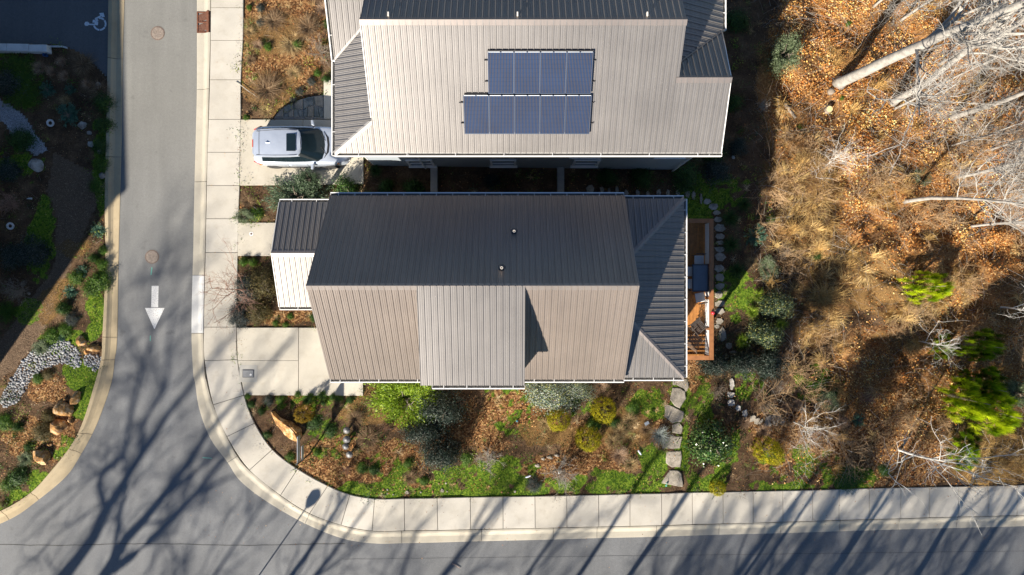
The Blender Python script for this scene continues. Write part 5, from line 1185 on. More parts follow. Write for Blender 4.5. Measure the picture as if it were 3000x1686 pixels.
for (px, py, r, mk, tw, lb) in ((2245, 1196, 27, 'grey', 0, 'grey bare shrub above the left end of the tan stones'), (2277, 1131, 30, 'grey', 0, 'grey-brown bare shrub right of the dark evergreens'), (2105, 1151, 32, 'grey', 0, 'grey bare shrub left of the flat white stones'), (2391, 1272, 28, 'brownt', 0, 'tangled brown bare shrub below the white ornament'), (2476, 1290, 27, 'grey', 0, 'grey bare shrub at the dark edge right of the tangled brown one'), (2545, 1160, 44, 'brownt', 0, 'wide rusty bare shrub at the top of the dark bed'), (1130, 1252, 24, 'brownt', 0, 'brown bare shrub left of the dark evergreen cluster'), (1350, 1178, 26, 'brownt', 0, 'rusty bare shrub right of the dark evergreen cluster'), (1015, 1378, 22, 'brownt', 0, 'brown bare shrub near the sidewalk bend')):
    P('bare_shrub', mk, px, py, r, .9, lb, part='twigs')
P('wispy_shrub', 'sage', 2425, 1176, 38, .9, 'grey-green wispy shrub between the tree shadows and the leaf bed', ry=30)
P('blue_green_shrub', 'teal', 2517, 1232, 22, .5, 'small blue-green shrub in the leaf litter')
P('glossy_shrub', 'leafy_gloss', 2085, 1302, 74, 2.0, 'glossy green evergreen right of the stepping stones', ry=70)
for (px, py, r, mk, lb) in ((725, 1150 + 12, 10, 'leafy_green', 'tiny green plant where the lower driveway meets the sidewalk'), (735, 1186, 13, 'leafy_mid', 'green plant hugging the sidewalk curve'), (787, 1172, 19, 'leafy_dark', 'dark green plant under the lower driveway edge'), (823, 1170, 13, 'leafy_green', 'round green plant right of the dark green one by the driveway'), (872, 1157, 12, 'leafy_green', 'bright plant leaning on the driveway joint'), (911, 1158, 10, 'leafy_green', 'small bright plant in the conifer shadow by the driveway'), (945, 1160, 17, 'leafy_green', 'bushy bright plant along the driveway edge'), (975, 1162, 12, 'leafy_mid', 'green plant right of the bushy bright one'), (990, 1170, 15, 'leafy_green', 'bright plant by the right driveway corner'), (948, 1181, 10, 'leafy_mid', 'small dark clump below the bushy bright plant'), (1026, 1172, 14, 'leafy_mid', 'dull green plant right of the driveway corner'),
      (928, 1326, 12, 'leafy_green', 'round bright green plant alone in the leaf litter'), (920, 1240, 30, 'leafy_mid', 'low green spread right of the boulder'), (968, 1262, 26, 'leafy_mid', 'low green spread crossed by the sign shadow'), (1062, 1372, 20, 'leafy_green', 'green plant left of its dark shadow near the bend'), (1095, 1378, 20, 'leafy_mid', 'dark green plant beside the green one near the bend'), (850, 1338, 16, 'leafy_green', 'green plant at the foot of the street sign'), (783, 1275, 14, 'leafy_mid', 'dull green plant left of the boulder near the walk'), (765, 1205, 14, 'leafy_mid', 'dark sprig above the boulder tip'), (1195, 1358, 16, 'leafy_green', 'small green plant by the leaf patch'), (1740, 1240, 26, 'leafy_green', 'bright green plant between the golden conifers'), (1800, 1240, 20, 'leafy_mid', 'green plant right of the golden conifers'), (1855, 1195, 24, 'leafy_green', 'leafy plant above the straw clumps'), (2395, 1120, 30, 'leafy_green', 'bright plant right of the grey-brown bare shrub'), (2440, 1150, 20, 'leafy_mid', 'green plant behind the wispy shrub'), (2480, 1400, 40, 'leafy_green', 'sprawling green plant above the sidewalk in the dark bed'), (2590, 1380, 22, 'leafy_mid', 'green plant at the leaf bed edge above the sidewalk'), (1366, 1345, 22, 'leafy_green', 'yellow-green plant at the lawn corner'), (1242, 1410, 16, 'leafy_green', 'yellow-flowered plant above the pebble line')):
    P('leafy_plant', mk, px, py, r, .32, lb, 'plant', stems=False)
P('grey_shrub', 'greydk', 1563, 1420, 26, .4, 'low silver-grey plant at the sidewalk left of the pale bare shrub', stems=False)
# bed behind the deck
for (px, py, r, mk, lb) in ((2221, 866, 22, 'limeg', 'uppermost lime grass clump behind the deck'), (2204, 915, 22, 'limeg', 'lime grass clump below the uppermost one'), (2286, 952, 22, 'limeg', 'lime grass clump at the right of the grey-green evergreens'), (2177, 1001, 24, 'limeg', 'lime grass clump beside the flat grey stone'), (2140, 640, 32, 'darkg', 'dark grass clump beside the top corner of the deck'), (2180, 600, 26, 'darkg', 'dark grass clump nearest the shaded edge of the woods'), (2141, 718, 30, 'darkg', 'dark grass clump beside the middle stepping stones'), (2159, 792, 28, 'darkg', 'dark grass clump above the line of deck shadow'), (2200, 770, 20, 'straw', 'pale straw clump in the thin shadows behind the deck')):
    P('grass_clump', mk, px, py, r, .7, lb, 'grass clump', part='blades')
P('evergreen_shrub', 'leafy_fleck', 2272, 893, 52, 2.3, 'upper yellow-flecked evergreen behind the deck', ry=48); P('evergreen_shrub', 'leafy_fleck', 2243, 980, 54, 2.2, 'lower yellow-flecked evergreen behind the deck', ry=46)
P('dark_shrub', 'leafy_dark', 2098, 1068, 50, 1.9, 'dark evergreen below the deck corner', ry=44); P('dark_shrub', 'leafy_dark', 2180, 1070, 46, 2.0, 'dark evergreen in the shade between its two neighbours'); P('dark_shrub', 'leafy_dark', 2262, 1070, 50, 2.2, 'dark evergreen at the right of the shaded trio', ry=50)
P('rosemary_shrub', 'teal', 2215, 690, 36, .8, 'light blue-green shrub at the sunny edge behind the deck'); P('wispy_shrub', 'sage', 2248, 790, 32, .6, 'pale wispy shrub between thin tree shadows', ry=42); P('leafy_plant', 'leafy_green', 2258, 645, 16, .4, 'bright green sprig above the blue-green shrub', 'plant', stems=False)
P('bare_shrub', 'grey', 2290, 740, 38, 1.0, 'grey-pink bare shrub at the edge of the woods', part='twigs')
P('leafy_plant', 'leafy_mid', 2393, 750, 16, .5, 'small green sapling among the dry grass', 'plant', stems=False)
# strip between houses and shaded east bank
for (px, py, r, mk, lb) in ((1130, 545, 26, 'leafy_mid', 'dim green plant in the dark gap near the car'), (1100, 500, 22, 'darkg', 'dim grass in the dark gap under the upper eave'), (1210, 550, 34, 'leafy_mid', 'dim leafy plant left of the first cross wall'), (1440, 530, 26, 'leafy_dark', 'dim plant midway along the dark gap'), (1780, 520, 34, 'leafy_mid', 'dim plant above the stepping stones in the gap'), (1880, 520, 40, 'leafy_mid', 'dark evergreen left of the house corner in the gap'), (2010, 520, 52, 'leafy_mid', 'dark evergreen at the right end of the gap'), (2100, 500, 44, 'leafy_dark', 'dark evergreen on the shaded bank'), (2090, 450, 36, 'leafy_mid', 'dark shrub right of the upper house corner'), (2165, 430, 30, 'leafy_dark', 'dim shrub on the shaded leaf bank'), (2160, 60, 40, 'leafy_mid', 'dim shrub beside the upper house gutter'), (2150, 300, 30, 'leafy_mid', 'dim shrub beside the upper house wall')):
    P('shaded_shrub' if mk != 'darkg' else 'grass_clump', mk, px, py, r, .7, lb, 'shrub' if mk != 'darkg' else 'grass clump', part='foliage' if mk != 'darkg' else 'blades', stems=False)
P('sage_shrub', 'sage', 2298, 160, 50, 2.0, 'tall pale sage-green shrub at the top edge of the woods', ry=66, rz=-.5)
P('bare_shrub', 'pale', 2233, 308, 26, 1.0, 'small pale bare shrub in the shade of the upper house', part='twigs')
P('leafy_plant', 'leafy_green', 2343, 371, 10, .3, 'small green tuft in the sunlit litter, left one', 'plant', stems=False); P('leafy_plant', 'leafy_green', 2465, 288, 8, .3, 'tiny green tuft right of the cut stump', 'plant', stems=False); P('leafy_plant', 'leafy_green', 2488, 68, 9, .3, 'tiny green tuft near the top edge of the woods', 'plant', stems=False); P('leafy_plant', 'sage', 2700, 520, 30, .4, 'mossy green patch low in the litter', 'plant', stems=False)
# bed beside the upper driveway
for (px, py, r, h, mk, lb) in ((780, 262, 54, .8, 'brown', 'wide brown grass mound above the flagstone patio'), (900, 80, 44, .8, 'brown', 'brown grass mound at the top near the upper house'), (858, 212, 26, .5, 'straw', 'straw clump in the middle of the upper bed'), (731, 92, 20, .5, 'straw', 'straw clump by the sidewalk in the upper bed'), (757, 136, 18, .4, 'pink', 'tawny clump just right of the sidewalk straw clump'), (850, 130, 40, .6, 'straw2', 'large straw mound in the upper bed'), (800, 60, 40, .5, 'brown', 'brown clump near the top of the upper bed'), (950, 30, 26, .5, 'pink', 'tawny clump against the upper house at the top edge'), (735, 175, 18, .4, 'brown', 'low brown clump beside the third sidewalk joint'), (780, 325, 24, .4, 'straw', 'straw clump against the driveway edge'), (725, 590, 26, .4, 'brown', 'brown clump left of the rosemary by the sidewalk'), (1845, 505, 1, .1, 'straw', 'x')):
    if r > 2: P('grass_clump', mk, px, py, r, h, lb, 'grass clump', part='blades')
P('bare_shrub', 'grey', 935, 148, 50, 1.2, 'grey-brown bare shrub against the upper house', part='twigs')
for (px, py, r, mk, lb) in ((763, 24, 14, 'greydk', 'small dark plum plant at the top of the upper bed'), (762, 66, 13, 'greydk', 'small dark plant below the plum one'), (877, 268, 14, 'greydk', 'small dark plant right of the brown mound'), (858, 294, 13, 'greydk', 'small dark plant near the flagstones'), (911, 238, 15, 'greydk', 'small dark plant near the upper house landing'), (729, 22, 9, 'leafy_green', 'tiny green plant by the sidewalk at the top'), (784, 137, 14, 'leafy_green', 'green sprig in the middle of the upper bed'), (872, 130, 16, 'leafy_green', 'green sprig under the straw mound'), (964, 70, 20, 'leafy_mid', 'green plant close to the upper house gutter'), (930, 214, 12, 'leafy_green', 'yellow-green plant by the upper house'), (720, 344, 10, 'leafy_green', 'yellow-flowered plant in the corner by driveway and sidewalk'), (955, 232, 14, 'leafy_mid', 'green plant above the landing')):
    P('leafy_plant', mk, px, py, r, .35, lb, 'plant', stems=False)
# rosemary bed
P('rosemary_shrub', 'rosemary', 868, 575, 88, 1.3, 'large spiky rosemary between driveway and porch', ry=66); P('rosemary_shrub', 'rosemary', 905, 525, 30, 1.2, 'upright rosemary reaching over the upper driveway edge')
P('dark_shrub', 'leafy_mid', 1012, 548, 46, 1.2, 'rounded dark evergreen between the car and the central house', ry=36); P('wispy_shrub', 'sage', 715, 636, 32, .5, 'grey-green plant spilling over the sidewalk', ry=24)
P('leafy_plant', 'leafy_green', 752, 628, 24, .3, 'bright green ground plant at the corner of the porch path', 'plant', stems=False)
# bed beside the porch
for (px, py, r, h, mk, lb) in ((712, 768, 15, .5, 'leafy_green', 'left of two round green shrubs below the porch path'), (740, 768, 14, .5, 'leafy_green', 'right of two round green shrubs below the porch path'), (718, 852, 44, 1.1, 'greydk', 'charcoal-green shrub under the bare twiggy tree'), (700, 928, 38, .9, 'greydk', 'charcoal-green shrub leaning onto the sidewalk'), (775, 830, 58, 1.2, 'olive', 'olive-brown shrub against the porch roof'), (752, 915, 44, .9, 'olive', 'olive-brown shrub above the lower driveway'), (918, 930, 16, .6, 'leafy_mid', 'green shrub under the main roof edge')):
    P('round_shrub', mk, px, py, r, h, lb, 'shrub')
for px, py, r, lb in ((850, 928, 11, 'small green plant in the bed above the lower driveway, top one'), (807, 946, 11, 'small green plant in the bed above the lower driveway, left one'), (836, 952, 10, 'small green plant at the driveway edge, right one')):
    P('leafy_plant', 'leafy_green', px, py, r, .25, lb, 'plant', stems=False)
# left garden, shaded part
P('juniper', 'juniper', 50, 205, 74, .5, 'spreading yellow-green juniper below the block wall', 'shrub', 60, stems=False); P('juniper', 'juniper', 70, 275, 66, .5, 'spreading juniper above the gravel path', 'shrub', 50, stems=False); P('dark_shrub', 'leafy_dark', 12, 245, 40, .9, 'very dark shrub at the left edge of the picture')
for (px, py, r, mk, lb) in ((120, 202, 23, 'pink', 'largest tawny grass ball below the block wall'), (155, 212, 17, 'pink', 'tawny grass ball right of the largest'), (184, 184, 17, 'pink', 'topmost tawny grass ball in the shade'), (192, 226, 18, 'pink', 'tawny grass ball in the middle of the shaded bed'), (258, 249, 16, 'pink', 'tawny grass ball near the left kerb'), (190, 294, 20, 'straw', 'straw grass ball above the blue-green shrub'), (245, 190, 40, 'brown', 'dark brown grass mound inside the parking lot curve'), (290, 265, 34, 'brown', 'brown grass leaning over the left kerb')):
    P('grass_clump', mk, px, py, r, .5, lb, 'grass clump', part='blades')
P('blue_green_shrub', 'teal', 198, 336, 38, .6, 'large blue-green shrub in the shade by the white ring'); P('blue_green_shrub', 'teal', 138, 262, 26, .4, 'small blue-green shrub among the tawny grass balls'); P('blue_green_shrub', 'teal', 205, 262, 18, .4, 'faint blue-green plant below the tawny grass balls')
for (px, py, r, h, mk, lb) in ((300, 300, 34, .6, 'leafy_mid', 'dark green hedge plant at the left kerb, top one'), (300, 365, 30, .5, 'leafy_mid', 'dark green hedge plant at the left kerb beside the rock'), (292, 430, 30, .4, 'leafy_mid', 'green ground plant by the left kerb'), (296, 480, 28, .4, 'leafy_green', 'green ground plant by the left kerb, lower one'), (285, 545, 26, .4, 'leafy_green', 'green ground plant at the edge of the long shadow'), (60, 410, 44, .5, 'leafy_mid', 'dim green plant right of the gravel path curve'), (20, 500, 40, .6, 'leafy_dark', 'dim dark shrub with white flowers'), (90, 740, 52, .9, 'leafy_dark', 'big dark shrub inside the green strip'), (30, 750, 44, .8, 'leafy_dark', 'big dark shrub left of its neighbour in the green strip'), (18, 915, 34, .5, 'juniper', 'green spreading plant at the left edge above the sunny mulch')):
    P('round_shrub', mk, px, py, r, h, lb, 'shrub', stems=False)
P('bare_shrub', 'grey', 47, 850, 56, 1.2, 'purple-grey bare shrub at the left edge in the shade', part='twigs'); P('bare_shrub', 'brownt', 25, 600, 50, 1.0, 'dim brown bare shrub beside the white ring at the left edge', part='twigs')
# left garden, sunny part
for (px, py, r, h, mk, lb) in ((287, 674, 26, .4, 'teal', 'blue-green plant at the left kerb in the sun'), (204, 855, 22, .4, 'teal', 'blue-green plant at the edge of the bark mulch'), (240, 795, 20, .4, 'teal', 'blue-green sprig among bright green shrubs'), (180, 990, 14, .3, 'teal', 'small blue-green plant above the pebbles'), (222, 812, 26, .5, 'leafy_green', 'bright green shrub at the mulch edge'), (290, 822, 36, .7, 'leafy_green', 'largest bright green shrub at the left kerb'), (262, 846, 28, .6, 'leafy_green', 'bright green shrub below and left of the largest'), (300, 778, 20, .5, 'leafy_green', 'bright green shrub above the largest'), (273, 758, 15, .7, 'leafy_mid', 'dark little conifer among bright shrubs'), (300, 735, 16, .4, 'leafy_green', 'green plant touching the left kerb'), (182, 905, 24, .6, 'leafy_mid', 'dull green plant beside the bright grass'), (206, 935, 22, .5, 'greydk', 'grey plant with fallen twigs by the bright grass'), (150, 985, 26, .4, 'leafy_green', 'green plant left of the bright grass'), (190, 968, 24, .4, 'leafy_green', 'green plant above the ochre rocks'), (120, 1020, 26, .4, 'sage', 'dull plant left of the pebble bed'), (120, 1266, 38, .6, 'olive', 'olive shrub left of the ochre boulders'), (140, 1218, 22, .5, 'olive', 'olive shrub close to the upper ochre boulders'), (140, 1098, 20, .3, 'olive', 'yellowish low plant inside the pebble bend'), (110, 1112, 18, .3, 'leafy_green', 'bright plant inside the pebble bend'), (50, 1252, 18, .5, 'leafy_mid', 'dark green sprig near the left edge'), (82, 1310, 18, .4, 'leafy_mid', 'dark sprig above the lowest boulder'), (12, 1240, 28, .4, 'leafy_green', 'green plant on the left edge below the pebbles'), (52, 1398, 34, .5, 'leafy_mid', 'dark leafy shrub in the bottom left bed'), (20, 1420, 26, .5, 'leafy_green', 'strappy green plant at the bottom left edge'), (75, 1345, 24, .4, 'sage', 'dull plant left of the lowest boulder'), (10, 1480, 14, .3, 'olive', 'yellow plant in the bottom left corner')):
    P('round_shrub' if r > 20 else 'leafy_plant', mk, px, py, r, h, lb, 'shrub' if r > 20 else 'plant', stems=False)

# ---------------- trees
def tree_mesh_parts(seed, hgt, r0, split=.35, twigs=3, nbr=11, lean=(0, 0), spreadk=.42, lv=3, crown_from=.35, fork=False):
    """returns (trunk segs, branch segs) in local coordinates"""
    rg = np.random.default_rng(seed); n = 14; pts = [np.zeros(3)]; d = unit(np.array([lean[0], lean[1], 1.0]))
    for i in range(n):
        d = unit(d + rg.normal(size=3) * [.035, .035, 0] + [0, 0, .02]); pts.append(pts[-1] + d * hgt / n)
    pts = np.array(pts); rad = r0 * (1 - np.linspace(0, 1, n + 1) ** 1.1 * .88); rad[0] *= 1.45; pts[1] = pts[0] * .6 + pts[1] * .4
    A, B, a, b = [], [], [], []
    m = nbr; t = np.sort(rg.uniform(crown_from, .98, m)); 
    if fork: t[0] = crown_from; t[1] = crown_from + .02
    i0 = np.minimum((t * n).astype(int), n - 1); f = (t * n - i0)[:, None]; S = pts[i0] * (1 - f) + pts[i0 + 1] * f
    az = rg.uniform(0, 2 * np.pi, m) ; D = unit(np.stack([np.cos(az), np.sin(az), rg.uniform(.5, 1.5, m)], 1)); L = hgt * spreadk * (1.15 - t) * rg.uniform(.7, 1.2, m); R = r0 * .36 * (1.1 - t) + .008
    for level in range(lv + 1):
        sub = 5 if level < 2 else 3; pos = S; dr = D; P_ = [S]
        for k in range(sub):
            dr = unit(dr + rg.normal(size=dr.shape) * (.16 + .07 * level) + [0, 0, .10]); nx = pos + dr * (L / sub)[:, None]
            A.append(pos); B.append(nx); a.append(R * (1 - .6 * k / sub)); b.append(R * (1 - .6 * (k + 1) / sub)); pos = nx; P_.append(nx)
        if level == lv: break
        nb = twigs + (2 if level == 0 else 1 if level == 1 else 0); al = np.stack(P_, 1); mm = len(S); pi = np.repeat(np.arange(mm), nb); tt = rg.uniform(.2, 1, mm * nb) * sub; i0 = np.minimum(tt.astype(int), sub - 1); f = (tt - i0)[:, None]
        S = al[pi, i0] * (1 - f) + al[pi, i0 + 1] * f; D = unit(dr[pi] + rg.normal(size=(mm * nb, 3)) * .65); L = L[pi] * .52 * rg.uniform(.6, 1.2, mm * nb); R = np.maximum(R[pi] * .46, .0042)
    return (pts, rad), (np.concatenate(A), np.concatenate(B), np.concatenate(a), np.concatenate(b))
def tree_meshes(key, mat, **kw):
    (pts, rad), (A, B, a, b) = tree_mesh_parts(**kw)
    tb = MB().tube(list(pts), list(rad), 9); tm = pymesh('trunk_' + key, tb.v, tb.f, mat, True)
    V, Fq = seg_prisms(A, B, a, b, 4); cm = idxmesh('crown_' + key, V, Fq, mat, True); return tm, cm
def set_tree(meshes, px, py, label, scale=1, rz=0, group=None, kind='bare_tree', xyz=None, cat='tree'):
    g = xyz or G(px, py, 0); z = float(gtop(g[0], g[1])) if xyz is None else g[2]
    t = empty(kind, (g[0], g[1], z - .05), label, cat, group, None, rz); t.scale = (scale,) * 3
    link('trunk', meshes[0], t); link('crown', meshes[1], t); return t
WGA = tree_meshes('a', M_bark, seed=101, hgt=19, r0=.27, nbr=18, crown_from=.30, twigs=4, lv=3, spreadk=.38)
WGB = tree_meshes('b', M_bark, seed=102, hgt=16, r0=.18, nbr=16, crown_from=.36, twigs=4, lv=3, spreadk=.36)
WGC = tree_meshes('c', M_bark, seed=103, hgt=12, r0=.08, nbr=18, crown_from=.12, twigs=4, lv=3, spreadk=.42)
WGD = tree_meshes('d', M_barkx, seed=104, hgt=5.0, r0=.062, nbr=12, crown_from=.12, twigs=3, lv=2, spreadk=.75)
gw = 'pale bare trees in the woods'
set_tree(WGA, 2455, 246, 'thickest pale tree trunk in the woods, leaning to the top right', 1.0, .3, gw)
set_tree(WGB, 2615, 302, 'straight pale trunk right of the thickest one', 1.0, 1.2, gw)
set_tree(WGB, 2790, 345, 'thin pale trunk above the litter, third from the top', .8, 2.4, gw)
set_tree(WGB, 2650, 590, 'pale trunk rising low from the woods toward the right edge', .6, 3.9, gw)
set_tree(WGC, 2800, 522, 'slender white trunk reaching the right edge', .95, 5.0, gw)
set_tree(WGC, 2840, 664, 'white crooked branchy tree at the right edge', .9, .7, gw)
set_tree(WGC, 2620, 320, 'thin sapling hugging the straight pale trunk', .8, 4.2, gw)
set_tree(WGC, 2640, 60, 'slim tree near the top edge of the woods', .9, 1.9, gw)
set_tree(WGC, 2750, 190, 'slim tree between the two thickest trunks', .8, 3.1, gw)
set_tree(WGB, 2900, 120, 'pale tree near the top right corner', .9, .2, gw)
set_tree(WGC, 2900, 440, 'slim tree with many twigs near the right edge', .8, 2.2, gw)
set_tree(WGC, 2960, 560, 'twiggy tree at the right edge below the slim one', .7, 5.6, gw)
set_tree(WGC, 2780, 430, 'twiggy sapling in the middle of the sunny litter', .6, 1.5, gw)
set_tree(WGC, 2560, 20, 'leaning sapling at the very top of the woods', .8, 2.9, gw)
set_tree(WGD, 2634, 1318, 'white bare tree leaning over the lower right sidewalk', 1.15, .4, kind='white_bare_tree')
set_tree(WGD, 2324, 1236, 'small pale bare tree right of the tan stones', .62, 2.0, kind='small_bare_tree')
set_tree(WGD, 2400, 495, 'multi-stemmed pale sapling in the litter', .5, 1.0, kind='small_bare_tree'); set_tree(WGD, 2425, 470, 'second pale sapling above the multi-stemmed one', .55, 3.0, kind='small_bare_tree')
set_tree(WGD, 2690, 1000, 'small grey bare tree left of the darker pines', .5, 5.0, kind='small_bare_tree'); set_tree(WGD, 2930, 900, 'grey branchy tree at the right edge between the pines', .7, 4.0, kind='small_bare_tree')
WGR = tree_meshes('r', M_barkr, seed=105, hgt=3.6, r0=.04, nbr=14, crown_from=.15, twigs=4, lv=2, spreadk=.8, lean=(-.35, .0))
set_tree(WGR, 756, 851, 'bare red-twigged tree spreading over the sidewalk beside the porch', .95, .1, kind='red_twig_tree')
# pines
def pine(px, py, r, h, mk, label, ry=None):
    g = G(px, py, h * .6); z = float(gtop(g[0], g[1])); t = empty('pine_tree', (g[0], g[1], z), label, 'pine tree'); rr = r * (H - z - h * .6) / F; r2 = (ry or r) * (H - z - h * .6) / F
    MB().tube([(0, 0, -.05), (.02, 0, h * .5), (0, .02, h * .95)], [.05 + h * .012, .04, .015], 7).build('trunk', M_barkd, t)
    o = link('crown', ME[mk], t); o.scale = (rr, r2, h * .95); o.location = (0, 0, h * .12); o.rotation_euler = (0, 0, random.uniform(-.3, .3))
pine(2735, 840, 72, 2.6, 'pine', 'bright lime pine alone among dry grass', 44)
pine(2893, 1016, 66, 3.0, 'pinedk', 'darker green pine near the right edge', 46); pine(2768, 1018, 38, 1.6, 'pinedk', 'small dim pine left of the darker green pine'); pine(2831, 1110, 26, 1.6, 'pinedk', 'small pine above the large bright pines')
pine(2850, 1175, 64, 3.2, 'pine', 'large bright pine, left one of the group at the right edge', 60); pine(2940, 1215, 66, 3.4, 'pine', 'large bright pine touching the right edge', 66); pine(2905, 1140, 60, 3.0, 'pinedk', 'pine behind the two large bright pines'); pine(2835, 1325, 48, 1.8, 'pinedk', 'dull green pine under the white bare tree', 60)
P('wispy_shrub', 'sage', 2975, 1150, 50, 1.6, 'grey-green wispy shrub beside the large pines')

# tall trees south of the picture whose shadows lie on the street: skeletons laid out along the sun direction
def shadow_tree(base, paths, label, twig=True, seed=1, c=1.0):
    """paths: [(list of ground shadow pixels, r0, r1)]; each point is lifted back toward the sun onto the tree"""
    rg = np.random.default_rng(seed); t = empty('tall_bare_tree', (base[0], base[1], -.1), label, 'tree'); B = np.array([base[0], base[1]])
    def lift(p, k):
        g = np.array(W(p[0], p[1], 0)[:2]); u = (g - B) @ np.array(SD); z = max(0.1, u * TE * k); q = g - np.array(SD) * z / TE; return np.array([q[0] - base[0], q[1] - base[1], z + .1])
    A, C, a, b = [], [], [], []
    for i, (pts, r0, r1) in enumerate(paths):
        k = 1.0 if i == 0 else 1.0 + rg.uniform(-.05, .05) * 0
        pp = [lift(p, k) for p in pts]
        if i == 0: pp = [np.array([0, 0, 0.])] + pp
        rr = np.linspace(r0, r1, len(pp)); 
        if i == 0: MB().tube(pp, list(rr), 9).build('trunk', M_bark, t, True)
        else: MB().tube(pp, list(rr), 7).build('branch', M_bark, t, True)
        for q in range(len(pp) - 1):
            if i == 0 and q == 0: continue
            L = np.linalg.norm(pp[q + 1] - pp[q]); d = unit(pp[q + 1] - pp[q])
            for _ in range(int(1 + L * 1.1)):
                s = pp[q] + (pp[q + 1] - pp[q]) * rg.random(); dd = unit(d + rg.normal(size=3) * .8 + [0, 0, .2]); ln = rg.uniform(1.0, 3.2); R = rg.uniform(.02, .045); 
                stack = [(s, dd, ln, R, 0)]
                while stack:
                    s_, d_, l_, r_, lv = stack.pop(); pos = s_
                    for kk in range(4):
                        d_ = unit(d_ + rg.normal(size=3) * .18); nx = pos + d_ * l_ / 4; A.append(pos); C.append(nx); a.append(r_ * (1 - .15 * kk)); b.append(r_ * (1 - .15 * (kk + 1)))
                        if lv < 2:
                            for _2 in range(1 if lv else 2): stack.append((nx, unit(d_ + rg.normal(size=3) * .6), l_ * .5, r_ * .5, lv + 1))
                        pos = nx
    V, Fq = seg_prisms(A, C, np.maximum(a, .006), np.maximum(b, .005), 3); link('twigs', idxmesh('twigs', V, Fq, M_bark), t)
def BL(p): return [(x / 2.576, 1124 + y / 2.576) for x, y in p]
def T4(p): return [(x / 2.576, 562 + y / 2.576) for x, y in p]
def foot(px, py, d): g = W(px, py, 0); return (g[0] - SD[0] * d, g[1] - SD[1] * d)
fA = foot(190, 1686, 12.5)
shadow_tree(fA, [(BL([(490, 1448), (580, 1330), (700, 1170), (800, 950), (900, 810), (965, 690), (1080, 510), (1180, 360), (1290, 200), (1450, 0)]) + T4([(1600, 1250), (1780, 1060), (1900, 900)]), .30, .05),
   (BL([(800, 950), (775, 880), (745, 760), (770, 680), (860, 610), (930, 550), (955, 430), (985, 260), (1040, 0)]) + T4([(1072, 1320), (1150, 1080), (1230, 960), (1340, 850), (1440, 760), (1500, 600)]), .14, .03),
   (T4([(1072, 1320), (960, 1080), (905, 950), (900, 700)]), .08, .03), (BL([(965, 690), (935, 600), (935, 540)]), .09, .07),
   (BL([(1060, 530), (1075, 300), (1150, 180), (1240, 60)]) + T4([(1270, 1400), (1262, 1200), (1290, 1020), (1340, 760), (1300, 400)]), .11, .03), (BL([(1240, 60)]) + T4([(1170, 1300), (1120, 900), (1180, 600), (1320, 350)]), .07, .02), (BL([(930, 550), (800, 620), (640, 760), (520, 900)]), .05, .02)], 'tall bare tree south-west of the junction, out of the picture', seed=3)
fB = foot(310, 1686, 12.0)
shadow_tree(fB, [(BL([(790, 1448), (860, 1330), (950, 1170), (1060, 1060), (1150, 950), (1260, 810), (1420, 600), (1560, 380), (1680, 240), (1900, 0)]) + T4([(2050, 1300), (2250, 1050)]), .28, .06),
   (BL([(860, 1400), (1000, 1300), (1130, 1190), (1300, 1020), (1390, 920), (1500, 810), (1560, 720), (1700, 560), (1800, 420)]), .20, .05), (BL([(840, 1330), (870, 1220), (900, 1000), (960, 780), (965, 690)]), .10, .06),
   (BL([(1260, 830), (1450, 690), (1560, 600), (1700, 490), (1850, 330), (2050, 160)]), .12, .04), (BL([(1500, 810), (1620, 760), (1780, 690), (1900, 640)]), .08, .03), (BL([(1390, 920), (1375, 850), (1420, 780)]), .07, .05), (BL([(1060, 1060), (1250, 1040), (1330, 1000)]), .06, .03)], 'second tall bare tree south-west of the junction, out of the picture', seed=4)
STA = tree_meshes('sa', M_bark, seed=111, hgt=17, r0=.24, nbr=12, crown_from=.33, twigs=3, lv=3, spreadk=.36); STC = tree_meshes('sc', M_bark, seed=113, hgt=16, r0=.15, nbr=26, crown_from=.22, twigs=4, lv=3, spreadk=.34); STB = tree_meshes('sb', M_bark, seed=112, hgt=15, r0=.16, nbr=13, crown_from=.3, twigs=3, lv=3, spreadk=.36)
for i, (px, d, m_, s) in enumerate(((866, 9, STB, 1.0), (905, 12, STA, .8), (1262, 15, STA, 1.05), (1560, 13, STB, 1.0), (1725, 9, STB, 1.0), (1880, 8, STB, .9), (2195, 12, STA, 1), (2330, 15, STA, 1.15), (2515, 8.5, STB, 1.05), (2805, 7, STA, .8), (2960, 12, STA, 1), (3150, 9, STB, 1.1), (3300, 14, STA, 1.1), (3420, 6, STB, 1.1), (640, 17, STB, 1.1), (1180, 22, STC, 1.0), (1640, 21, STC, 1.0), (2060, 20, STC, 1.0), (2250, 22, STC, 1.1), (2420, 20, STC, 1.05), (2640, 20, STC, 1.0), (2880, 22, STC, 1.1), (3180, 24, STC, 1.2), (120, 22, STC, 1.0), (480, 24, STC, 1.1), (2740, 17, STC, .9), (2000, 15, STC, .8), (2380, 15, STC, .8), (2560, 14, STC, .8), (2930, 14, STC, .8))):
    f = foot(px, 1686, d); set_tree(m_, 0, 0, 'bare tree %d south of the main street, outside the picture' % (i + 1) if False else 'bare tree standing south of the main street', s, i * 1.37, 'bare trees along the south side of the main street', xyz=(f[0], f[1], float(gbase(f[0]))))

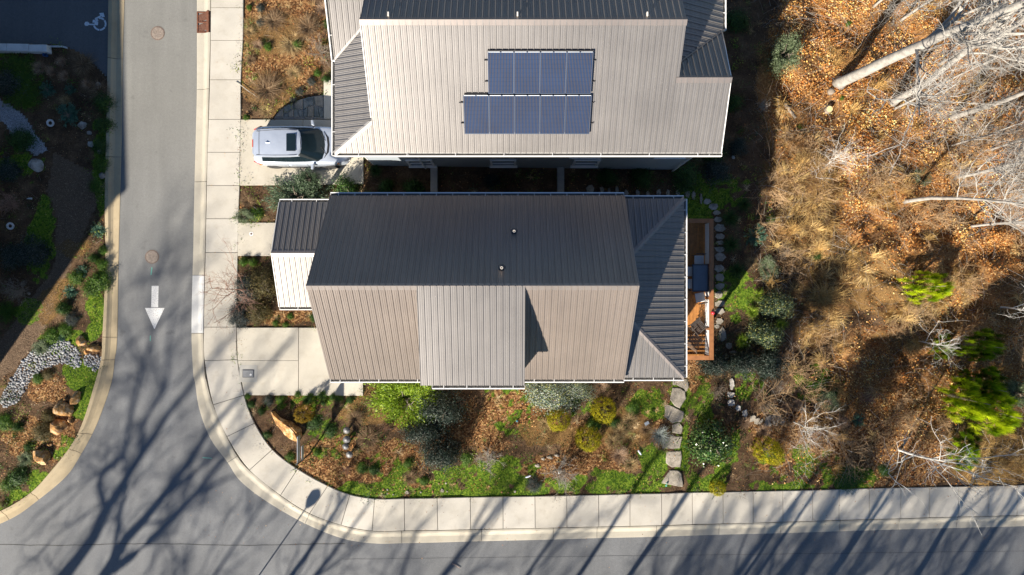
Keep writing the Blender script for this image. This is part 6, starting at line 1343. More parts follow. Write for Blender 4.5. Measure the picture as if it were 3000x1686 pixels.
# evergreens south of the street: their crowns throw the dark blotches over the bank and the woods
EVM = mesh_leafy('evergreen_crown', 5200, .17, [(.02, .05, .012), (.035, .08, .018)], 120, .55, 1.0, asp=.45, K=52, cs=.16, inner=.25)
for (px, py, zc, r) in ((2420, 830, 14.5, 1.1), (2560, 1120, 11, 1.2), (2670, 1010, 12, 1.2), (2970, 890, 13.5, 1.4), (2520, 1350, 7.5, .9)):
    g = W(px, py, float(gbase((px - 1500) * H / F))); bx_, by_ = g[0] - SD[0] * zc / TE, g[1] - SD[1] * zc / TE; zb_ = float(gbase(bx_))
    t = empty('evergreen_tree', (bx_, by_, zb_), 'evergreen tree standing south of the main street', 'tree', 'evergreens along the south side of the main street')
    o = link('crown', EVM, t); hh = r * random.uniform(1.2, 1.7); o.scale = (r, r * random.uniform(.8, 1.2), hh); o.location = (0, 0, zc + g[2] - zb_ - hh * .45); o.rotation_euler = (0, 0, random.uniform(0, 6))
    MB().tube([(0, 0, 0), (.1, .05, zc * .5), (0, 0, zc + g[2] - zb_ + hh * .2)], [.10, .07, .03], 8).build('trunk', M_barkd, t)
# ================================================================ GROUND COVER (what nobody could count)
def scatter(n, box, fn, rg=rng):
    """random ground points in a photograph-pixel box kept with probability fn(zones)"""
    px = rg.uniform(box[0], box[2], n); py = rg.uniform(box[1], box[3], n)
    z = gbase((px - 1500) * H / F); x = (px - 1500) * (H - z) / F; y = (843 - py) * (H - z) / F; zt = gtop(x, y); x = (px - 1500) * (H - zt) / F; y = (843 - py) * (H - zt) / F
    k = soilmask(x, y); x, y = x[k], y[k]; zt = gtop(x, y); zn_ = zones(x, y, zt); k = rg.random(len(x)) < fn(zn_, x, y); return x[k], y[k], zt[k]
def ground_leaves(name, n, fn, size, cols, box=(-20, -20, 3020, 1500), lift=.03, tilt=.45, mat=None, asp=.6):
    x, y, z = scatter(n, box, fn); m = len(x); C = np.stack([x, y, z + rng.uniform(.005, lift, m)], 1); Nr = rng.normal(size=(m, 3)) * tilt + [0, 0, 1]
    cc = pick_cols(m, cols); pv = vnoise(x, y, .7, 81, 3)[:, None]; cc = np.clip(cc * (.45 + 1.05 * pv) * np.where(pv < .5, [1.0, .80, .62], [1.06, .98, .82]), 0, .85) if name in ('woodland_leaf_litter', 'fallen_leaves', 'mulch') else cc
    sz = size * rng.uniform(.45, 1.35, (m, 1)) * (.75 + .5 * vnoise(x, y, .5, 82)[:, None])
    o = link(name, npmesh(name, leaf_quads(C, Nr, sz, asp), 4, mat or M_dry, cc)); o['kind'] = 'stuff'; return m
def ground_blades(name, n, fn, hgt, w, cols, box=(-20, -20, 3020, 1500), lean=1.1, mat=None, bias=(0, 0)):
    x, y, z = scatter(n, box, fn); m = len(x); C = np.stack([x, y, z - .01], 1); d = unit(rng.normal(size=(m, 3)) * lean + [bias[0], bias[1], 1]); L = hgt * rng.uniform(.5, 1.3, (m, 1)); s = unit(np.cross(d, rng.normal(size=(m, 3)))) * w
    tip = C + d * L; Q = np.stack([C - s, C + s, tip], 1); o = link(name, npmesh(name, Q, 3, mat or M_leaf, pick_cols(m, cols))); o['kind'] = 'stuff'; return m
LITC = [(.60, .33, .10), (.70, .44, .16), (.78, .56, .27), (.44, .19, .05), (.55, .26, .07), (.28, .11, .035), (.80, .64, .36), (.16, .06, .02)]
LEFC = [(.34, .15, .06), (.44, .22, .09), (.54, .32, .15), (.20, .08, .035), (.62, .43, .24), (.12, .05, .025)]
cnt = {}
cnt['a'] = ground_leaves('woodland_leaf_litter', 150000, lambda q, x, y: np.clip((q['litter'] * .95 + .10 * (x > 12)) * np.clip((vnoise(x, y, .8, 83) - .28) * 3.2, .12, 1), 0, 1), .092, LITC, (2250, -20, 3020, 1420), .12, .55)
cnt['b'] = ground_leaves('fallen_leaves', 170000, lambda q, x, y: np.clip(q['leaf'] * .75 + .17, 0, 1) * np.clip((vnoise(x, y, 1.4, 84) - .3) * 3.4, .1, 1) * (1 - q['grass'] * .5) * (q['chips'] < .5), .062, LEFC, (680, -20, 2760, 1480), .08, .85)
cnt['b2'] = ground_leaves('garden_leaf_bits', 46000, lambda q, x, y: np.clip(q['leaf'] * .8 + .05, 0, 1) * (q['chips'] < .5), .055, LEFC + [(.62, .52, .38)], (-20, 130, 330, 1540), .07, .8)
cnt['c'] = ground_blades('lawn_grass', 420000, lambda q, x, y: np.clip(q['grass'] * 1.3 - .15, 0, 1), .07, .0105, [(.08, .20, .008), (.13, .29, .01), (.20, .38, .015), (.30, .42, .04)])
cnt['d'] = ground_leaves('bark_chips', 60000, lambda q, x, y: q['chips'] * .8 + .02, .05, [(.07, .045, .03), (.14, .095, .06), (.24, .17, .11), (.36, .27, .18)], (-20, 400, 330, 1250), .02, .25, asp=.35)
cnt['e'] = ground_leaves('mulch', 120000, lambda q, x, y: np.full(x.shape, .5) * (q['grass'] < .5), .045, [(.05, .032, .02), (.08, .052, .034), (.13, .085, .055), (.19, .13, .085)], (-20, -20, 2750, 1480), .02, .4, asp=.4)
cnt['f'] = ground_leaves('ground_cover_plants', 110000, lambda q, x, y: np.clip((vnoise(x, y, 1.3, 61) - .52) * 4, 0, .8) * (q['chips'] < .5) * (x < 13.5), .05, [(.03, .08, .012), (.06, .13, .02), (.12, .20, .035), (.18, .24, .06)], (-20, -20, 2700, 1480), .07, .6, M_leaf)
# low rosettes, dead stems: small things that roughen the beds
def rosettes(name, n, fn, k, rad, hgt, size, cols, box, mat=None, asp=.5):
    x, y, z = scatter(n, box, fn); m = len(x); sc = np.repeat(rng.uniform(.5, 1.5, m), k)[:, None]; C = np.repeat(np.stack([x, y, z], 1), k, 0); d = rng.normal(size=(m * k, 3)) * [rad, rad, hgt * .45]; d[:, 2] = np.abs(d[:, 2])
    C = C + d * sc; Nm = d / [rad, rad, hgt] + rng.normal(size=d.shape) * .5 + [0, 0, .6]; cb = np.repeat(pick_cols(m, cols, rng, .3), k, 0) * rng.uniform(.75, 1.2, (m * k, 1))
    o = link(name, npmesh(name, leaf_quads(C, Nm, size, asp), 4, mat or M_leaf, np.clip(cb, 0, 1))); o['kind'] = 'stuff'; cnt[name] = m * k
nopave = lambda q: (q['chips'] < .5) * (q['gravel'] < .5)
rosettes('low_green_plants', 9500, lambda q, x, y: np.clip((vnoise(x, y, .8, 63) - .40) * 3, .06, .8) * nopave(q) * (x < 13.5), 15, .085, .16, .055, [(.03, .09, .012), (.06, .14, .02), (.12, .22, .02), (.26, .32, .04), (.05, .10, .05), (.20, .24, .06), (.16, .28, .02)], (-20, 120, 2760, 1480))
rosettes('dead_perennials', 4200, lambda q, x, y: np.clip((vnoise(x, y, .9, 64) - .38) * 3, .05, .8) * nopave(q) * (q['grass'] < .6), 20, .11, .22, .06, [(.10, .06, .035), (.18, .10, .05), (.27, .17, .09), (.05, .03, .02), (.42, .30, .16)], (-20, -20, 2760, 1480), M_dry, .22)
rosettes('mid_green_plants', 1500, lambda q, x, y: np.clip((vnoise(x, y, .6, 68) - .42) * 3, .04, .8) * nopave(q) * (x < 13.5), 40, .16, .30, .075, [(.04, .10, .015), (.08, .17, .02), (.16, .26, .03), (.30, .36, .05), (.08, .13, .07)], (-20, 120, 2760, 1470))
rosettes('brown_tufts', 1700, lambda q, x, y: np.clip((vnoise(x, y, .6, 69) - .38) * 3, .05, .8) * nopave(q) * (q['grass'] < .7), 44, .17, .30, .08, [(.16, .09, .045), (.27, .17, .09), (.42, .29, .16), (.07, .04, .025), (.52, .38, .22)], (-20, -20, 2760, 1470), M_dry, .16)
rosettes('dark_undergrowth', 1500, lambda q, x, y: np.clip((vnoise(x, y, .7, 65) - .45) * 4, 0, .8) * nopave(q), 46, .19, .34, .06, [(.03, .028, .018), (.05, .045, .025), (.03, .05, .02), (.07, .045, .03)], (-20, -20, 3020, 1440), M_dry, .3)
# dry grass tussocks in the woods
x, y, z = scatter(5200, (2200, -20, 3020, 1430), lambda q, x, y: np.clip(q['straw'] * 1.1 + .03, 0, 1) * np.clip((vnoise(x, y, .55, 66) - .36) * 5, .04, 1) * (x > 10.5))
m = len(x); nb = 40; S = rng.uniform(.35, .85, m) * (.45 + vnoise(x, y, .9, 67)); hd = vnoise(x, y, .5, 71) * 12; a = np.repeat(hd, nb) + rng.normal(size=m * nb) * 1.1
C = np.repeat(np.stack([x, y, z - .01], 1), nb, 0) + rng.normal(size=(m * nb, 3)) * [.06, .06, 0]; Lb = (np.repeat(S, nb) * rng.uniform(.5, 1.2, m * nb))[:, None]; o = np.stack([np.cos(a), np.sin(a), 0 * a], 1); s = np.stack([-o[:, 1], o[:, 0], 0 * a], 1) * .0065
mid = C + o * Lb * .45 + [0, 0, 1] * Lb * .75; tip = C + o * Lb * 1.15 + [0, 0, 1] * Lb * rng.uniform(.2, .9, (m * nb, 1)); cb = np.repeat(pick_cols(m, [(.42, .26, .09), (.58, .38, .14), (.72, .52, .23), (.24, .13, .05), (.14, .08, .04)], rng, .25), nb, 0)
ob = link('dry_grass', npmesh('dry_grass', np.concatenate([np.stack([C - s, C + s, mid + s * .8, mid - s * .8], 1), np.stack([mid - s * .8, mid + s * .8, tip + s * .1, tip - s * .1], 1)]), 4, M_dry, np.concatenate([cb, cb]))); ob['kind'] = 'stuff'
# smaller dry tufts and fallen twigs in the beds
x, y, z = scatter(7000, (690, -20, 2230, 1470), lambda q, x, y: np.clip(q['straw'] * 1.0 + .10, 0, .8) * np.clip((vnoise(x, y, 1.0, 72) - .35) * 4, .05, 1) * (q['grass'] < .6)); m = len(x); nb = 24; S = rng.uniform(.16, .42, m); a = rng.uniform(0, 6.28, m * nb)
C = np.repeat(np.stack([x, y, z - .01], 1), nb, 0) + rng.normal(size=(m * nb, 3)) * [.035, .035, 0]; Lb = (np.repeat(S, nb) * rng.uniform(.4, 1.2, m * nb))[:, None]; o = np.stack([np.cos(a), np.sin(a), 0 * a], 1); s = np.stack([-o[:, 1], o[:, 0], 0 * a], 1) * .0065
tip = C + o * Lb * .9 + [0, 0, 1] * Lb * rng.uniform(.3, .9, (m * nb, 1)); cb = np.repeat(pick_cols(m, [(.42, .28, .13), (.56, .40, .20), (.30, .18, .09), (.15, .09, .05), (.64, .50, .30), (.20, .22, .07)], rng, .25), nb, 0)
ob = link('dry_garden_grass', npmesh('dry_garden_grass', np.stack([C - s, C + s, tip + s * .3], 1), 3, M_dry, cb)); ob['kind'] = 'stuff'
x, y, z = scatter(3000, (-20, -20, 2230, 1470), lambda q, x, y: .4 * (q['chips'] < .5) * (q['grass'] < .5)); m = len(x); p = np.stack([x, y, z + .02], 1); d = unit(rng.normal(size=(m, 3)) * [1, 1, .25] + [0, 0, .25]); q = p + d * rng.uniform(.1, .5, (m, 1)); V, Fq = seg_prisms(p, q, np.full(m, .007), np.full(m, .003), 3); ob = link('fallen_twigs', idxmesh('fallen_twigs', V, Fq, M_barkd)); ob['kind'] = 'stuff'
# brushwood: long arching bare stems
# low thickets of bare brush
x, y, z = scatter(900, (2230, 380, 3020, 1330), lambda q, x, y: (vnoise(x, y, .5, 91) > .50) * .16 * (x > 11.5)); AA, BB, aa, bb = [], [], [], []
for i in range(len(x)):
    A1, B1, a1, b1 = twig_segments(seed=500 + i, n0=11, levels=3, L0=random.uniform(.5, 1.3), ratio=.6, nb=4, spread=1.3, r0=.011, rise=.7); o3 = np.array([x[i], y[i], z[i]]); AA.append(A1 + o3); BB.append(B1 + o3); aa.append(a1); bb.append(b1)
V, Fq = seg_prisms(np.concatenate(AA), np.concatenate(BB), np.concatenate(aa), np.concatenate(bb), 3); ob = link('brush_thickets', idxmesh('brush_thickets', V, Fq, simple('warm_brush', (.46, .31, .17), .9, var=.35, scale=1.2))); ob['kind'] = 'stuff'
# a few leaves blown onto the pavement
px_ = rng.uniform(560, 3000, 420); py_ = np.where(rng.random(420) < .5, rng.uniform(1425, 1600, 420), rng.uniform(0, 1686, 420)); z_ = gbase((px_ - 1500) * H / F); x_ = (px_ - 1500) * (H - z_) / F; y_ = (843 - py_) * (H - z_) / F; k = ~soilmask(x_, y_) & ((py_ > 1425) | (px_ < 720)); x_, y_ = x_[k], y_[k]
C = np.stack([x_, y_, gbase(x_) + .135], 1); ob = link('blown_leaves', npmesh('blown_leaves', leaf_quads(C, rng.normal(size=C.shape) * .3 + [0, 0, 1], .06), 4, M_dry, pick_cols(len(C), LEFC))); ob['kind'] = 'stuff'
x, y, z = scatter(4200, (2200, -20, 3020, 1400), lambda q, x, y: np.clip(vnoise(x, y, .35, 77) * 1.6 - .35, .05, 1) * (x > 11)); m = len(x)
p = np.stack([x, y, z], 1); A_, B_2, ra, rb = [], [], [], []; d = unit(rng.normal(size=(m, 3)) * [1, 1, .3] + [0, 0, .8]); L = rng.uniform(.5, 2.0, m)
for k in range(5):
    d = unit(d + rng.normal(size=(m, 3)) * .22 - [0, 0, .22]); q = p + d * (L / 5)[:, None]; q[:, 2] = np.maximum(q[:, 2], z + .02); A_.append(p); B_2.append(q); ra.append(np.full(m, .008 * (1 - k * .15))); rb.append(np.full(m, .008 * (1 - (k + 1) * .15))); p = q
V, Fq = seg_prisms(np.concatenate(A_), np.concatenate(B_2), np.concatenate(ra), np.concatenate(rb), 3); ob = link('brushwood', idxmesh('brushwood', V, Fq, M_barkd)); ob['kind'] = 'stuff'
h = m // 2; V, Fq = seg_prisms(np.concatenate([q[:h] + [.4, .2, 0] for q in A_]), np.concatenate([q[:h] + [.4, .2, 0] for q in B_2]), np.concatenate([q[:h] for q in ra]), np.concatenate([q[:h] for q in rb]), 3); ob = link('dead_stems', idxmesh('dead_stems', V, Fq, M_barkw)); ob['kind'] = 'stuff'
print('COUNTS', cnt, sum(len(me.loops) - 2 * len(me.polygons) for me in bpy.data.meshes))
# ================================================================ STONES AND SMALL THINGS
def rock_mesh(name, mat, seed, sub=3, flat=.6, rough=.22):
    bm = bmesh.new(); bmesh.ops.create_icosphere(bm, subdivisions=sub, radius=1); rg = random.Random(seed)
    pl = [(Vector((rg.uniform(-1, 1), rg.uniform(-1, 1), rg.uniform(-.2, 1))).normalized(), rg.uniform(.62, .88)) for _ in range(11)]
    for v in bm.verts:
        c = v.co.copy()
        for n, d in pl:
            e = c.dot(n) - d
            if e > 0: c -= n * e
        nz = float(vnoise(c.x * 2 + 10, c.y * 2 + c.z * 1.7 + 10, 1.6, seed, 3)) - .5
        v.co = c * (1 + rough * nz); v.co.z *= flat
    me = bpy.data.meshes.new(name); bm.to_mesh(me); bm.free(); me.materials.append(mat); return me
RO = [rock_mesh('ochre_boulder', M_rockor, s) for s in (1, 2, 3)]; RG = [rock_mesh('grey_rock', M_rockgr, s) for s in (4, 5)]; RP = [rock_mesh('pebble', M_pebble, s, 2, .6, .1) for s in (6, 7, 8)]
RW = [rock_mesh('pale_rock', rock_mat('pale_rock', (.40, .37, .33), (.52, .50, .46), (.62, .60, .57)), s) for s in (9, 10)]
RT = rock_mesh('tan_rock', M_flag, 12)
def rock(me, px, py, rx, ry, h, label, rz=0, kind='boulder', group=None):
    g = G(px, py, h * .5); z = float(gtop(g[0], g[1])); o = link(kind, me, None, (g[0], g[1], z + h * .25)); k = (H - z) / F; o.scale = (rx * k * 1.12, ry * k * 1.12, h); o.rotation_euler = (0, 0, rz)
    return setp(o, label, 'rock', group)
# long ochre boulder by the sign: a ridge-shaped slab
b = MB(); out = [(793, 1207), (803, 1205), (826, 1226), (858, 1238), (884, 1256), (886, 1276), (872, 1299), (860, 1293), (834, 1275), (809, 1246)]; ridge = [(800, 1212), (822, 1236), (850, 1252), (866, 1272), (868, 1285)]
def subdiv(poly, n):
    r = []
    for i in range(len(poly)):
        a, c = poly[i], poly[(i + 1) % len(poly)]
        for k in range(n): r.append((a[0] + (c[0] - a[0]) * k / n + random.uniform(-1, 1), a[1] + (c[1] - a[1]) * k / n + random.uniform(-1, 1)))
    return r
ob_ = subdiv(out, 4); N = len(ob_)
def nr(p): 
    return min(ridge, key=lambda q: (q[0] - p[0]) ** 2 + (q[1] - p[1]) ** 2)
rings = []
for t, h in ((0, -.05), (.03, .16), (.3, .34), (.62, .50), (.9, .60)):
    rg_ = []
    for p in ob_:
        q = nr(p); rg_.append(G(p[0] + (q[0] - p[0]) * t + random.uniform(-1.4, 1.4) * (t > 0), p[1] + (q[1] - p[1]) * t + random.uniform(-1.4, 1.4) * (t > 0), h + random.uniform(-.04, .04) * (t > .1)))
    rings.append(rg_)
vs = [v for r in rings for v in r]; fs = [(i * N + k, i * N + (k + 1) % N, (i + 1) * N + (k + 1) % N, (i + 1) * N + k) for i in range(4) for k in range(N)]; fs.append(tuple(range(4 * N, 5 * N)))
b.add(vs, fs); o = b.build('boulder', M_rockor); setp(o, 'long jagged ochre boulder beside the street sign', 'rock')
for i, (px, py, rx, ry, h, rz, lb) in enumerate(((233, 1000, 16, 14, .4, 0, 'ochre rock above the pebble bed, left of its larger neighbour'), (275, 1021, 21, 12, .35, .2, 'ochre rock close to the left kerb above the pebble bed'), (254, 1031, 8, 9, .2, 0, 'small tan rock wedged left of the ochre kerb rock'), (217, 1168, 13, 21, .5, -.5, 'upright ochre boulder at the top of the trio by the grass'), (183, 1200, 27, 26, .55, .4, 'largest ochre boulder in the middle of the trio'), (168, 1253, 26, 21, .5, .2, 'ochre boulder at the bottom of the trio'), (115, 1341, 24, 24, .55, .9, 'ochre and white boulder in the bottom left bed'), (207, 1233, 7, 10, .2, .2, 'small tan rock right of the bottom boulder of the trio'), (145, 1304, 8, 6, .15, 0, 'small orange rock above the lowest boulder'), (192, 1170, 9, 7, .2, 0, 'small pinkish rock between upright and largest boulders'))):
    rock(RO[i % 3], px, py, rx, ry, h, lb, rz)
for i, (px, py, rx, ry, h, lb) in enumerate(((105, 485, 20, 19, .3, 'grey rock in the shaded left bed, largest there'), (241, 367, 12, 11, .25, 'half-round tan rock near the white ring'), (262, 390, 6, 6, .15, 'small pale rock under the half-round rock'), (266, 423, 8, 10, .2, 'blue-grey rock in the shaded ground plants'), (293, 443, 8, 8, .2, 'pale rock close to the left kerb in the shade'), (299, 514, 10, 9, .2, 'tan rock close to the left kerb above the long shadow edge'), (287, 254, 13, 9, .2, 'reddish rock hidden in the brown grass by the kerb'), (86, 860, 5, 4, .1, 'tiny pale rock in the purple-grey shrub'), (2462, 247, 14, 16, .3, 'grey rock at the foot of the thickest pale tree'), (2105, 583 - 120, 5, 4, .1, 'small pale stone on the shaded bank'))):
    rock(RG[i % 2], px, py, rx, ry, h, lb, .3 * i, 'rock')
rock(RW[0], 2148, 462, 4, 6, .1, 'tiny white stone on the shaded bank right of the upper house', .5, 'rock')
# cut stump
g = G(2427, 322, .3); z = float(gtop(g[0], g[1])); t = empty('tree_stump', (g[0], g[1], z), 'pale freshly cut stump in the sunny leaf litter', 'tree stump')
MB().lathe((0, 0, 0), [(.20, -.05), (.17, .1), (.16, .36)], 14).build('bark', M_barkd, t, True); MB().lathe((0, 0, .362), [(.15, -.02), (.15, .01), (.02, .012)], 14).build('cut_top', simple('fresh_wood', (.72, .58, .30), .7, var=.1, scale=20), t)
g = G(2436, 268, .2); t = empty('tree_stump', (g[0], g[1], float(gtop(g[0], g[1]))), 'low mossy stump above the freshly cut one', 'tree stump'); MB().lathe((0, 0, 0), [(.17, -.05), (.15, .18), (.02, .2)], 12).build('bark', M_barkd, t, True)
# fallen log and sticks
def log(p, q, r, label, mat=M_barkd, kind='fallen_log', lift=.05):
    a = Vector(G(p[0], p[1], lift + r)); c = Vector(G(q[0], q[1], lift + r)); b = MB(); n = 6; b.tube([Vector(a.lerp(c, k / n)) + Vector((random.uniform(-r, r) * .7, random.uniform(-r, r) * .7, 0)) for k in range(n + 1)], [r * (1 - .35 * k / n) for k in range(n + 1)], 7)
    setp(b.build(kind, mat, None, True), label, 'log' if kind == 'fallen_log' else 'stick')
log((2302, 305), (2328, 350), .10, 'short thick log at the sunny edge of the woods'); log((2372, 122), (2398, 108), .05, 'dark broken log near the top of the woods'); log((2432, 105), (2433, 165), .04, 'thin dark upright stick in the top litter', kind='stick')
log((1325, 1652), (1348, 1665), .022, 'small reddish stick lying on the main street', simple('stick_wood', (.42, .30, .25), .8), 'stick', .02)
log((743, 606), (762, 622), .02, 'bent pale stick by the rosemary', M_barkw, 'stick', .1); log((690, 240), (756, 287), .018, 'pale fallen twig reaching over the sidewalk edge', M_barkw, 'stick', .15)
# paths of stepping stones
def Z4(pts): return [(1500 + x / 4.441, 1090 + y / 4.441) for x, y in pts]
def stone_piece(poly, parent, mat, h=.10, nsub=2, z0=.10):
    w = subdiv(poly, nsub); k = len(w); c = (sum(p[0] for p in w) / k, sum(p[1] for p in w) / k); top = []; mid = []; bot = []
    g0 = G(c[0], c[1], 0); zz = float(gtop(g0[0], g0[1])) + h * .55
    def at(p, dz):
        x, y, _ = W(p[0], p[1], zz); return (x, y, zz + dz)
    mid = [at(p, -.02) for p in w]; top = [at((c[0] + (p[0] - c[0]) * .93, c[1] + (p[1] - c[1]) * .93), random.uniform(-.004, .006)) for p in w]; bot = [at(p, -.16) for p in w]
    b = MB(); b.add(bot + mid + top, [(i, (i + 1) % k, (i + 1) % k + k, i + k) for i in range(k)] + [(i + k, (i + 1) % k + k, (i + 1) % k + 2 * k, i + 2 * k) for i in range(k)] + [tuple(range(2 * k, 3 * k))])
    return b.build('stone', mat, parent)
sp_ = empty('stepping_stone_path', (0, 0, 0), kind='structure'); sp_.name = 'lawn_stepping_stone_path'
for p in ([(2090, 90), (2285, 95), (2300, 200), (2262, 262), (2240, 225), (2150, 180), (2090, 170)], [(2085, 205), (2195, 212), (2250, 252), (2265, 350), (2190, 475), (2120, 440), (2052, 360), (2080, 270)], [(1990, 425), (2070, 440), (2240, 520), (2230, 600), (2200, 650), (2090, 665), (1985, 585)],
          [(2080, 690), (2175, 658), (2222, 720), (2205, 812), (2085, 790)], [(2070, 835), (2215, 842), (2188, 997), (1950, 1000), (1975, 890)], [(2005, 1040), (2200, 1030), (2210, 1120), (2195, 1245), (2080, 1240), (2000, 1190)], [(2060, 1285), (2150, 1280), (2200, 1320), (2228, 1440), (2222, 1500), (2090, 1478), (1935, 1455)]):
    stone_piece(Z4(p), sp_, M_flag)
def blob(cx, cy, rx, ry, n=7, rot=None):
    rot = random.uniform(0, 1) if rot is None else rot; return [(cx + rx * math.cos(2 * math.pi * k / n + rot) * random.uniform(.74, 1.16), cy + ry * math.sin(2 * math.pi * k / n + rot) * random.uniform(.74, 1.16)) for k in range(n)]
ep = empty('shaded_stepping_stone_path', (0, 0, 0), kind='structure')
for (x, y, rx, ry) in ((375, 10, 32, 20), (390, 75, 36, 26), (410, 155, 46, 36), (410, 230, 42, 27), (410, 290, 40, 22), (408, 350, 48, 26), (412, 420, 54, 34), (405, 525, 42, 34), (408, 610, 48, 36), (405, 690, 44, 32), (400, 770, 35, 38), (405, 850, 44, 30), (405, 920, 46, 28), (400, 1010, 30, 32), (380, 1060, 28, 20), (430, 1135, 36, 68), (490, 1235, 36, 30), (530, 1300, 36, 12)):
    stone_piece(blob(1980 + x / 3.15, 620 + y / 3.15, rx / 3.15 * 1.16, ry / 3.15 * 1.16, 6), ep, M_flag, .10)
for (x, y, rx, ry) in ((220, 310, 66, 80), (410, 310, 35, 68), (525, 330, 26, 55), (655, 310, 28, 70), (810, 370, 32, 60), (990, 360, 34, 66), (1160, 370, 30, 50), (1335, 360, 42, 68), (1490, 370, 36, 55), (1650, 360, 34, 60), (1810, 385, 48, 62), (1910, 405, 38, 76), (2030, 450, 26, 90), (2130, 510, 62, 52), (2220, 585, 96, 56), (2290, 690, 60, 40)):
    stone_piece(blob(1690 + x / 5.57, 500 + y / 5.57, rx / 5.57, ry / 5.57), ep, M_flag if int(x) % 3 else M_rockgr, .09)
fp = empty('flat_white_stones', G(2150, 1160), 'chain of flat white stones curving below the dark evergreens', 'stone path')
def Z5(p): return (2050 + p[0] / 3.957, 1080 + p[1] / 3.957)
for (x, y, rx, ry) in ((372, 175, 32, 78), (362, 302, 46, 38), (372, 400, 46, 46), (450, 457, 36, 36), (530, 520, 36, 52)):
    c = Z5((x, y)); under(stone_piece(blob(c[0], c[1], rx / 3.957, ry / 3.957), None, RW[0].materials[0], .14), fp)
tp = empty('stone_pile', G(2262, 1230), 'pile of flat tan stones above the lone golden conifer', 'rock pile')
for q in ([(590, 555), (640, 542), (658, 560), (640, 610), (585, 622)], [(640, 590), (685, 572), (700, 590), (668, 650), (632, 645)], [(700, 600), (735, 585), (742, 605), (700, 650), (674, 645)], [(760, 570), (820, 540), (838, 570), (800, 670), (752, 668)], [(812, 610), (835, 640), (832, 672), (806, 672)], [(838, 545), (868, 520), (912, 610), (905, 660), (850, 672), (828, 600)], [(856, 480), (890, 472), (955, 585), (912, 606), (880, 545)], [(918, 635), (962, 594), (992, 612), (965, 668)]):
    under(stone_piece([Z5(v) for v in q], None, M_flag, .16, 1), tp)
for (px, py, rx, ry, lb) in ((1591, 1344, 6, 4, 'small pale edging stone, middle of the short row above the bare shrub'), (1610, 1340, 10, 4.5, 'longest tan edging stone of the short row above the bare shrub'), (1631, 1334, 8, 4, 'right tan edging stone of the short row above the bare shrub'), (1574, 1364, 8, 5, 'ochre edging stone below the short row')):
    rock(RT, px, py, rx, ry, .10, lb, -.25, 'edging_stone')
# line of small pebbles in the lawn
pl = empty('pebble_line', G(1230, 1430), 'loose double line of small tan pebbles in the lawn by the sidewalk', 'pebbles')
for x, y, r in ((318, 800, 12), (350, 800, 10), (350, 830, 9), (386, 800, 8), (393, 836, 8), (440, 792, 7), (480, 795, 8), (495, 822, 20), (560, 815, 9), (600, 820, 9), (690, 815, 14), (762, 808, 18), (640, 765, 12), (672, 765, 14), (735, 755, 8), (765, 755, 8), (790, 752, 10), (800, 815, 8), (860, 755, 14), (1115, 775, 10), (1210, 820, 10), (1260, 825, 8), (1310, 815, 12)):
    px, py = 1000 + x / 2.576, 1124 + y / 2.576; g = G(px, py, .04); o = link('pebble', RO[0].copy() if False else random.choice([RO[0], RO[1], RT]), pl); k = r / 2.576 * H / F * .95; o.scale = (k, k * .75, .05); o.location = Vector((g[0], g[1], float(gtop(g[0], g[1])) + .02)) - Vector(pl.location); o.rotation_euler = (0, 0, random.uniform(0, 3))
# river pebble bed
band = [(22, 1172, 20), (38, 1155, 26), (55, 1128, 26), (70, 1100, 26), (88, 1078, 30), (112, 1055, 32), (145, 1045, 30), (178, 1035, 32), (208, 1040, 28), (186, 1018, 22), (222, 1062, 16), (262, 1056, 18), (284, 1056, 16), (280, 1078, 10)]
rb_ = empty('river_pebble_bed', G(120, 1080), 'curved bed of grey river pebbles among the left garden boulders', 'pebble bed'); cand = []
rgp = random.Random(5); tries = 0
while len(cand) < 560 and tries < 60000:
    tries += 1; c = rgp.choice(band); a = rgp.uniform(0, 6.28); r = c[2] * math.sqrt(rgp.random()); x, y = c[0] + r * math.cos(a), c[1] + r * math.sin(a); s = rgp.choice([3.2, 3.8, 4.4, 5.2, 6.5])
    if all((x - q[0]) ** 2 + (y - q[1]) ** 2 > (.78 * (s + q[2])) ** 2 for q in cand): cand.append((x, y, s))
cand.sort(key=lambda q: -q[2]); allm = []
for i, (x, y, s) in enumerate(cand):
    g = G(x, y, .04); k = s * H / F * 1.1; zt = float(gtop(g[0], g[1])); me = RP[i % 3]
    if i < 290:
        o = link('pebble', me, rb_); o.scale = (k * 1.15, k * .85, k * .95); o.location = Vector((g[0], g[1], zt + k * .25)) - Vector(rb_.location); o.rotation_euler = (rgp.uniform(-.3, .3), 0, rgp.uniform(0, 3.1))
    else: allm.append((me, g[0], g[1], zt + k * .25, k, rgp.uniform(0, 3.1)))
bm = bmesh.new()
for me, x, y, z, k, a in allm:
    n0 = len(bm.verts); bm.from_mesh(me); bm.verts.ensure_lookup_table(); Mx = Matrix.Translation(Vector((x, y, z)) - Vector(rb_.location)) @ Matrix.Rotation(a, 4, 'Z') @ Matrix.Diagonal((k * 1.15, k * .85, k * .95, 1))
    for v in bm.verts[n0:]: v.co = Mx @ v.co
me = bpy.data.meshes.new('small_pebbles'); bm.to_mesh(me); bm.free(); me.materials.append(M_pebble); o = link('small_pebbles', me, rb_); o['kind'] = 'stuff'
# gravel on the shaded path
ground_leaves('path_gravel', 60000, lambda q, x, y: q['gravel'] * 1.0, .04, [(.20, .21, .23), (.34, .35, .38), (.50, .52, .55), (.62, .64, .68)], (-20, 260, 170, 470), .02, .3, asp=.8)
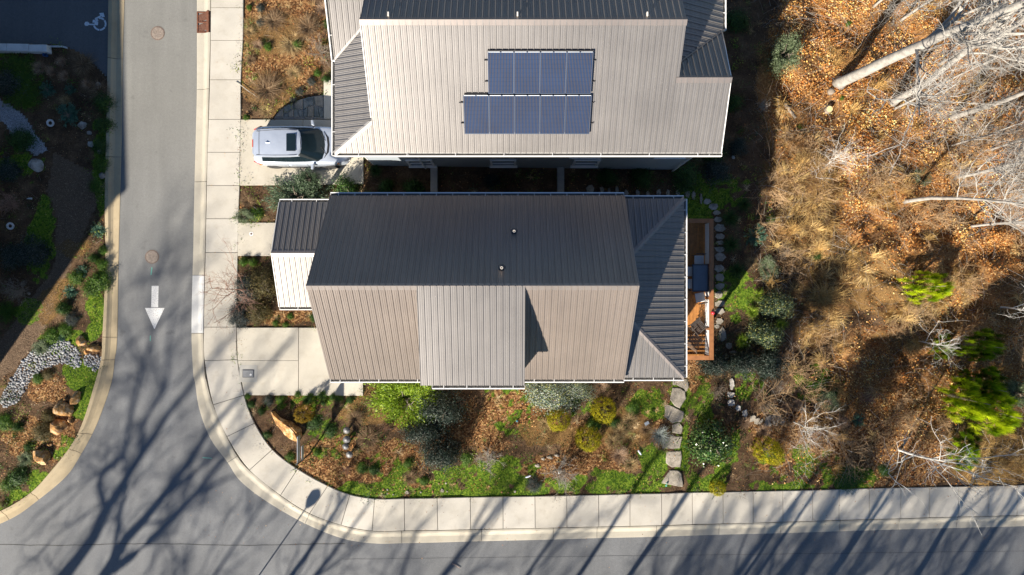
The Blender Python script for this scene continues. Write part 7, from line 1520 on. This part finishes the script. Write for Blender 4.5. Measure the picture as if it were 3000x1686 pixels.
# ornaments
def torus(name, mat, R, r, parent=None):
    b = MB(); n, m = 24, 8; vs = [((R + r * math.cos(2 * math.pi * j / m)) * math.cos(2 * math.pi * i / n), (R + r * math.cos(2 * math.pi * j / m)) * math.sin(2 * math.pi * i / n), r * math.sin(2 * math.pi * j / m)) for i in range(n) for j in range(m)]
    b.add(vs, [(i * m + j, ((i + 1) % n) * m + j, ((i + 1) % n) * m + (j + 1) % m, i * m + (j + 1) % m) for i in range(n) for j in range(m)]); return b.build(name, mat, parent, True)
for (px, py, lb) in ((147.5, 361, 'white ring ornament in the shade near the half-round rock'), (31, 663, 'partly buried white ring at the left edge')):
    g = G(px, py, .1); o = torus('ring_ornament', M_blockw, .13, .05); o.location = (g[0], g[1], float(gtop(g[0], g[1])) + .06); o.rotation_euler = (.1, .12, 0); setp(o, lb, 'ornament')
g = G(87, 583, .1); o = MB().prism([(-.14, -.01, .02), (.13, -.035, .03), (.13, .05, .03), (-.04, .045, .02)], [(-.14, -.01, 0), (.13, -.035, 0), (.13, .05, 0), (-.04, .045, 0)]).build('paper_scrap', M_blockw); o.location = (g[0], g[1], float(gtop(g[0], g[1])) + .04); setp(o, 'white wedge-shaped scrap lying in the shaded left bed', 'litter')
M_lan = simple('weathered_metal', (.16, .15, .145), .8, .0); M_lan2 = simple('lantern_cap', (.50, .49, .48), .7, .0); M_lan3 = simple('frosted_glass', (.26, .26, .26), .5)
for (px, py, r, lb) in ((1015, 1262, 10, 'topmost of four round grey garden lanterns'), (1015, 1289, 11, 'second from the top of four round grey garden lanterns'), (1012, 1309, 9.5, 'third from the top of four round grey garden lanterns'), (1023, 1333, 10, 'lowest of four round grey garden lanterns')):
    g = G(px, py, .5); z = float(gtop(g[0], g[1])); k = r * (H - .5) / F; t = empty('garden_lantern', (g[0], g[1], z), lb, 'lantern', 'round grey garden lanterns')
    MB().lathe((0, 0, 0), [(.05, 0), (.05, .4)], 10).build('post', M_lan, t); MB().lathe((0, 0, .38), [(k, 0), (k, .04), (k * .78, .08), (k * .72, .08)], 20).build('shade', M_lan, t, False)
    MB().lathe((0, 0, .46), [(k * .66, 0), (k * .62, .02), (k * .34, .05), (k * .3, .07)], 18).build('glass', M_lan3, t); MB().lathe((0, 0, .53), [(k * .34, 0), (k * .3, .02), (.01, .03)], 14).build('cap', M_lan2, t)
# street sign: dark post with two blades seen on edge
g = G(908, 1330, 0); zb_ = float(gtop(g[0], g[1])); top = W(866, 1360, 1.95); t = empty('street_sign', (g[0], g[1], zb_), 'street name sign on a dark post, seen edge-on beside the ochre boulder', 'street sign')
MB().tube([(0, 0, -.1), (0, 0, 1.98 - zb_)], .035, 8).build('post', M_cf, t)
M_sign = simple('sign_metal', (.42, .46, .50), .4, .5)
MB().box((0, .62, 1.72 - zb_), (.028, 1.2, .38)).build('sign_blade', M_sign, t, bevel=.004); MB().box((.05, .36, 1.30 - zb_), (.026, .66, .3)).build('sign_blade', M_sign, t, bevel=.004); MB().box((0, .02, 1.98 - zb_), (.08, .08, .05)).build('post_cap', M_cf, t)
# plaque, ornaments in the beds
g = G(1894, 1240, .4); z = float(gtop(g[0], g[1])); t = empty('garden_plaque', (g[0], g[1], z), 'small tilted grey plaque among the straw clumps', 'plaque'); o = MB().box((0, 0, 0), (.22, .16, .015)).build('plate', M_sign, t); o.location = (0, 0, .42); o.rotation_euler = (.2, .1, .5); MB().tube([(0, 0, 0), (0, 0, .42)], .012, 6).build('stake', M_cf, t)
M_chi = simple('blue_white_glaze', (.50, .55, .66), .25, var=.3, scale=25)
def critter(px, py, rz, label, mat, L=.30, ear=True):
    g = G(px, py, .1); t = empty('animal_figurine', (g[0], g[1], float(gtop(g[0], g[1])) + .02), label, 'figurine', rz=rz); bd = MB(); bd.tube([(-L * .5, 0, .05), (-L * .3, .01, .08), (0, 0, .09), (L * .28, 0, .085), (L * .42, 0, .10), (L * .52, 0, .10)], [.012, .042, .05, .04, .036, .012], 9); bd.build('body', mat, t, True)
    for s in (-.03, .03):
        for x in (-L * .25, L * .22): MB().tube([(x, s, .0), (x, s, .06)], .014, 6).build('leg', mat, t)
critter(1874, 1326, 2.2, 'blue and white glazed animal figurine lying right of the straw clumps', M_chi); critter(1547, 1396, .4, 'blue and white glazed animal figurine near the sidewalk lawn', M_chi)
critter(2423, 1223, -.2, 'left of the two white animal figurines beside the tawny grass ball', M_blockw, .2); critter(2432, 1226, .3, 'right of the two white animal figurines beside the tawny grass ball', M_blockw, .2)
g = G(1637, 1383, .5); o = MB().lathe((0, 0, 0), [(.03, 0), (.06, .05), (.05, .11), (.01, .14)], 12).build('white_ornament', M_blockw, None, True); o.location = (g[0], g[1], .5 + float(gtop(g[0], g[1]))); setp(o, 'white ornament hanging in the wide pale bare shrub', 'ornament')
g = G(1515, 1234, .1); o = MB().lathe((0, 0, 0), [(.05, 0), (.06, .04), (.03, .08)], 12).build('blue_ball', simple('blue_glass', (.08, .25, .33), .2), None, True); o.location = (g[0], g[1], float(gtop(g[0], g[1])) + .03); setp(o, 'small blue-green ball in the leaves under the dormer', 'ornament')
g = G(1951, 1422, .12); t = empty('hose_sprinkler', (g[0], g[1], float(gtop(g[0], g[1])) + .10), 'small green sprinkler on the lowest stepping stone', 'sprinkler'); MB().lathe((0, 0, 0), [(.05, 0), (.045, .04), (.015, .07)], 12).build('base', M_green, t); MB().tube([(0, 0, .06), (.02, .16, .07)], .012, 6).build('spout', M_green, t)
# blue toy in the shade
g = G(136, 163, .1); t = empty('blue_bucket', (g[0], g[1], float(gtop(g[0], g[1]))), 'small blue bucket in the shade behind the block wall', 'bucket'); MB().lathe((0, 0, 0), [(.07, 0), (.10, .18), (.09, .18), (.06, .02)], 14).build('pail', simple('blue_plastic', (.03, .11, .28), .4), t); MB().tube([(-.1, 0, .18), (-.05, .09, .2), (.05, .09, .2), (.1, 0, .18)], .008, 5).build('handle', M_cf, t)
# thin posts in the east bed
for px, py, lb in ((2481, 1318, 'short white stake in the dark bed'),):
    g = G(px, py, 0); o = MB().tube([(0, 0, 0), (0, 0, .4)], .014, 6).build('garden_stake', M_white); o.location = (g[0], g[1], float(gtop(g[0], g[1]))); setp(o, lb, 'stake')
# sidewalk-side leaf of lamppost shadow: a short street lamp south of the bend
g = foot(921, 1455, 5.6); t = empty('street_lamp', (g[0], g[1], float(gbase(g[0]))), 'street lamp south of the main street, outside the picture', 'street lamp'); MB().tube([(0, 0, 0), (0, 0, 3.4)], .03, 8).build('pole', M_cf, t); MB().lathe((0, 0, 3.3), [(.10, 0), (.24, .2), (.26, .42), (.12, .55)], 16).build('lantern_head', M_cf, t, True)
